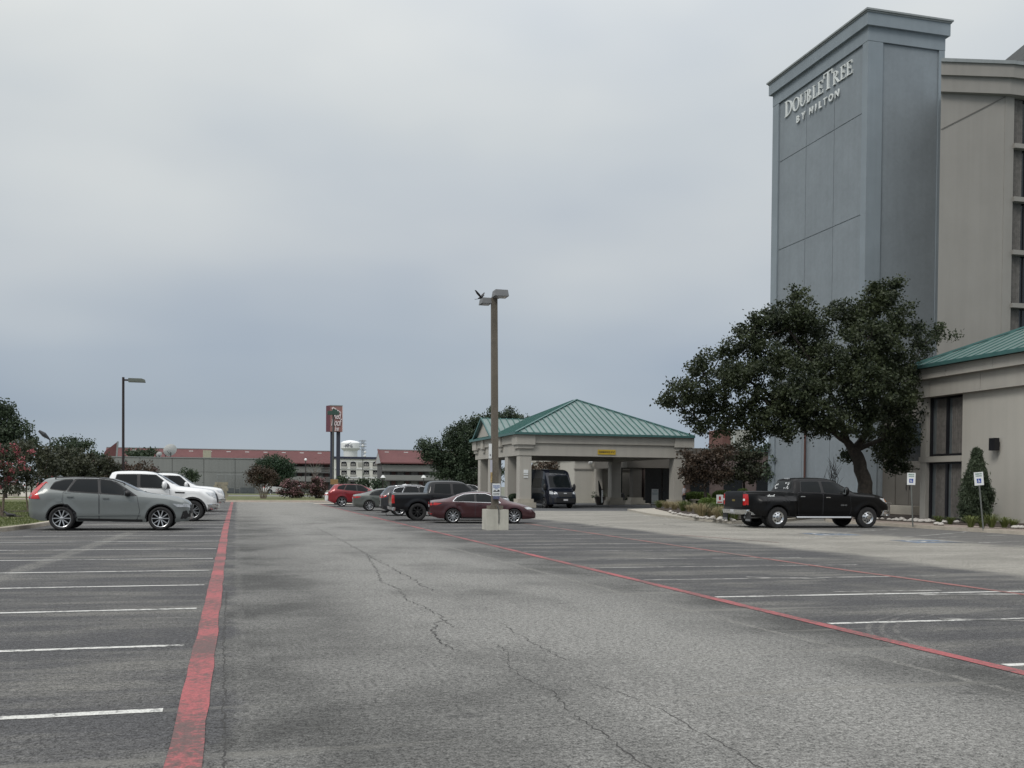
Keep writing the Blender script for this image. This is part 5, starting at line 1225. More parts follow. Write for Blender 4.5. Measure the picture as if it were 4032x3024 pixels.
def sedan(name, label, loc, head, p, group=None, L_=4.83, H=1.45, trim=chrome, rimkw=None, dark_bottom=False):
    k = L_/4.83; h = H/1.45; X = lambda a: a*k; Z = lambda a: a*h
    s = dict(L=L_, W=1.84, rx=X(1.02), wb=X(2.776), R=.335, paint=p, bot=[(0, .34), (.4, .22), (X(4.3), .20), (L_, .24)],
             top=[(0, Z(.88)), (.02, Z(1.00)), (X(.18), Z(1.055)), (X(.55), Z(1.09)), (X(.95), Z(1.20)), (X(1.45), Z(1.375)), (X(2.0), Z(1.445)), (X(2.5), Z(1.44)), (X(2.9), Z(1.37)), (X(3.55), Z(1.03)), (X(4.0), Z(.94)), (X(4.5), Z(.80)), (X(4.72), Z(.68)), (L_, Z(.50))],
             belt=[(0, Z(.93)), (X(.6), Z(.97)), (X(2.0), Z(.95)), (X(3.4), Z(.89)), (X(4.1), Z(.80)), (L_, Z(.46))], roof=.62)
    c = Car(name, label, 'car', loc, head, s, group)
    c.patch('window_trim', [(X(.98), Z(.99)), (X(2.0), Z(.955)), (X(3.20), Z(.925)), (X(2.88), Z(1.235)), (X(2.52), Z(1.362)), (X(2.08), Z(1.372)), (X(1.52), Z(1.33)), (X(1.18), Z(1.195))], trim, off=.008, rnd=.05)
    c.patch('pillar_trim', [(X(1.04), Z(1.005)), (X(2.0), Z(.972)), (X(3.15), Z(.945)), (X(2.86), Z(1.215)), (X(2.50), Z(1.342)), (X(2.08), Z(1.350)), (X(1.54), Z(1.31)), (X(1.21), Z(1.18))], black_plastic, off=.012, rnd=.05)
    c.glass([(X(1.03), Z(1.01)), (X(1.20), Z(.995)), (X(1.98), Z(.98)), (X(1.98), Z(1.34)), (X(1.55), Z(1.30)), (X(1.22), Z(1.17))], None, glass_car)
    c.glass([(X(2.08), Z(.98)), (X(3.12), Z(.95)), (X(2.85), Z(1.20)), (X(2.50), Z(1.33)), (X(2.08), Z(1.34))], None, glass_car)
    c.fr('windshield', [(.64, Z(1.05)), (.50, Z(1.34))], glass_car, off=.012); c.fr('rear_window', [(.60, Z(1.12)), (.47, Z(1.345))], glass_car, kind='rear', off=.012)
    c.lamp('headlight', clear_lens, [(.50, Z(.66)), (.52, Z(.74)), (.78, Z(.74)), (.78, Z(.64))], [(X(4.25), Z(.74)), (X(4.62), Z(.70)), (X(4.60), Z(.64)), (X(4.38), Z(.65))])
    c.lamp('taillight', red_lens, [(.46, Z(.80)), (.46, Z(.94)), (.78, Z(.93)), (.80, Z(.80))], [(.02, Z(.80)), (.02, Z(.93)), (.20, Z(.93)), (X(.52), Z(.90)), (X(.30), Z(.82))], 'rear')
    c.door([(X(1.12), Z(.55)), (X(1.36), Z(.40)), (X(1.42), .28), (X(1.99), .28), (X(2.01), Z(.93)), (X(1.10), Z(.95))], X(1.24), Z(.86), p)
    c.door([(X(2.05), .28), (X(3.12), .28), (X(3.2), Z(.55)), (X(3.12), Z(.89)), (X(2.05), Z(.93))], X(2.22), Z(.83), p)
    c.fr('plate', [(.16, Z(.72)), (.16, Z(.84))], white_plate, kind='rear', off=.02); c.fr('grille', [(.36, Z(.44)), (.42, Z(.62))], black_plastic, off=.014)
    c.patch('lower_cladding', [(X(1.40), .22), (X(3.42), .205), (X(3.42), .25), (X(1.40), .265)], black_plastic, off=.010)
    c.mirror(X(2.98), Z(.97), p)
    c.wheels(**(rimkw or dict(rim='m', spokes=9, double=False, tyre_w=.22, spoke_w=.05)))
    return c
def pickup(name, label, loc, head, p, group=None, L_=5.85, H=1.95, wb=3.75, bed=1.80, chrome_trim=True, rimkw=None, bump=None, W=2.03, R_=.41, plan=None, rx=1.20, track_r=0, window_trim=chrome, grille_m=None):
    xb = bed; zb = 1.36; k = (L_-xb)/4.05; X = lambda a: xb+(a)*k
    s = dict(L=L_, W=W, rx=rx, wb=wb, R=R_, Ra=R_*1.17, paint=p, bot=[(0, .52), (.3, .46), (L_-.5, .40), (L_, .46)], sm=1,
             top=[(0, zb-.06), (.015, zb), (xb-.02, zb+.01), (xb+.01, 1.46), (xb+.13, H-.09), (X(.30), H-.02), (X(.9), H), (X(1.5), H-.01), (X(1.85), H-.10), (X(2.50), 1.42), (X(2.62), 1.36), (X(3.3), 1.32), (X(3.85), 1.24), (X(3.98), 1.12), (L_, .88)],
             belt=[(0, zb-.10), (xb, zb-.05), (X(1.2), 1.30), (X(2.5), 1.22), (X(3.4), 1.16), (L_, .82)], roof=.70,
             plan=plan or [(0, .94), (.06, .985), (.4, 1), (L_-1.0, 1), (L_-.4, .96), (L_-.12, .90), (L_, .80)], flare=.02, track_r=track_r)
    if bump: s['bump'] = bump
    c = Car(name, label, 'pickup truck', loc, head, s, group)
    c.glass([(X(.30), 1.36), (X(1.12), 1.33), (X(1.10), H-.15), (X(.38), H-.16)], window_trim)
    c.glass([(X(1.24), 1.33), (X(2.30), 1.28), (X(2.24), 1.40), (X(1.78), H-.17), (X(1.22), H-.15)], window_trim)
    c.fr('windshield', [(.72, 1.46), (.58, H-.13)], glass_car, off=.012)
    c.fr('rear_window', [(.66, 1.47), (.58, H-.14)], glass_car, kind='rear', off=.012)
    c.patch('bed_cover', [(.10, -.80), (.10, .80), (xb-.08, .80), (xb-.08, -.80)], black_plastic, kind='top', sides=(1,), off=.006)
    c.fr('tailgate', [(.76, .76), (.76, 1.32)], p, kind='rear', off=.012); c.fr('bumper', [(.98, .48), (.98, .68)], chrome if chrome_trim else black_plastic, kind='rear', off=.07, depth=.07)
    c.fr('plate', [(.15, .53), (.15, .67)], white_plate, kind='rear', off=.08)
    c.lamp('taillight', red_lens, [(.80, .84), (.80, 1.26), (.965, 1.24), (.965, .84)], [(.0, .84), (.0, 1.26), (.10, 1.25), (.12, .85)], 'rear')
    c.lamp('headlight', clear_lens, [(.62, .92), (.64, 1.12), (.86, 1.12), (.86, .92)], [(X(3.62), 1.14), (X(3.92), 1.12), (X(4.0), .95), (X(3.78), 1.0)])
    c.fr('grille', [(.56, .72), (.60, 1.08)], grille_m or black_plastic, off=.02)
    c.fr('bumper', [(.94, .46), (.96, .66)], chrome if chrome_trim else black_plastic, off=.06, depth=.06)
    c.door([(X(.18), .50), (X(1.16), .46), (X(1.18), 1.29), (X(.16), 1.32)], X(.34), 1.18, chrome if chrome_trim else black_plastic)
    c.door([(X(1.21), .46), (X(2.28), .46), (X(2.36), .7), (X(2.30), 1.22), (X(1.21), 1.29)], X(1.38), 1.15, chrome if chrome_trim else black_plastic)
    if chrome_trim: c.patch('bumper_end', [(X(3.72), .50), (L_-.02, .46), (L_-.02, .68), (X(3.78), .68)], chrome, off=.03, depth=.03); c.patch('bumper_end', [(.02, .50), (.16, .52), (.16, .68), (.02, .68)], chrome, off=.03, depth=.03)
    c.patch('pillar_trim', [(X(.25), 1.345), (X(2.34), 1.262), (X(2.28), 1.42), (X(1.80), H-.145), (X(1.2), H-.125), (X(.36), H-.135)], black_plastic, off=.009, rnd=.04)
    c.mirror(X(2.12), 1.36, p, w=.24, sx=.14, sz=.22)
    c.X = X; c.xb = xb; c.zb = zb
    return c

P_GREY = paint('paint_grey', (.162, .178, .176), .2, .36, .55); P_WHITE = paint('paint_white', (.68, .69, .69), 0, .35); P_BLACK = paint('paint_black', (.0025, .0025, .003), 0, .35, .10)
P_BLACK2 = paint('paint_black_metallic', (.006, .0065, .008), .1, .28, .4); P_MAROON = paint('paint_maroon', (.062, .018, .022), .45, .28); P_RED = paint('paint_red', (.22, .012, .018), .3, .3)
P_SILVER = paint('paint_grey_green', (.115, .125, .115), .5, .35); P_DGREY = paint('paint_charcoal', (.028, .03, .035), .4, .3); P_NAVY = paint('paint_navy', (.008, .011, .020), .2, .3)
GROUP_L, GROUP_R = 'vehicles parked nose out in the left bay', 'vehicles parked nose in along the right bay'
def place(rear, front):
    a, b_ = Vector((rear[0], rear[1], 0)), Vector((front[0], front[1], 0)); return math.atan2(b_.y-a.y, b_.x-a.x)
# left bay: noses towards the lane (+X)
c = suv('parked_suv', 'grey estate-shaped SUV with tall red tail lamps, nearest on the left', (-3.72, 34.45, 0), -.03, P_GREY, GROUP_L, rimkw=dict(rim='v', spokes=5, double=True, tyre_w=.24, rimmat=alloy, spoke_w=.032, rim_r=.265))
c.patch('fuel_flap', [(.78, .88), (.98, .88), (.98, 1.02), (.78, 1.02)], P_GREY, off=.012, rnd=.04)
c.patch('side_crease', [(1.40, .45), (3.2, .47), (3.25, .50), (1.6, .505)], mat('paint_grey', None), off=.022)
arch_trim(c, .035, under_mat, .008)
p = G(775, 2053)
c = pickup('parked_pickup', 'white crew cab pickup with chrome grille parked behind the grey SUV', (-3.55, 42.5, 0), -.02, P_WHITE, GROUP_L, rimkw=None, window_trim=black_plastic)
c.wheels(rim='m', spokes=6, double=True, tyre_w=.27, rim_r=.27, rimmat=alloy_grey, spoke_w=.04); arch_trim(c, .07, black_plastic, .016)
c.patch('side_vent', [(c.X(2.52), 1.10), (c.X(2.85), 1.09), (c.X(2.88), 1.14), (c.X(2.50), 1.15)], black_plastic, off=.014)
c.fr('lower_bumper', [(.93, .40), (.93, .50)], black_plastic, off=.07, depth=.07)
sedan('parked_car', 'dark red car mostly hidden between the two white pickups', (-3.7, 50.2, 0), -.02, paint('paint_dark_red', (.16, .02, .03), .3, .3), GROUP_L, trim=black_plastic, H=1.62)
c = pickup('parked_pickup', 'second white pickup, farther back with only its cab and nose showing', (-3.45, 57.0, 0), 0, P_WHITE, GROUP_L, window_trim=black_plastic, H=2.02)
c.wheels(rim='m', spokes=6, double=True, tyre_w=.27, rim_r=.27, rimmat=alloy_grey)
# right bay: noses away from the lane (+X)
c = sedan('parked_car', 'maroon sedan with chrome window line beside the white pole base', (9.43, 39.72, 0), -.12, P_MAROON, GROUP_R, rimkw=dict(rim='m', spokes=10, double=False, tyre_w=.22, spoke_w=.036, rim_r=.245), L_=4.83)
c.t.scale = (.87,)*3
c.lamp('rear_reflector', red_lens, [(.62, .40), (.62, .44), (.78, .44), (.78, .40)], None, 'rear'); c.fr('exhaust_trim', [(.7, .29), (.7, .34)], black_plastic, kind='rear', off=.015)
rk = PD(1652, 2050, 42.3)
c = pickup('parked_pickup', 'black crew cab pickup with black wheels, between maroon sedan and dark SUV', (rk.x+1.56, rk.y+.87, 0), -.06, P_BLACK2, GROUP_R, L_=5.9, H=1.97, wb=3.67, bed=1.72, chrome_trim=False, window_trim=black_plastic, rx=1.25, R_=.43)
c.t.scale = (.855,)*3
c.wheels(rim='m', spokes=8, double=False, tyre_w=.29, rim_r=.27, rimmat=black_plastic, spoke_w=.06)
c.lamp('bumper_cap', chrome, [(.55, .50), (.55, .66), (.98, .66), (.98, .5)], [(.0, .50), (.0, .66), (.16, .66), (.16, .5)], 'rear', off=.085)
rk = PD(1580, 2032, 49.0)
c = suv('parked_suv', 'dark charcoal SUV with black lower trim, between grey sedan and black pickup', (rk.x+1.28, rk.y+.86, 0), -.07, P_DGREY, GROUP_R, L_=4.95, H=1.72, tail='wide', glass_trim=chrome, rimkw=dict(rim='m', spokes=5, double=True, tyre_w=.25, spoke_w=.035))
c.t.scale = (.86,)*3
rk = PD(1459, 2012, 58.0)
c = sedan('parked_car', 'grey green sedan with silver wheel covers, just right of the red SUV', (rk.x+1.22, rk.y+.84, 0), -.06, P_SILVER, GROUP_R, L_=4.80, H=1.47, trim=black_plastic, rimkw=dict(rim='m', spokes=10, double=False, tyre_w=.21, spoke_w=.055))
c.t.scale = (.89,)*3
rk = PD(1354, 1994, 69.0)
c = suv('parked_suv', 'red SUV with silver roof rails at the far end of the right bay', (rk.x+1.26, rk.y+.84, 0), -.06, P_RED, GROUP_R, L_=5.0, H=1.78, tail='wide', glass_trim=black_plastic, rimkw=dict(rim='m', spokes=5, double=True, tyre_w=.25, spoke_w=.05, rim_r=.27))
c.fr('chrome_strip', [(.7, .55), (.7, .60)], chrome, kind='rear', off=.03)
c.t.scale = (.875,)*3
rk = PD(1318, 1987, 76.0)
c = sedan('parked_car', 'white car peeking out left of the red SUV', (rk.x+1.4, rk.y+.7, 0), -.06, P_WHITE, GROUP_R, trim=black_plastic)
c.t.scale = (.86,)*3
# black dually by the hotel kerb
ra = PD(3053, 2078, 37.9); hd = R(-2.5); fa = ra+Vector((math.cos(hd), math.sin(hd), 0))*3.8
mid_ = (ra+fa)/2; nrm_ = Vector((-math.sin(hd), math.cos(hd), 0))*.98
def dual_bump(x, z):
    t = max(0, 1-((x-1.27)/.88)**2); return .21*min(1, 2.2*t)*(1 if z < 1.02 else max(0, 1-(z-1.02)/.16)) if t > 0 else 0
c = pickup('dual_wheel_truck', 'black dual rear wheel pickup with stickers on the rear window, beside the hotel kerb', (mid_.x+nrm_.x, mid_.y+nrm_.y, 0), hd, P_BLACK, None, L_=6.0, H=1.90, wb=3.8, bed=1.95, rx=1.22, R_=.40, bump=dual_bump, track_r=.19, window_trim=black_plastic)
c.wheels(rim='steel', tyre_w=.27, rim_r=.235, rimmat=chrome); rim2 = c
for ch in list(c.t.children):
    if ch.name.startswith('wheel') and ch.location.x < 0: 
        t_ = bpy.data.objects.new('tyre', c.tyre_me); COL.objects.link(t_); t_.parent = ch; t_.location = (0, -.33, 0)
c.fr('bumper_corner', [(.55, .50), (.98, .50), (.98, .68), (.55, .68)], chrome, kind='rear', off=.10, depth=.10) if False else None
for sd in (1, -1):
    MB().cbox((.17-c.ox-.05, sd*.99, .42), (.03, .42, .34)).build('mud_flap', black_plastic, c.t); MB().cbox((.155-c.ox-.05, sd*.99, .30), (.012, .38, .07)).build('flap_plate', alloy_grey, c.t)
c.fr('badge', [(.09, .98), (.12, 1.01), (.09, 1.05)], mat('badge_gold', (.35, .27, .08), .3, .7), kind='rear', off=.022)
for sd in (1, -1): b = MB().tube([(c.X(.1)-c.ox, sd*1.0, .40), (c.X(2.35)-c.ox, sd*1.0, .40)], .045, 8); b.build('running_board', chrome, c.t)
for sd in (-1,):
    h, n_, d_ = c.hit('side', 1.35, 1.19, sd); text_obj('badge', '4x4', .15, sign_white, (.98-c.ox, h.y*1.0-.012+sd*.0, 1.19), (R(90), 0, 0), c.t, ext=.003, off=.006, shear=.3, sx=1.3)
    h, n_, d_ = c.hit('side', c.X(2.05), .86, sd); text_obj('badge', '3500 HD', .07, alloy_grey, (c.X(2.05)-c.ox, h.y-.014, .86), (R(90), 0, 0), c.t, ext=.002, off=.002)
random.seed(5)
for (y, z, r_) in [(-.50, 1.62, .05), (-.40, 1.63, .055), (-.57, 1.57, .045), (-.52, 1.50, .04), (-.46, 1.485, .05), (-.37, 1.49, .03), (.22, 1.68, .05), (.38, 1.69, .03), (.42, 1.63, .055), (.20, 1.49, .045), (.42, 1.53, .06), (.36, 1.49, .035), (.50, 1.48, .045), (.48, 1.67, .03)]:
    h, n_, d_ = c.hit('rear', -y, z); k_ = random.randint(5, 8)
    pts = [(-y+r_*random.uniform(.45, 1)*math.cos(2*PI*i/k_), z+r_*random.uniform(.45, 1)*math.sin(2*PI*i/k_)) for i in range(k_)]
    c.patch('window_sticker', pts, sign_white, kind='rear', sides=(1,), off=.019, depth=.003)
hh, n_, d_ = c.hit('top', c.xb+.22, 0); MB().cbox((hh.x, 0, hh.z+.01), (.05, .34, .04)).build('cargo_lamp', clear_lens, c.t)
c.lamp('reverse_lamp', sign_white, [(.82, 1.0), (.82, 1.08), (.94, 1.08), (.94, 1.0)], None, 'rear', off=.02)
MB().tube([(1.0-c.ox, -.6, .40), (.1-c.ox, -.72, .40)], .05, 8).build('exhaust_pipe', alloy_grey, c.t)
for sd in (1, -1):
    h, n_, d_ = c.hit('side', c.X(2.62), 1.05, sd); 
    c.patch('cab_lamp', [(c.X(3.90), .98), (c.X(3.94), .98), (c.X(3.95), 1.10), (c.X(3.91), 1.12)], amber, sides=(sd,), off=.02)
# shuttle van under the canopy: facing the camera, a little to the right
va = PD(2212, 2002, 70.0)
s = dict(L=5.8, W=2.06, rx=1.15, wb=3.3, R=.36, paint=P_NAVY, bot=[(0, .4), (.4, .30), (5.4, .26), (5.8, .32)], sm=1,
         top=[(0, 2.3), (.02, 2.62), (.2, 2.70), (3.6, 2.70), (4.15, 2.60), (4.35, 2.38), (4.98, 1.40), (5.1, 1.32), (5.62, 1.16), (5.74, 1.0), (5.8, .8)],
         belt=[(0, 1.45), (4.2, 1.40), (5.0, 1.15), (5.8, .7)], roof=.86, plan=[(0, .95), (.1, .99), (.5, 1), (4.6, 1), (5.2, .95), (5.6, .86), (5.8, .72)])
v = Car('shuttle_van', 'dark navy shuttle van with destination box under the entrance canopy', 'van', (va.x-.30, va.y+2.2, 0), R(-84), s)
v.glass([(4.0, 1.42), (4.72, 1.30), (4.60, 1.50), (4.32, 1.95), (4.0, 2.0)], black_plastic); v.glass([(1.0, 1.42), (3.8, 1.42), (3.8, 2.05), (1.0, 2.05)], black_plastic, glass_dark)
v.fr('windshield', [(.80, 1.42), (.72, 2.22)], glass_car, off=.014); v.fr('destination_box', [(.55, 2.36), (.52, 2.62)], glass_dark, off=.05, depth=.05)
v.fr('destination_trim', [(.62, 2.33), (.62, 2.345)], alloy, off=.05)
v.lamp('headlight', clear_lens, [(.56, .98), (.60, 1.10), (.84, 1.20), (.86, .96)], [(5.15, 1.20), (5.55, 1.08), (5.6, .95), (5.25, .98)]); v.fr('grille', [(.46, .78), (.52, 1.12)], black_plastic, off=.02); v.fr('bumper', [(.80, .40), (.82, .70)], black_plastic, off=.03)
v.fr('plate', [(.16, .52), (.16, .64)], white_plate, off=.045); v.fr('badge', [(.10, 1.00), (.12, 1.03), (.10, 1.06)], alloy, off=.03)
v.mirror(4.75, 1.40, black_plastic, w=.22, sx=.12, sz=.34); v.wheels(rim='m', spokes=6, double=False, tyre_w=.22, rimmat=alloy_grey)
for q in ([(4.02, .40), (4.85, .40), (4.85, 1.36), (4.02, 1.38)],): v.door(q, 4.15, 1.15, black_plastic)
# far cars beyond the lawn
def far_car(u, v_, D, lab, m, head, kind='sedan', g='far parked cars'):
    q = PD(u, v_, D); nm = dict(sedan='distant_car', suv='distant_suv')[kind]
    return (sedan if kind == 'sedan' else suv)(nm, lab, (q.x, q.y, 0), head, m, g, **({'trim': black_plastic} if kind == 'sedan' else {}))
far_car(90, 1930, 200, 'small white car seen from behind through the left trees', P_WHITE, R(92))
far_car(20, 1930, 205, 'dark car half hidden left of the small white car', P_BLACK2, R(95), 'suv')
far_car(170, 1925, 150, 'dark van shape with pale roof behind the grey SUV tail', P_DGREY, R(100), 'suv')
far_car(1098, 1925, 150, 'white vehicle showing between the two pink bushes and the myrtle', P_WHITE, R(5), 'suv')
far_car(1052, 1922, 170, 'white car glimpsed behind the dark myrtle stems', P_WHITE, R(10))
far_car(1205, 1924, 160, 'pale car behind the gap of the pink bushes', P_SILVER, R(5))
far_car(1650, 1930, 120, 'white car roof showing over the dark SUV', P_WHITE, R(0), 'suv')
far_car(1860, 1935, 95, 'white van roof showing behind the black pickup', P_WHITE, R(0), 'suv')
# ------------------------------------------------------------------ vegetation
def leaves(centres, n_per, spread, size, asp=1.5, flat=0.0, up=0.0, rng=RNG):
    """quads scattered round clump centres (array (k,3)); spread = clump radius (scalar or (k,))"""
    k = len(centres); N_ = k*n_per; c = np.repeat(centres, n_per, 0); sp = np.repeat(np.broadcast_to(np.asarray(spread, float), (k,)), n_per)[:, None]
    p = c + rng.normal(0, .5, (N_, 3))*sp*np.array([1, 1, .75])
    d = rng.normal(0, 1, (N_, 3)); d[:, 2] = d[:, 2]*(1-flat)+up; d /= np.linalg.norm(d, axis=1)[:, None]
    t = rng.normal(0, 1, (N_, 3)); e = np.cross(d, t); e /= np.linalg.norm(e, axis=1)[:, None]
    s = size*rng.uniform(.6, 1.35, (N_, 1)); a = d*s*asp/2; b = e*s/2
    V = np.stack([p-a*.9, p+b-a*.1, p+a, p-b-a*.1], 1).reshape(-1, 3); F = np.arange(N_*4).reshape(-1, 4); return V, F
def clumps(blobs, per_m3, rng=RNG, shell=.55):
    out = []
    for (x, y, z, rx, ry, rz) in blobs:
        n = max(6, int(per_m3*rx*ry*rz*4.2)); d = rng.normal(0, 1, (n, 3)); d /= np.linalg.norm(d, axis=1)[:, None]
        r = (shell+(1-shell)*rng.random((n, 1))**.8); lump = 1+.16*np.sin(d[:, :1]*5+x)+.12*np.cos(d[:, 2:]*7+y); p = d*r*lump*np.array([rx, ry, rz])+np.array([x, y, z]); out.append(p)
    return np.concatenate(out)
def trunk_mesh(specs, m, parent, name='trunk', seed=1):
    b = MB(); rnd = random.Random(seed)
    for pts, r0, r1, n in specs:
        P = [Vector(p) for p in pts]; Q = []
        for i in range(len(P)-1):
            for k in range(3):
                t = k/3; q = P[i].lerp(P[i+1], t); j = .25*max(r0*.5, r1); Q.append(q+Vector((rnd.uniform(-j, j), rnd.uniform(-j, j), 0)) if (i or k) else q)
        Q.append(P[-1]); rad = [lerp(r0, r1, (i/(len(Q)-1))**.8) for i in range(len(Q))]
        rad[0] *= 1.25; b.tube(Q, rad, n)
    return b.build(name, m, parent, smooth=60)
TWIG = .16
def tree(name, label, cat, base, blobs, lm, per=1.6, npc=46, spread=.42, size=.13, trunks=None, bm=bark, group=None, asp=1.5, shell=.55, twigs=True, bloom=None, seed=3, up=0.0, extra=None):
    rng = np.random.default_rng(seed); t = thing(name, label, cat, base, 0, group)
    C = clumps(blobs, per, rng, shell); V, F = leaves(C, npc, spread, size, asp, up=up, rng=rng)
    link_mesh('crown', fast_mesh('crown', V, F, lm), t)
    zb = min(b[2]-b[5] for b in blobs)
    if trunks is None:
        cx_ = sum(b[0] for b in blobs)/len(blobs); trunks = [([(0, 0, 0), (cx_*.3, 0, zb*.7), (cx_, 0, zb+.6)], .16, .06, 8)]
    if twigs:
        tip = trunks[0][0][-1]
        for i, b_ in enumerate(blobs):
            st = min((tr[0][-1] for tr in trunks), key=lambda q: math.dist(q, b_[:3])); trunks = trunks+[([st, ((st[0]+b_[0])/2, (st[1]+b_[1])/2, (st[2]+b_[2])/2-.15*b_[5]), (b_[0], b_[1], b_[2]+.3*b_[5])], trunks[0][1]*TWIG, .012, 5)]
    trunk_mesh(trunks, bm, t, seed=seed)
    if bloom:
        bmt, frac, bsz, side = bloom; rng2 = np.random.default_rng(seed+9); Cc = C[C[:, 2] > np.quantile(C[:, 2], 1-side)] if side < 1 else C; idx = rng2.choice(len(Cc), max(3, int(len(Cc)*frac)), replace=False)
        cc = np.array([[b[0], b[1], b[2]] for b in blobs]).mean(0); o = Cc[idx]+(Cc[idx]-cc)*.08; V, F = leaves(o, 34, spread*.62, bsz, 1.2, rng=rng2); link_mesh('blossoms', fast_mesh('blossoms', V, F, bmt), t)
    return t
def rel(u, v, D, base): q = PD(u, v, D); return (q.x-base[0], q.y-base[1], q.z-base[2])
def blob(u, v, D, ru, rv, base, dep=None, dd=0):
    """blob whose middle is at image (u, v) at distance D, half sizes in image px"""
    x, y, z = rel(u, v, D+dd, base); m = D/FPX; return (x, y, z, ru*m, (dep if dep else ru*m*.9), rv*m)
# big live oak before the tower
DO = 46.0; base = PD(3400, 2030, DO); base = (base.x, base.y, .12)
ob = [blob(u, v, DO, ru, rv, base, None, dd) for u, v, ru, rv, dd in [
    (3080, 1260, 110, 80, .5), (3190, 1220, 75, 75, -.5), (2960, 1330, 90, 70, 0), (3330, 1260, 95, 85, .8), (3470, 1200, 95, 80, .4), (3550, 1290, 85, 80, -.4), (3440, 1330, 110, 80, -1.2),
    (2850, 1400, 80, 55, .6), (2760, 1450, 80, 55, 0), (2700, 1540, 80, 60, -.5), (2650, 1585, 48, 32, .3), (2790, 1580, 95, 75, .8), (2900, 1500, 110, 80, -.8), (3030, 1430, 120, 80, -.4),
    (3180, 1370, 110, 90, .6), (3300, 1450, 120, 90, -1.4), (3480, 1440, 110, 90, .2), (3560, 1480, 80, 100, 1.0), (3150, 1540, 120, 80, -1.6), (3010, 1600, 120, 75, -.8), (2880, 1650, 85, 50, .4),
    (2980, 1690, 70, 45, 0), (3120, 1660, 90, 48, -1.2), (3240, 1620, 100, 65, -1.8), (3370, 1590, 90, 70, -1.2), (3500, 1590, 70, 70, .6), (2730, 1640, 50, 35, .5), (3590, 1620, 50, 70, 1.2), (3420, 1500, 110, 80, -2.0), (3560, 1560, 60, 80, -1.0), (3530, 1650, 70, 70, .5), (3560, 1740, 50, 60, 2.2), (3490, 1800, 40, 40, 2.5), (3570, 1840, 30, 30, 3), (2620, 1575, 30, 22, 0), (3250, 1680, 80, 42, -.8), (3420, 1650, 80, 70, -1.0), (3460, 1730, 55, 50, .6), (3340, 1690, 60, 40, -1.4), (2850, 1700, 55, 32, .3), (2960, 1725, 45, 25, 0), (3090, 1705, 70, 35, -.5), (3520, 1830, 45, 45, 2.5), (3470, 1775, 55, 45, 1.6), (3535, 1770, 55, 60, 1.8), (3570, 1560, 55, 70, 1.0), (2770, 1680, 30, 25, .2),
    (3560, 1720, 55, 60, .8), (3490, 1700, 40, 45, 1.4), (3640, 1370, 60, 60, 2.0), (3700, 1310, 60, 40, 2.5), (3530, 1120, 22, 20, .4), (3455, 1140, 40, 30, .3), (3130, 1165, 30, 30, .2), (2985, 1260, 30, 25, 0), (3345, 1790, 25, 20, .4)]]
fork = rel(3362, 1775, DO, base)
tr = [([(0, 0, -.05), rel(3410, 1930, DO, base), rel(3392, 1850, DO, base), fork], .36, .27, 14), ([fork, rel(3330, 1735, DO, base), rel(3270, 1692, DO-.5, base), rel(3150, 1640, DO-.8, base), rel(2980, 1560, DO, base)], .22, .07, 10),
      ([fork, rel(3420, 1690, DO, base), rel(3440, 1560, DO, base), rel(3470, 1350, DO, base)], .19, .07, 10), ([fork, rel(3470, 1730, DO+.5, base), rel(3540, 1600, DO+1, base)], .14, .06, 8),
      ([rel(3330, 1730, DO, base), rel(3300, 1600, DO, base), rel(3180, 1400, DO, base), rel(3100, 1290, DO, base)], .15, .05, 8), ([rel(3150, 1640, DO-.8, base), rel(2950, 1500, DO, base), rel(2780, 1470, DO, base)], .12, .03, 6)]
tree('live_oak', 'big dark live oak spreading in front of the blue grey tower', 'tree', base, ob, L_OAK, per=9.5, npc=78, spread=.33, size=.088, trunks=tr, seed=21, shell=.35)
# oak behind the canopy
DB2 = 118; base = PD(1950, 1960, DB2); base = (base.x, base.y, .1)
ob = [blob(u, v, DB2, ru, rv, base) for u, v, ru, rv in [(1720, 1780, 55, 45), (1680, 1760, 40, 25), (1790, 1740, 60, 50), (1850, 1690, 60, 50), (1920, 1650, 50, 35), (1960, 1650, 40, 30), (2020, 1640, 40, 25), (1790, 1820, 70, 60), (1860, 1780, 80, 70), (1740, 1860, 55, 30), (1830, 1880, 70, 30), (1990, 1700, 60, 50), (1700, 1800, 40, 40), (1925, 1750, 70, 60), (1920, 1860, 70, 45), (2050, 1660, 30, 18)]]
tree('oak_tree', 'wide dark oak rising behind the left end of the entrance canopy', 'tree', base, ob, L_OAKD, per=1.6, npc=105, spread=.75, size=.17, seed=5, shell=.4, trunks=[([(0, 0, 0), (0, 0, 3.0)], .5, .3, 8)])
# left trees: near flowering myrtle, shrubby trees behind the SUV, oaks further off
def simple_tree(nm, lab, cat, u, vg, D, bl, lm, **k):
    b_ = PD(u, vg, D); b_ = (b_.x, b_.y, .1); return tree(nm, lab, cat, b_, [blob(a, c_, D, ru, rv, b_) for a, c_, ru, rv in bl], lm, **k)
b_ = PD(10, 2045, 40); bb_ = (b_.x, b_.y, .1)
simple_tree('crape_myrtle', 'coral flowering crape myrtle at the left edge of the lawn', 'tree', 10, 2045, 40, [(20, 1800, 60, 55), (60, 1850, 55, 55), (0, 1870, 60, 50), (90, 1790, 30, 40), (40, 1920, 55, 28), (-70, 1820, 70, 70)], L_MYR, per=14, npc=40, spread=.26, size=.075, bloom=(L_CORAL, .75, .07, .9), seed=31,
            trunks=[([(0, 0, 0), (.05, 0, .8), rel(25, 1900, 40, bb_)], .06, .03, 7), ([(0, 0, 0), (-.2, 0, .8), rel(-10, 1890, 40, bb_)], .05, .03, 7)], bm=bark_pale)
b_ = PD(112, 2020, 47); bb_ = (b_.x, b_.y, .1)
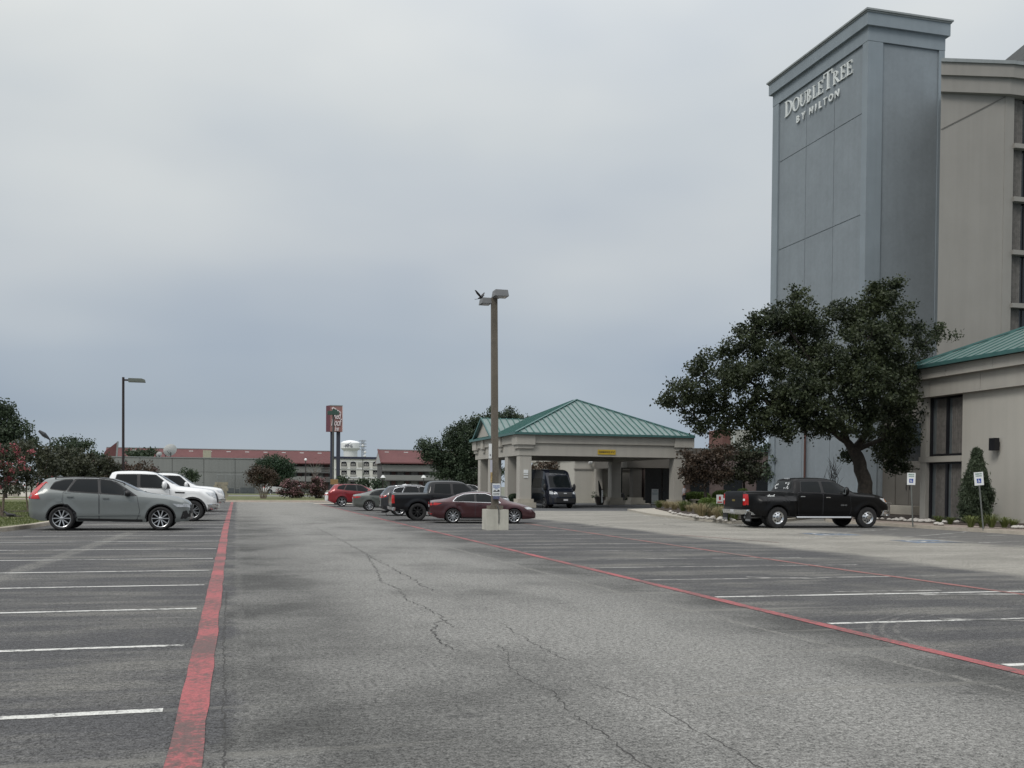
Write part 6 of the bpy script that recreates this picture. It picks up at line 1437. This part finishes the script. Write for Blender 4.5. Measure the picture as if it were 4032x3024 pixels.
simple_tree('crape_myrtle', 'multi stemmed green crape myrtle just behind the SUV tail lamps', 'tree', 112, 2020, 47, [(130, 1780, 60, 55), (90, 1830, 60, 50), (190, 1820, 60, 55), (150, 1875, 85, 38), (60, 1880, 60, 35)], L_MYR, per=16, npc=44, spread=.28, size=.085, seed=32, bloom=(L_CORAL, .04, .075, 1.0),
            trunks=[([(0, 0, 0), (-.08, 0, .6), rel(104, 1890, 47, bb_)], .045, .03, 7), ([(.03, 0, 0), (.12, 0, .7), rel(126, 1880, 47, bb_)], .05, .03, 7), ([(0, .05, 0), (.3, .1, .8), rel(160, 1880, 47, bb_)], .04, .02, 6)], bm=bark_pale)
simple_tree('crape_myrtle', 'rounded green crape myrtle over the middle of the SUV roof', 'tree', 260, 1990, 56, [(240, 1815, 65, 50), (300, 1825, 60, 50), (270, 1870, 95, 40), (205, 1850, 50, 45), (330, 1860, 50, 40)], L_MYR, per=15, npc=46, spread=.32, size=.095, seed=33, bm=bark_pale)
simple_tree('crape_myrtle', 'olive green crape myrtle between the SUV roof and the slim light pole', 'tree', 400, 1985, 62, [(360, 1835, 60, 42), (420, 1850, 60, 40), (460, 1865, 45, 32), (400, 1880, 90, 32), (330, 1850, 50, 45)], L_MYR, per=15, npc=46, spread=.33, size=.10, seed=34, bm=bark_pale, bloom=(L_MYRR, .3, .09, 1.0))
simple_tree('crape_myrtle', 'reddish crape myrtle just right of the slim light pole', 'tree', 560, 1982, 70, [(520, 1855, 45, 28), (570, 1845, 45, 28), (600, 1862, 25, 22), (545, 1875, 60, 20)], L_MYRR, per=11, npc=44, spread=.36, size=.10, seed=35, bm=bark_pale, bloom=(L_PINK, .14, .08, .8))
simple_tree('oak_tree', 'large dark oak at the far left edge of the picture', 'tree', 20, 1965, 85, [(10, 1610, 50, 45), (-40, 1640, 70, 70), (30, 1670, 60, 50), (80, 1690, 45, 40), (110, 1720, 35, 40), (-20, 1760, 90, 80), (60, 1770, 80, 60)], L_OAKD, per=2.6, npc=90, spread=.55, size=.14, seed=41)
simple_tree('oak_tree', 'oak with loose crown behind the street light on the left', 'tree', 270, 1955, 105, [(220, 1770, 40, 30), (265, 1745, 45, 28), (310, 1765, 35, 28), (340, 1750, 18, 10), (280, 1800, 75, 40), (220, 1830, 60, 40)], L_OAKD, per=1.9, npc=84, spread=.6, size=.15, seed=42, shell=.3)
simple_tree('dark_tree', 'low rounded tree top in front of the left gable of the motel', 'tree', 380, 1950, 150, [(375, 1800, 35, 18), (385, 1840, 60, 30)], L_OAKD, per=.9, npc=60, spread=.8, size=.28, seed=43)
simple_tree('dark_tree', 'flat topped tree above the grey building roof line', 'tree', 560, 1940, 215, [(545, 1790, 45, 14), (580, 1785, 40, 13), (560, 1810, 50, 20)], L_OAKD, per=.5, npc=60, spread=1.1, size=.38, seed=44)
simple_tree('small_tree', 'small dark tree against the grey wall above the white pickup hood', 'tree', 742, 1975, 110, [(742, 1860, 30, 18), (730, 1880, 34, 18), (765, 1875, 20, 20)], L_OAKD, per=3, npc=40, spread=.5, size=.17, seed=45, shell=.3)
simple_tree('dark_tree', 'dense round dark green tree at the right corner of the grey building', 'tree', 1095, 1945, 150, [(1060, 1830, 50, 38), (1100, 1830, 55, 40), (1120, 1860, 45, 45), (1075, 1875, 60, 35)], leaf_mat('leaves_deep_green', (.014, .034, .018), (.05, .085, .045)), per=1.4, npc=110, spread=.75, size=.16, seed=46, shell=.5)
b_ = PD(1037, 1968, 97); bb_ = (b_.x, b_.y, .1)
simple_tree('crape_myrtle', 'vase shaped dark myrtle with many stems on the far lawn', 'tree', 1037, 1968, 97, [(1000, 1860, 30, 28), (1025, 1850, 30, 20), (1055, 1860, 35, 26), (1010, 1890, 38, 22), (1060, 1890, 40, 24), (1080, 1880, 22, 20), (1035, 1875, 45, 30)], L_MYRR, per=4.2, npc=80, spread=.42, size=.10, seed=47, shell=.35, bm=bark_pale,
            trunks=[([(dx*.3, 0, 0), (dx*.6, 0, .8), rel(1037+dx*60, 1905, 97, bb_)], .06, .04, 6) for dx in (-.7, -.4, -.1, .15, .4, .7)])
for u, lab, sd_ in ((1150, 'pink flowering bush, left of the pair on the far lawn', 51), (1243, 'pink flowering bush, right of the pair beside the parked white car', 52)):
    simple_tree('flowering_bush', lab, 'bush', u, 1966, 101, [(u, 1915, 44, 28), (u-18, 1930, 32, 26), (u+18, 1930, 34, 26), (u, 1945, 42, 20), (u+3, 1900, 25, 16)], L_MYRR, per=4.2, npc=80, spread=.40, size=.10, seed=sd_, shell=.6, bloom=(L_PINK, 1.0, .12, .85), group='pink bushes on the far lawn')
simple_tree('bare_tree', 'thin leafless tree before the motel balconies', 'tree', 1240, 1940, 200, [(1240, 1840, 10, 8)], L_MYR, per=.05, npc=4, spread=2, size=.2, seed=53, bm=mat('bark_grey', (.16, .14, .125), .9), twigs=False,
            trunks=[([(0, 0, 0), (0, 0, 3.2)], .14, .1, 6)]+[([(0, 0, 2.6+.3*k), ((.5+.17*(k*7 % 5))*s_, .3*(k % 3-1), 3.5+.5*k), ((.9+.25*(k*3 % 4))*s_, .5*(k % 3-1), 4.3+.45*k+.3*(k % 2))], .05, .012, 5) for k in range(6) for s_ in (1, -1)])
simple_tree('dark_bush', 'dark bush at the foot of the right pylon post', 'bush', 1350, 1945, 150, [(1352, 1895, 18, 18), (1345, 1915, 22, 22)], L_OAKD, per=.9, npc=44, spread=.6, size=.22, seed=54, trunks=[([(0, 0, 0), (0, 0, .8)], .06, .04, 6)])
simple_tree('small_tree', 'spiky small palm-like tree before the cream hotel', 'tree', 1425, 1940, 260, [(1420, 1900, 16, 10), (1440, 1905, 14, 12)], L_OAKD, per=.12, npc=44, spread=1.1, size=.35, seed=55)
simple_tree('dark_bush', 'dark hedge between the cream hotel and the short motel block', 'bush', 1480, 1940, 240, [(1475, 1905, 20, 14), (1500, 1912, 22, 14)], L_OAKD, per=.2, npc=50, spread=1.0, size=.35, seed=56)
b_ = PD(870, 1965, 88); t = thing('staked_sapling', 'thin bare sapling leaning beside the stone pier', 'sapling', (b_.x, b_.y, .1)); MB().tube([(0, 0, 0), (-.1, 0, .7), (-.3, 0, 1.3)], [.035, .03, .015], 6).build('trunk', bark, t); MB().tube([(-.1, 0, .7), (.05, 0, 1.1)], [.02, .01], 5).build('branch', bark, t)
# myrtles between canopy and tower
DM = 71
simple_tree('crape_myrtle', 'reddish crape myrtle leaning over the person beside the canopy', 'tree', 2780, 1985, DM, [(2730, 1830, 50, 45), (2790, 1800, 55, 45), (2850, 1790, 50, 45), (2760, 1870, 60, 40), (2830, 1860, 60, 40), (2705, 1870, 25, 30), (2700, 1790, 25, 18)], L_MYRR, per=9, npc=44, spread=.38, size=.115, seed=61, shell=.35, bloom=(L_MYRR, .3, .1, 1.0))
simple_tree('crape_myrtle', 'darker crape myrtle behind the black truck bed', 'tree', 2930, 1985, 76, [(2900, 1790, 55, 45), (2960, 1800, 55, 45), (2930, 1860, 70, 45), (2870, 1870, 45, 35), (2985, 1860, 40, 40)], L_MYR, per=9, npc=44, spread=.4, size=.12, seed=62, shell=.4)
simple_tree('small_tree', 'dark layered small tree left of the tower base', 'tree', 3060, 1980, 68, [(3040, 1800, 45, 35), (3080, 1830, 45, 18), (3060, 1870, 50, 30), (3090, 1900, 40, 18), (3030, 1760, 30, 20), (3020, 1850, 30, 40)], L_OAKD, per=6, npc=36, spread=.36, size=.12, seed=63, shell=.3)
simple_tree('crape_myrtle', 'reddish tree seen through the canopy behind the van', 'tree', 2180, 1975, 100, [(2130, 1850, 45, 30), (2190, 1840, 45, 30), (2240, 1850, 30, 30), (2230, 1880, 35, 25), (2160, 1880, 60, 25)], L_MYRR, per=4, npc=44, spread=.5, size=.16, seed=64)
b_ = PD(3290, 1985, 49); t = thing('bare_shrub', 'leafless thin shrub above the black truck cab', 'shrub', (b_.x, b_.y, .14)); tb = MB(); rr_ = random.Random(4)
top_ = PD(3290, 1790, 49).z
for k in range(9):
    a = rr_.uniform(-1, 1); h = top_*rr_.uniform(.7, 1.0); tb.tube([(a*.1, 0, 0), (a*.25, 0, h*.5), (a*.55, rr_.uniform(-.2, .2), h*.75), (a*.6+rr_.uniform(-.25, .25), 0, h)], [.03, .022, .014, .005], 5)
    for q in range(3): z = h*rr_.uniform(.5, .85); tb.tube([(a*.35, 0, z), (a*.35+rr_.uniform(-.45, .45), 0, z+.5)], [.01, .004], 4)
tb.build('branches', bark, t)
# hedges and shrubs
def hedge(lab, x, y, rx, ry, rz, seed, lm=L_HEDGE, nm='clipped_hedge', cat='hedge', group='clipped shrubs in the entrance bed', dens=1.0, size=.055):
    rng = np.random.default_rng(seed); t = thing(nm, lab, cat, (x, y, .15), 0, group)
    n = int(4200*dens*(rx*ry+rx*rz)); th = rng.uniform(0, 2*PI, n); ph = np.arccos(rng.uniform(-.15, 1, n)); q = 1-.14*rng.random(n)**2
    sx = np.sign(np.cos(th))*np.abs(np.cos(th))**.7*np.sin(ph)**.7; sy = np.sign(np.sin(th))*np.abs(np.sin(th))**.7*np.sin(ph)**.7; sz = np.sign(np.cos(ph))*np.abs(np.cos(ph))**.7
    P = np.stack([sx*rx*q, sy*ry*q, rz+sz*rz*q], 1); P[:, 2] = np.maximum(P[:, 2], .02)
    V, F = leaves(P, 3, .05, size, 1.4, rng=rng); link_mesh('foliage', fast_mesh('foliage', V, F, lm), t)
    MB().ell((0, 0, rz), (rx*.84, ry*.84, rz*.84), 18, 12).build('inner_twigs', mat('hedge_inner', (.02, .025, .01), 1), t, smooth=60)
    st = MB()
    for k in range(5): st.tube([(rx*.3*math.cos(k*1.3), ry*.3*math.sin(k*1.3), -.02), (rx*.5*math.cos(k*1.3), ry*.5*math.sin(k*1.3), rz)], [.03, .015], 5)
    st.build('stems', bark, t); return t
for u, v_, D, ru, zt_v, lab, sd_ in ((2745, 1996, 77, 48, 1938, 'long clipped hedge behind the stone bench', 71), (2850, 1990, 72, 42, 1932, 'clipped green hedge behind the round boxwood', 72), (2925, 1975, 73, 22, 1925, 'small bright shrub at the foot of the dark myrtle', 73), (2790, 2012, 61, 36, 1962, 'round bright boxwood beside the stone bench', 74), (2820, 2018, 58, 22, 2000, 'low boxwood clump touching the truck tail', 75), (3020, 1985, 66, 40, 1945, 'dark clipped shrub behind the truck bed', 76)):
    q = PD(u, v_, D); zz_ = PD(u, zt_v, D).z; hedge(lab, q.x, q.y, ru*D/FPX, min(1.0, ru*D/FPX), max(.25, (zz_-.15)/2), sd_, lm=L_HEDGE if sd_ != 76 else L_MYR)
# juniper beside the low building
base = PD(3842, 2050, 37.5); base = (29.1, base.y*29.1/base.x, .12); Dj = 37.5
t = thing('juniper', 'dark green pointed juniper against the beige wall behind the leaning sign', 'shrub', base); rng = np.random.default_rng(81)
zj_ = PYY(3842, 1775, base[1]).z-.12; n = 3600; tt = rng.random(n)**.8; zz_ = tt*zj_; rad = np.interp(tt, [0, .15, .4, .7, .9, 1], [.30, .50, .50, .27, .08, .0]); th = rng.uniform(0, 2*PI, n); rr_ = rad*(.55+.5*rng.random(n))*(1+.22*np.sin(th*5+tt*14)+.12*np.sin(th*11+tt*31))
P = np.stack([rr_*np.cos(th), rr_*np.sin(th), zz_], 1); V, F = leaves(P, 24, .12, .03, 5.0, up=1.3, rng=rng); link_mesh('foliage', fast_mesh('foliage', V, F, L_JUN), t)
MB().tube([(0, 0, 0), (0, 0, zj_*.8)], [.09, .02], 6).build('trunk', bark, t)
# grass tufts
def tuft(lab, x, y, h, lm, nm='ornamental_grass', cat='grass tuft', group='grass tufts', n=150, r=.2, seed=1, wid=.012, z=.14):
    rng = np.random.default_rng(seed); t = thing(nm, lab, cat, (x, y, z), 0, group); k = n; a = rng.uniform(0, 2*PI, k); lean_ = rng.uniform(.15, 1.2, k)*h*.9; hh = h*rng.uniform(.6, 1.0, k); r0 = rng.uniform(0, .3, k)*r
    d = np.stack([np.cos(a), np.sin(a), 0*a], 1); s = np.stack([-np.sin(a), np.cos(a), 0*a], 1)*wid; base_ = d*r0[:, None]; V = []
    for f, g, w in ((0, 0, 1), (.25, .55, .9), (.62, .92, .6)):
        p = base_+d*(lean_*f)[:, None]+np.array([0, 0, 1])*(hh*g)[:, None]; V += [p-s*w, p+s*w]
    tip_ = base_+d*lean_[:, None]+np.array([0, 0, 1])*(hh*rng.uniform(.7, 1.02, k))[:, None]; V += [tip_-s*.1, tip_+s*.1]
    A = np.stack(V, 1).reshape(-1, 3); i0 = np.arange(k)[:, None]*8; F = np.concatenate([i0+np.array([[2*j, 2*j+1, 2*j+3, 2*j+2]]) for j in range(3)]); link_mesh('blades', fast_mesh('blades', A, F, lm), t); return t
random.seed(9)
tl = 'straw coloured ornamental grass tuft among the white stones of the entrance island'
pts_ = [(2595, 2001), (2625, 2003), (2655, 2008), (2690, 2014), (2715, 2016), (2745, 2022), (2775, 2030), (2800, 2036), (2830, 2045), (2860, 2050), (2640, 1998), (2680, 2004), (2815, 2026), (2845, 2034), (2870, 2040), (2895, 2046), (2610, 1996), (2665, 2000), (2705, 2008), (2760, 2036)]
for i, (u, v_) in enumerate(pts_):
    q = G(u, v_, .15); tuft(tl, q.x, q.y, random.uniform(.42, .72), L_STRAW if i % 3 else L_GRASS, n=130, seed=100+i, r=.5, wid=.011, group='straw grass tufts on the entrance island', z=.16)
for i, (u, v_, h, lab) in enumerate([(3695, 2048, .35, 'dark grass tuft before the left pane of the low window'), (3740, 2046, .3, 'small grass tuft before the right pane of the low window'), (3822, 2062, .48, 'yellow green lily clump left of the leaning sign post'), (3905, 2064, .55, 'tall yellow green lily clump right of the leaning sign post'), (3955, 2072, .42, 'green lily clump farther right along the kerb'), (3990, 2076, .35, 'rightmost low lily clump along the kerb'), (3866, 2068, .3, 'lily clump hugging the leaning sign post')]):
    q = PD(u, v_, 36.5 if i > 1 else 40); tuft(lab, q.x, q.y, h, L_LILY if i > 1 else L_GRASS, nm='lily_clump', cat='plant', group='plants in the kerb bed', n=120, seed=140+i, r=.3, wid=.010)
# lawn blades near the SUV, one mass
rng = np.random.default_rng(90); k = 42000; x = rng.uniform(-16, -6.5, k); y = 31+rng.random(k)**1.3*45; keep = (y > 31.2+np.maximum(0, (-x-7)*-.25)) & ~((x > -6.9) & (y < 35)); x, y = x[keep], y[keep]; k = len(x)
a = rng.uniform(0, 2*PI, k); h = rng.uniform(.03, .085, k); w = .012; dx, dy = np.cos(a)*w, np.sin(a)*w; z0_ = .118
V = np.stack([np.stack([x-dx, y-dy, np.full(k, z0_)], 1), np.stack([x+dx, y+dy, np.full(k, z0_)], 1), np.stack([x+rng.normal(0, .02, k), y+rng.normal(0, .02, k), z0_+h], 1)], 1).reshape(-1, 3)
tag(link_mesh('lawn_grass', fast_mesh('lawn_grass', V, np.arange(3*k).reshape(-1, 3), L_GRASS)), 'short green grass of the lawn behind the grey SUV', 'grass', kind='stuff')
# mulch rings under the lawn trees
for (x_, y_, r_) in [(bb_[0], bb_[1], 1.1)]: pass
for u, v_, D, r_ in ((10, 2048, 40, .9), (112, 2022, 47, 1.1), (840, 1965, 95, 1.0)):
    q = PD(u, v_, D); struct(MB().lathe([(r_, .118), (r_*.7, .15), (0, .17)], 20, 'z', (q.x, q.y, 0)).build('mulch_ring', mulch))
# rocks
random.seed(12); rock_me = []
for k in range(5):
    b = MB(); b.ell((0, 0, .35), (1, .75, .6), 9, 6); b.v = [(p[0]*random.uniform(.8, 1.15), p[1]*random.uniform(.8, 1.15), p[2]*random.uniform(.85, 1.1)) for p in b.v]; me = b.mesh('rock', rock_mat, smooth=50); rock_me.append(me)
def rock(x, y, s_, z, lab, grp):
    o = link_mesh('rock', random.choice(rock_me), None, (x, y, z)); o.scale = (s_, s_, s_*.8); o.rotation_euler = (0, 0, random.uniform(0, 6)); tag(o, lab, 'rock', grp)
for i in range(46):
    u = random.uniform(3440, 3680); q = PD(u, 2046+random.uniform(-8, 2), 40+random.uniform(-1.0, 1.4)); rock(27.3+random.uniform(0, 1.3), q.y*(27.3/q.x)+random.uniform(-.6, .8), random.uniform(.07, .16), .13, 'white landscape stone in the strip behind the black truck nose', 'white stones along the kerb bed')
for i in range(26):
    t_ = i/26; u = lerp(2640, 2900, t_); v_ = interp([(2580, 2007), (2700, 2034), (2870, 2053), (2950, 2055)], u); q = G(u, v_+random.uniform(-4, 0), .15); rock(q.x, q.y, random.uniform(.10, .2), .14, 'white stone edging the entrance island grasses', 'white stones edging the island')
for u, D in ((4010, 36), (4025, 36), (3995, 36), (3705, 38.5), (3690, 39)): q = PD(u, 2072, D); rock(q.x, q.y, .15, .13, 'pale stone in the kerb bed before the low beige building', 'pale stones before the low building')

# ------------------------------------------------------------------ furniture around the entrance
q = PD(2755, 2003, 75); t = thing('stone_bench', 'short stone bench between hedge and round boxwood', 'bench', (q.x, q.y, .17)); MB().box(-.75, .75, -.2, .2, .38, .47).build('seat', concrete, t)
for s_ in (-.5, .5): MB().box(s_-.1, s_+.1, -.15, .15, 0, .379).build('leg', concrete, t)
q = PD(2578, 1993, 78); t = thing('sandwich_board', 'white notice board in a black frame standing under the canopy', 'sign', (q.x, q.y, .0), R(-12)); MB().box(-.31, .31, -.03, .03, .18, 1.42).build('frame', black_plastic, t); MB().box(-.26, .26, -.04, -.031, .34, 1.36).build('poster', sign_white, t); MB().box(-.27, .27, -.04, -.031, .22, .31).build('lower_strip', sign_white, t)
lt = mat('print_grey', (.25, .33, .36), .7); b = MB()
for i, (w_, z) in enumerate([(.16, 1.28), (.2, 1.22), (.12, 1.16), (.23, 1.08), (.21, 1.03), (.23, .98), (.19, .93)]): b.box(-w_, w_, -.044, -.0405, z-.012, z+.012)
b.build('printed_lines', lt, t)
for s_ in (-1, 1): MB().bar((s_*.28, 0, .2), (s_*.28, .0, 0), .04).build('foot', black_plastic, t)
q = PD(2369, 1972, 84); t = thing('poster_stand', 'narrow white poster stand seen at an angle beside the planter', 'sign', (q.x, q.y, 0), R(55)); MB().box(-.3, .3, -.03, .03, .1, 1.3).build('frame', black_plastic, t); MB().box(-.24, .24, -.04, -.031, .2, 1.24).build('poster', sign_white, t); MB().box(-.24, .24, .031, .04, .2, 1.24).build('poster', sign_white, t)
q = PD(2362, 1981, 86); t = thing('feather_flag', 'folded dark feather flag standing in the planter', 'flag', (q.x, q.y, .3)); b = MB(); b.prism([(.0, .2), (.22, .25), (.12, 1.1), (-.12, 1.75), (-.17, 1.65), (-.12, .9)], lambda a_, b__, d: (a_, d, b__), -.02, .02); b.build('cloth', mat('flag_dark', (.02, .02, .025), .8), t); MB().tube([(.08, .03, 0), (0, .03, 1.0), (-.17, .03, 1.7)], .015, 6).build('pole', pole_dark, t)
q = PD(2362, 1985, 84.5); t = thing('planter', 'large tapered planter by the lobby wall', 'planter', (q.x, q.y, 0)); MB().lathe([(0, 0), (.28, 0), (.45, .62), (.48, .62), (.48, .68), (.4, .68), (.38, .58), (0, .56)], 20, 'z').build('pot', mat('pot_brown', (.09, .07, .06), .8), t)
q = PD(2668, 1992, 80); t = thing('planter', 'tapered planter at the right front column of the canopy', 'planter', (q.x-.1, q.y, .12)); MB().lathe([(0, 0), (.32, 0), (.46, .66), (.5, .66), (.5, .72), (.4, .72), (.38, .62), (0, .6)], 20, 'z').build('pot', mat('pot_grey', (.17, .155, .14), .8), t)
q = PD(2445, 1983, 86); t = thing('trash_bin', 'dark cylindrical trash bin beside the lobby column', 'bin', (q.x, q.y, 0)); MB().lathe([(0, 0), (.28, 0), (.3, .8), (.3, .95), (.22, 1.0), (0, 1.0)], 20, 'z').build('bin_body', black_plastic, t)
for k, (u, D, lab) in enumerate([(2398, 92, 'loose green bush left of the trash bin'), (2475, 92, 'low bush right of the trash bin'), (2535, 92, 'low bush behind the notice board')]):
    q = PD(u, 1978, D); tree('entrance_bush', lab, 'bush', (q.x, 89.2 if D > 91 else q.y, 0), [(0, 0, .7-.1*k, .6, .4, .5-.08*k)], L_OAKD, per=9, npc=30, spread=.2, size=.08, seed=170+k, group='bushes along the lobby wall', trunks=[([(0, 0, 0), (0, 0, .5)], .05, .03, 6)])
q = PD(2840-6, 1975, 57.5); t = thing('yard_sign', 'small white and red notice sign at the tail of the black truck', 'sign', (q.x, q.y, .15)); MB().box(-.2, .2, -.01, .01, .45, .95).build('sign_board', sign_white, t); MB().box(-.15, .15, -.014, -.0105, .5, .56).build('red_text_bar', red_lens, t); MB().box(-.06, .06, -.014, -.0105, .65, .85).build('red_mark', red_lens, t); MB().tube([(0, 0.02, -.02), (0, 0.02, .5)], .015, 6).build('post', pole_dark, t)
q = PD(2032, 1985, 73); hedge_t = hedge('dark round topiary shrub between the canopy columns', q.x, q.y, .55, .5, .4, 77, lm=L_OAKD, nm='round_shrub', cat='shrub', group=None, dens=.8)
# low concrete planters beyond the left lawn
cw = mat('barrier_concrete', (.30, .28, .24), .9, var=.15, scale=1)
for k, (u0, u1, vt, vb, D, lab) in enumerate([(0, 24, 1946, 1964, 100, 'leftmost pale concrete block beyond the left lawn'), (31, 54, 1945, 1966, 98, 'middle pale concrete block beyond the left lawn'), (54, 72, 1938, 1967, 96, 'tallest pale concrete block beyond the left lawn')]):
    a, c_ = PD(u0, vb, D), PD(u1, vb, D); z = PD(u0, vt, D).z; t = thing('concrete_block', lab, 'barrier', ((a.x+c_.x)/2, a.y, .12), 0, 'concrete blocks beyond the left lawn'); w_ = (c_.x-a.x)/2
    MB().box(-w_, w_, -.35, .35, 0, z-.12).build('block', cw, t)
struct(MB().box(-40, -6.0, 104, 150, .12, .135).build('road', concrete)); kerb([(-60, 86.95), (-6.2, 86.95)], .25, .2); struct(MB().box(-60, -5, 87.2, 94, .12, .14).build('sidewalk', pave_brown))

# ------------------------------------------------------------------ birds
def bird(lab, loc, rz, s_=1.0, fly=False):
    t = thing('bird', lab, 'bird', loc, rz); m = mat('feather_black', (.012, .012, .014), .6)
    b = MB(); b.tube([(-.20, 0, .10), (-.12, 0, .12), (-.02, 0, .14), (.08, 0, .17), (.13, 0, .21), (.17, 0, .23)], [.018, .04, .062, .055, .032, .030], 10); b.ell((.18, 0, .235), (.042, .034, .034), 10, 8); b.v = [(x*s_, y*s_, z*s_) for x, y, z in b.v]; b.build('body', m, t, smooth=60)
    MB().prism([(-.40, -.035), (-.40, .035), (-.17, .022), (-.17, -.022)], lambda a_, b__, d: (a_*s_, b__*s_, d*s_), .085, .097).build('tail', m, t); MB().tube([(.215*s_, 0, .235*s_), (.27*s_, 0, .225*s_)], [.012*s_, .002], 6).build('beak', m, t)
    if fly:
        for q in (1, -1): b = MB(); b.prism([(.08, .03), (-.06, .03), (-.12, .22), (-.10, .42), (-.02, .40), (.06, .2)], lambda a_, b__, d: (a_*s_, q*b__*s_, (.16+b__*.8+d)*s_), -.008, .008); b.build('wing', m, t)
    else:
        for q in (1, -1):
            b = MB(); b.ell((-.04, q*.055, .145), (.15, .018, .045), 10, 6); b.v = [(x*s_, y*s_, z*s_) for x, y, z in b.v]; b.build('wing', m, t, smooth=60); MB().tube([(.0, q*.025*s_, .10*s_), (.01, q*.025*s_, 0)], .006, 5).build('leg', m, t)
    return t
q = PD(38, 2062, 37.0); bird('black bird walking on the lawn near the left edge', (q.x, q.y, .12), R(160), 1.1)
q = G(1520, 2027); bird('black bird on the asphalt beside the dark SUV wheel', (q.x, q.y, 0), R(-20), 1.2)
q = PD(1893, 1168, 33.6); bird('black bird flying with raised wings beside the lamp heads', (q.x, q.y, q.z-.12), R(-50), .60, True)

# ------------------------------------------------------------------ person beside the canopy
def skin(name, joints, edges, m, parent, sub=1, root=0):
    me = bpy.data.meshes.new(name); me.from_pydata([j[0] for j in joints], edges, []); o = bpy.data.objects.new(name, me); COL.objects.link(o)
    md = o.modifiers.new('s', 'SKIN'); md.use_smooth_shade = True
    for i, (p, r_) in enumerate(joints): v_ = me.skin_vertices[0].data[i]; v_.radius = (r_, r_) if not hasattr(r_, '__len__') else r_; v_.use_root = (i == root)
    sb = o.modifiers.new('d', 'SUBSURF'); sb.levels = sub; sb.render_levels = sub
    bpy.context.view_layer.update(); dg = bpy.context.evaluated_depsgraph_get(); me2 = bpy.data.meshes.new_from_object(o.evaluated_get(dg)); bpy.data.objects.remove(o)
    me2.name = name; me2.materials.clear(); me2.materials.append(m); return link_mesh(name, me2, parent)
q = PD(2692, 1998, 71.3); t = thing('person', 'person in light grey shirt and dark trousers reaching towards the myrtle by the canopy', 'person', (q.x, q.y, .12), R(0))
skin_m = mat('skin', (.20, .11, .075), .6); shirt = mat('shirt_grey', (.30, .29, .31), .9); trous = mat('trousers_dark', (.015, .016, .02), .9); hair = mat('hair_dark', (.015, .012, .01), .8)
J = [((0, 0, .92), .12), ((0, 0, 1.12), .13), ((.01, 0, 1.32), .14), ((.02, 0, 1.45), .07), ((.03, 0, 1.53), .05), ((.04, 0, 1.62), .085), ((.045, 0, 1.70), .07),
     ((0, .17, 1.40), .05), ((.14, .20, 1.20), .042), ((.36, .14, 1.32), .033), ((.43, .12, 1.36), .03), ((0, -.17, 1.40), .05), ((.10, -.22, 1.18), .042), ((.33, -.16, 1.26), .033), ((.41, -.15, 1.29), .03),
     ((0, .09, .86), .085), ((.02, .10, .50), .06), ((-.02, .11, .10), .04), ((.09, .11, .04), .035), ((0, -.09, .86), .085), ((-.01, -.10, .50), .06), ((-.05, -.11, .10), .04), ((.06, -.11, .04), .035)]
E_ = [(0, 1), (1, 2), (2, 3), (3, 4), (4, 5), (5, 6), (2, 7), (7, 8), (8, 9), (9, 10), (2, 11), (11, 12), (12, 13), (13, 14), (0, 15), (15, 16), (16, 17), (17, 18), (0, 19), (19, 20), (20, 21), (21, 22)]
skin('body', J, E_, skin_m, t)
t.scale = (.92, .92, .92)
for hx, hy, hz in ((.43, .12, 1.36), (.41, -.15, 1.29)):
    for k, (dy, l) in enumerate(((-.03, .07), (-.01, .085), (.01, .08), (.03, .065))): MB().tube([(hx+.01, hy+dy, hz), (hx+.04, hy+dy, hz+.01), (hx+.03+l, hy+dy, hz-.01)], [.011, .010, .007], 6).build('finger', skin_m, t)
    MB().tube([(hx, hy-.02, hz+.02), (hx+.03, hy-.03, hz+.055)], [.012, .008], 6).build('finger', skin_m, t)
skin('shirt', [((0, 0, .88), .15), ((0, 0, 1.12), .15), ((.01, 0, 1.34), .16), ((.02, 0, 1.44), .09), ((0, .18, 1.40), .068), ((.10, .20, 1.24), .06), ((0, -.18, 1.40), .068), ((.08, -.22, 1.22), .06)], [(0, 1), (1, 2), (2, 3), (2, 4), (4, 5), (2, 6), (6, 7)], shirt, t)
skin('trousers', [((0, 0, .93), .145), ((0, .09, .84), .105), ((.02, .10, .50), .082), ((-.02, .11, .10), .065), ((0, -.09, .84), .105), ((-.01, -.10, .50), .082), ((-.05, -.11, .10), .065)], [(0, 1), (1, 2), (2, 3), (0, 4), (4, 5), (5, 6)], trous, t)
MB().ell((.025, 0, 1.72), (.095, .085, .075), 12, 8).build('hair', hair, t, smooth=60)
for s_ in (.11, -.11): MB().ell((.04, s_, .045), (.13, .05, .05), 10, 6).build('shoe', black_plastic, t, smooth=60)
fc = MB()
for s_ in (.03, -.03): fc.ell((.123, s_, 1.655), (.008, .012, .007), 8, 6)
fc.build('eyes', ink, t); MB().ell((.135, 0, 1.63), (.016, .012, .02), 8, 6).build('nose', skin_m, t, smooth=60); MB().ell((.122, 0, 1.592), (.008, .024, .005), 8, 6).build('mouth', mat('lips', (.16, .05, .045), .6), t)
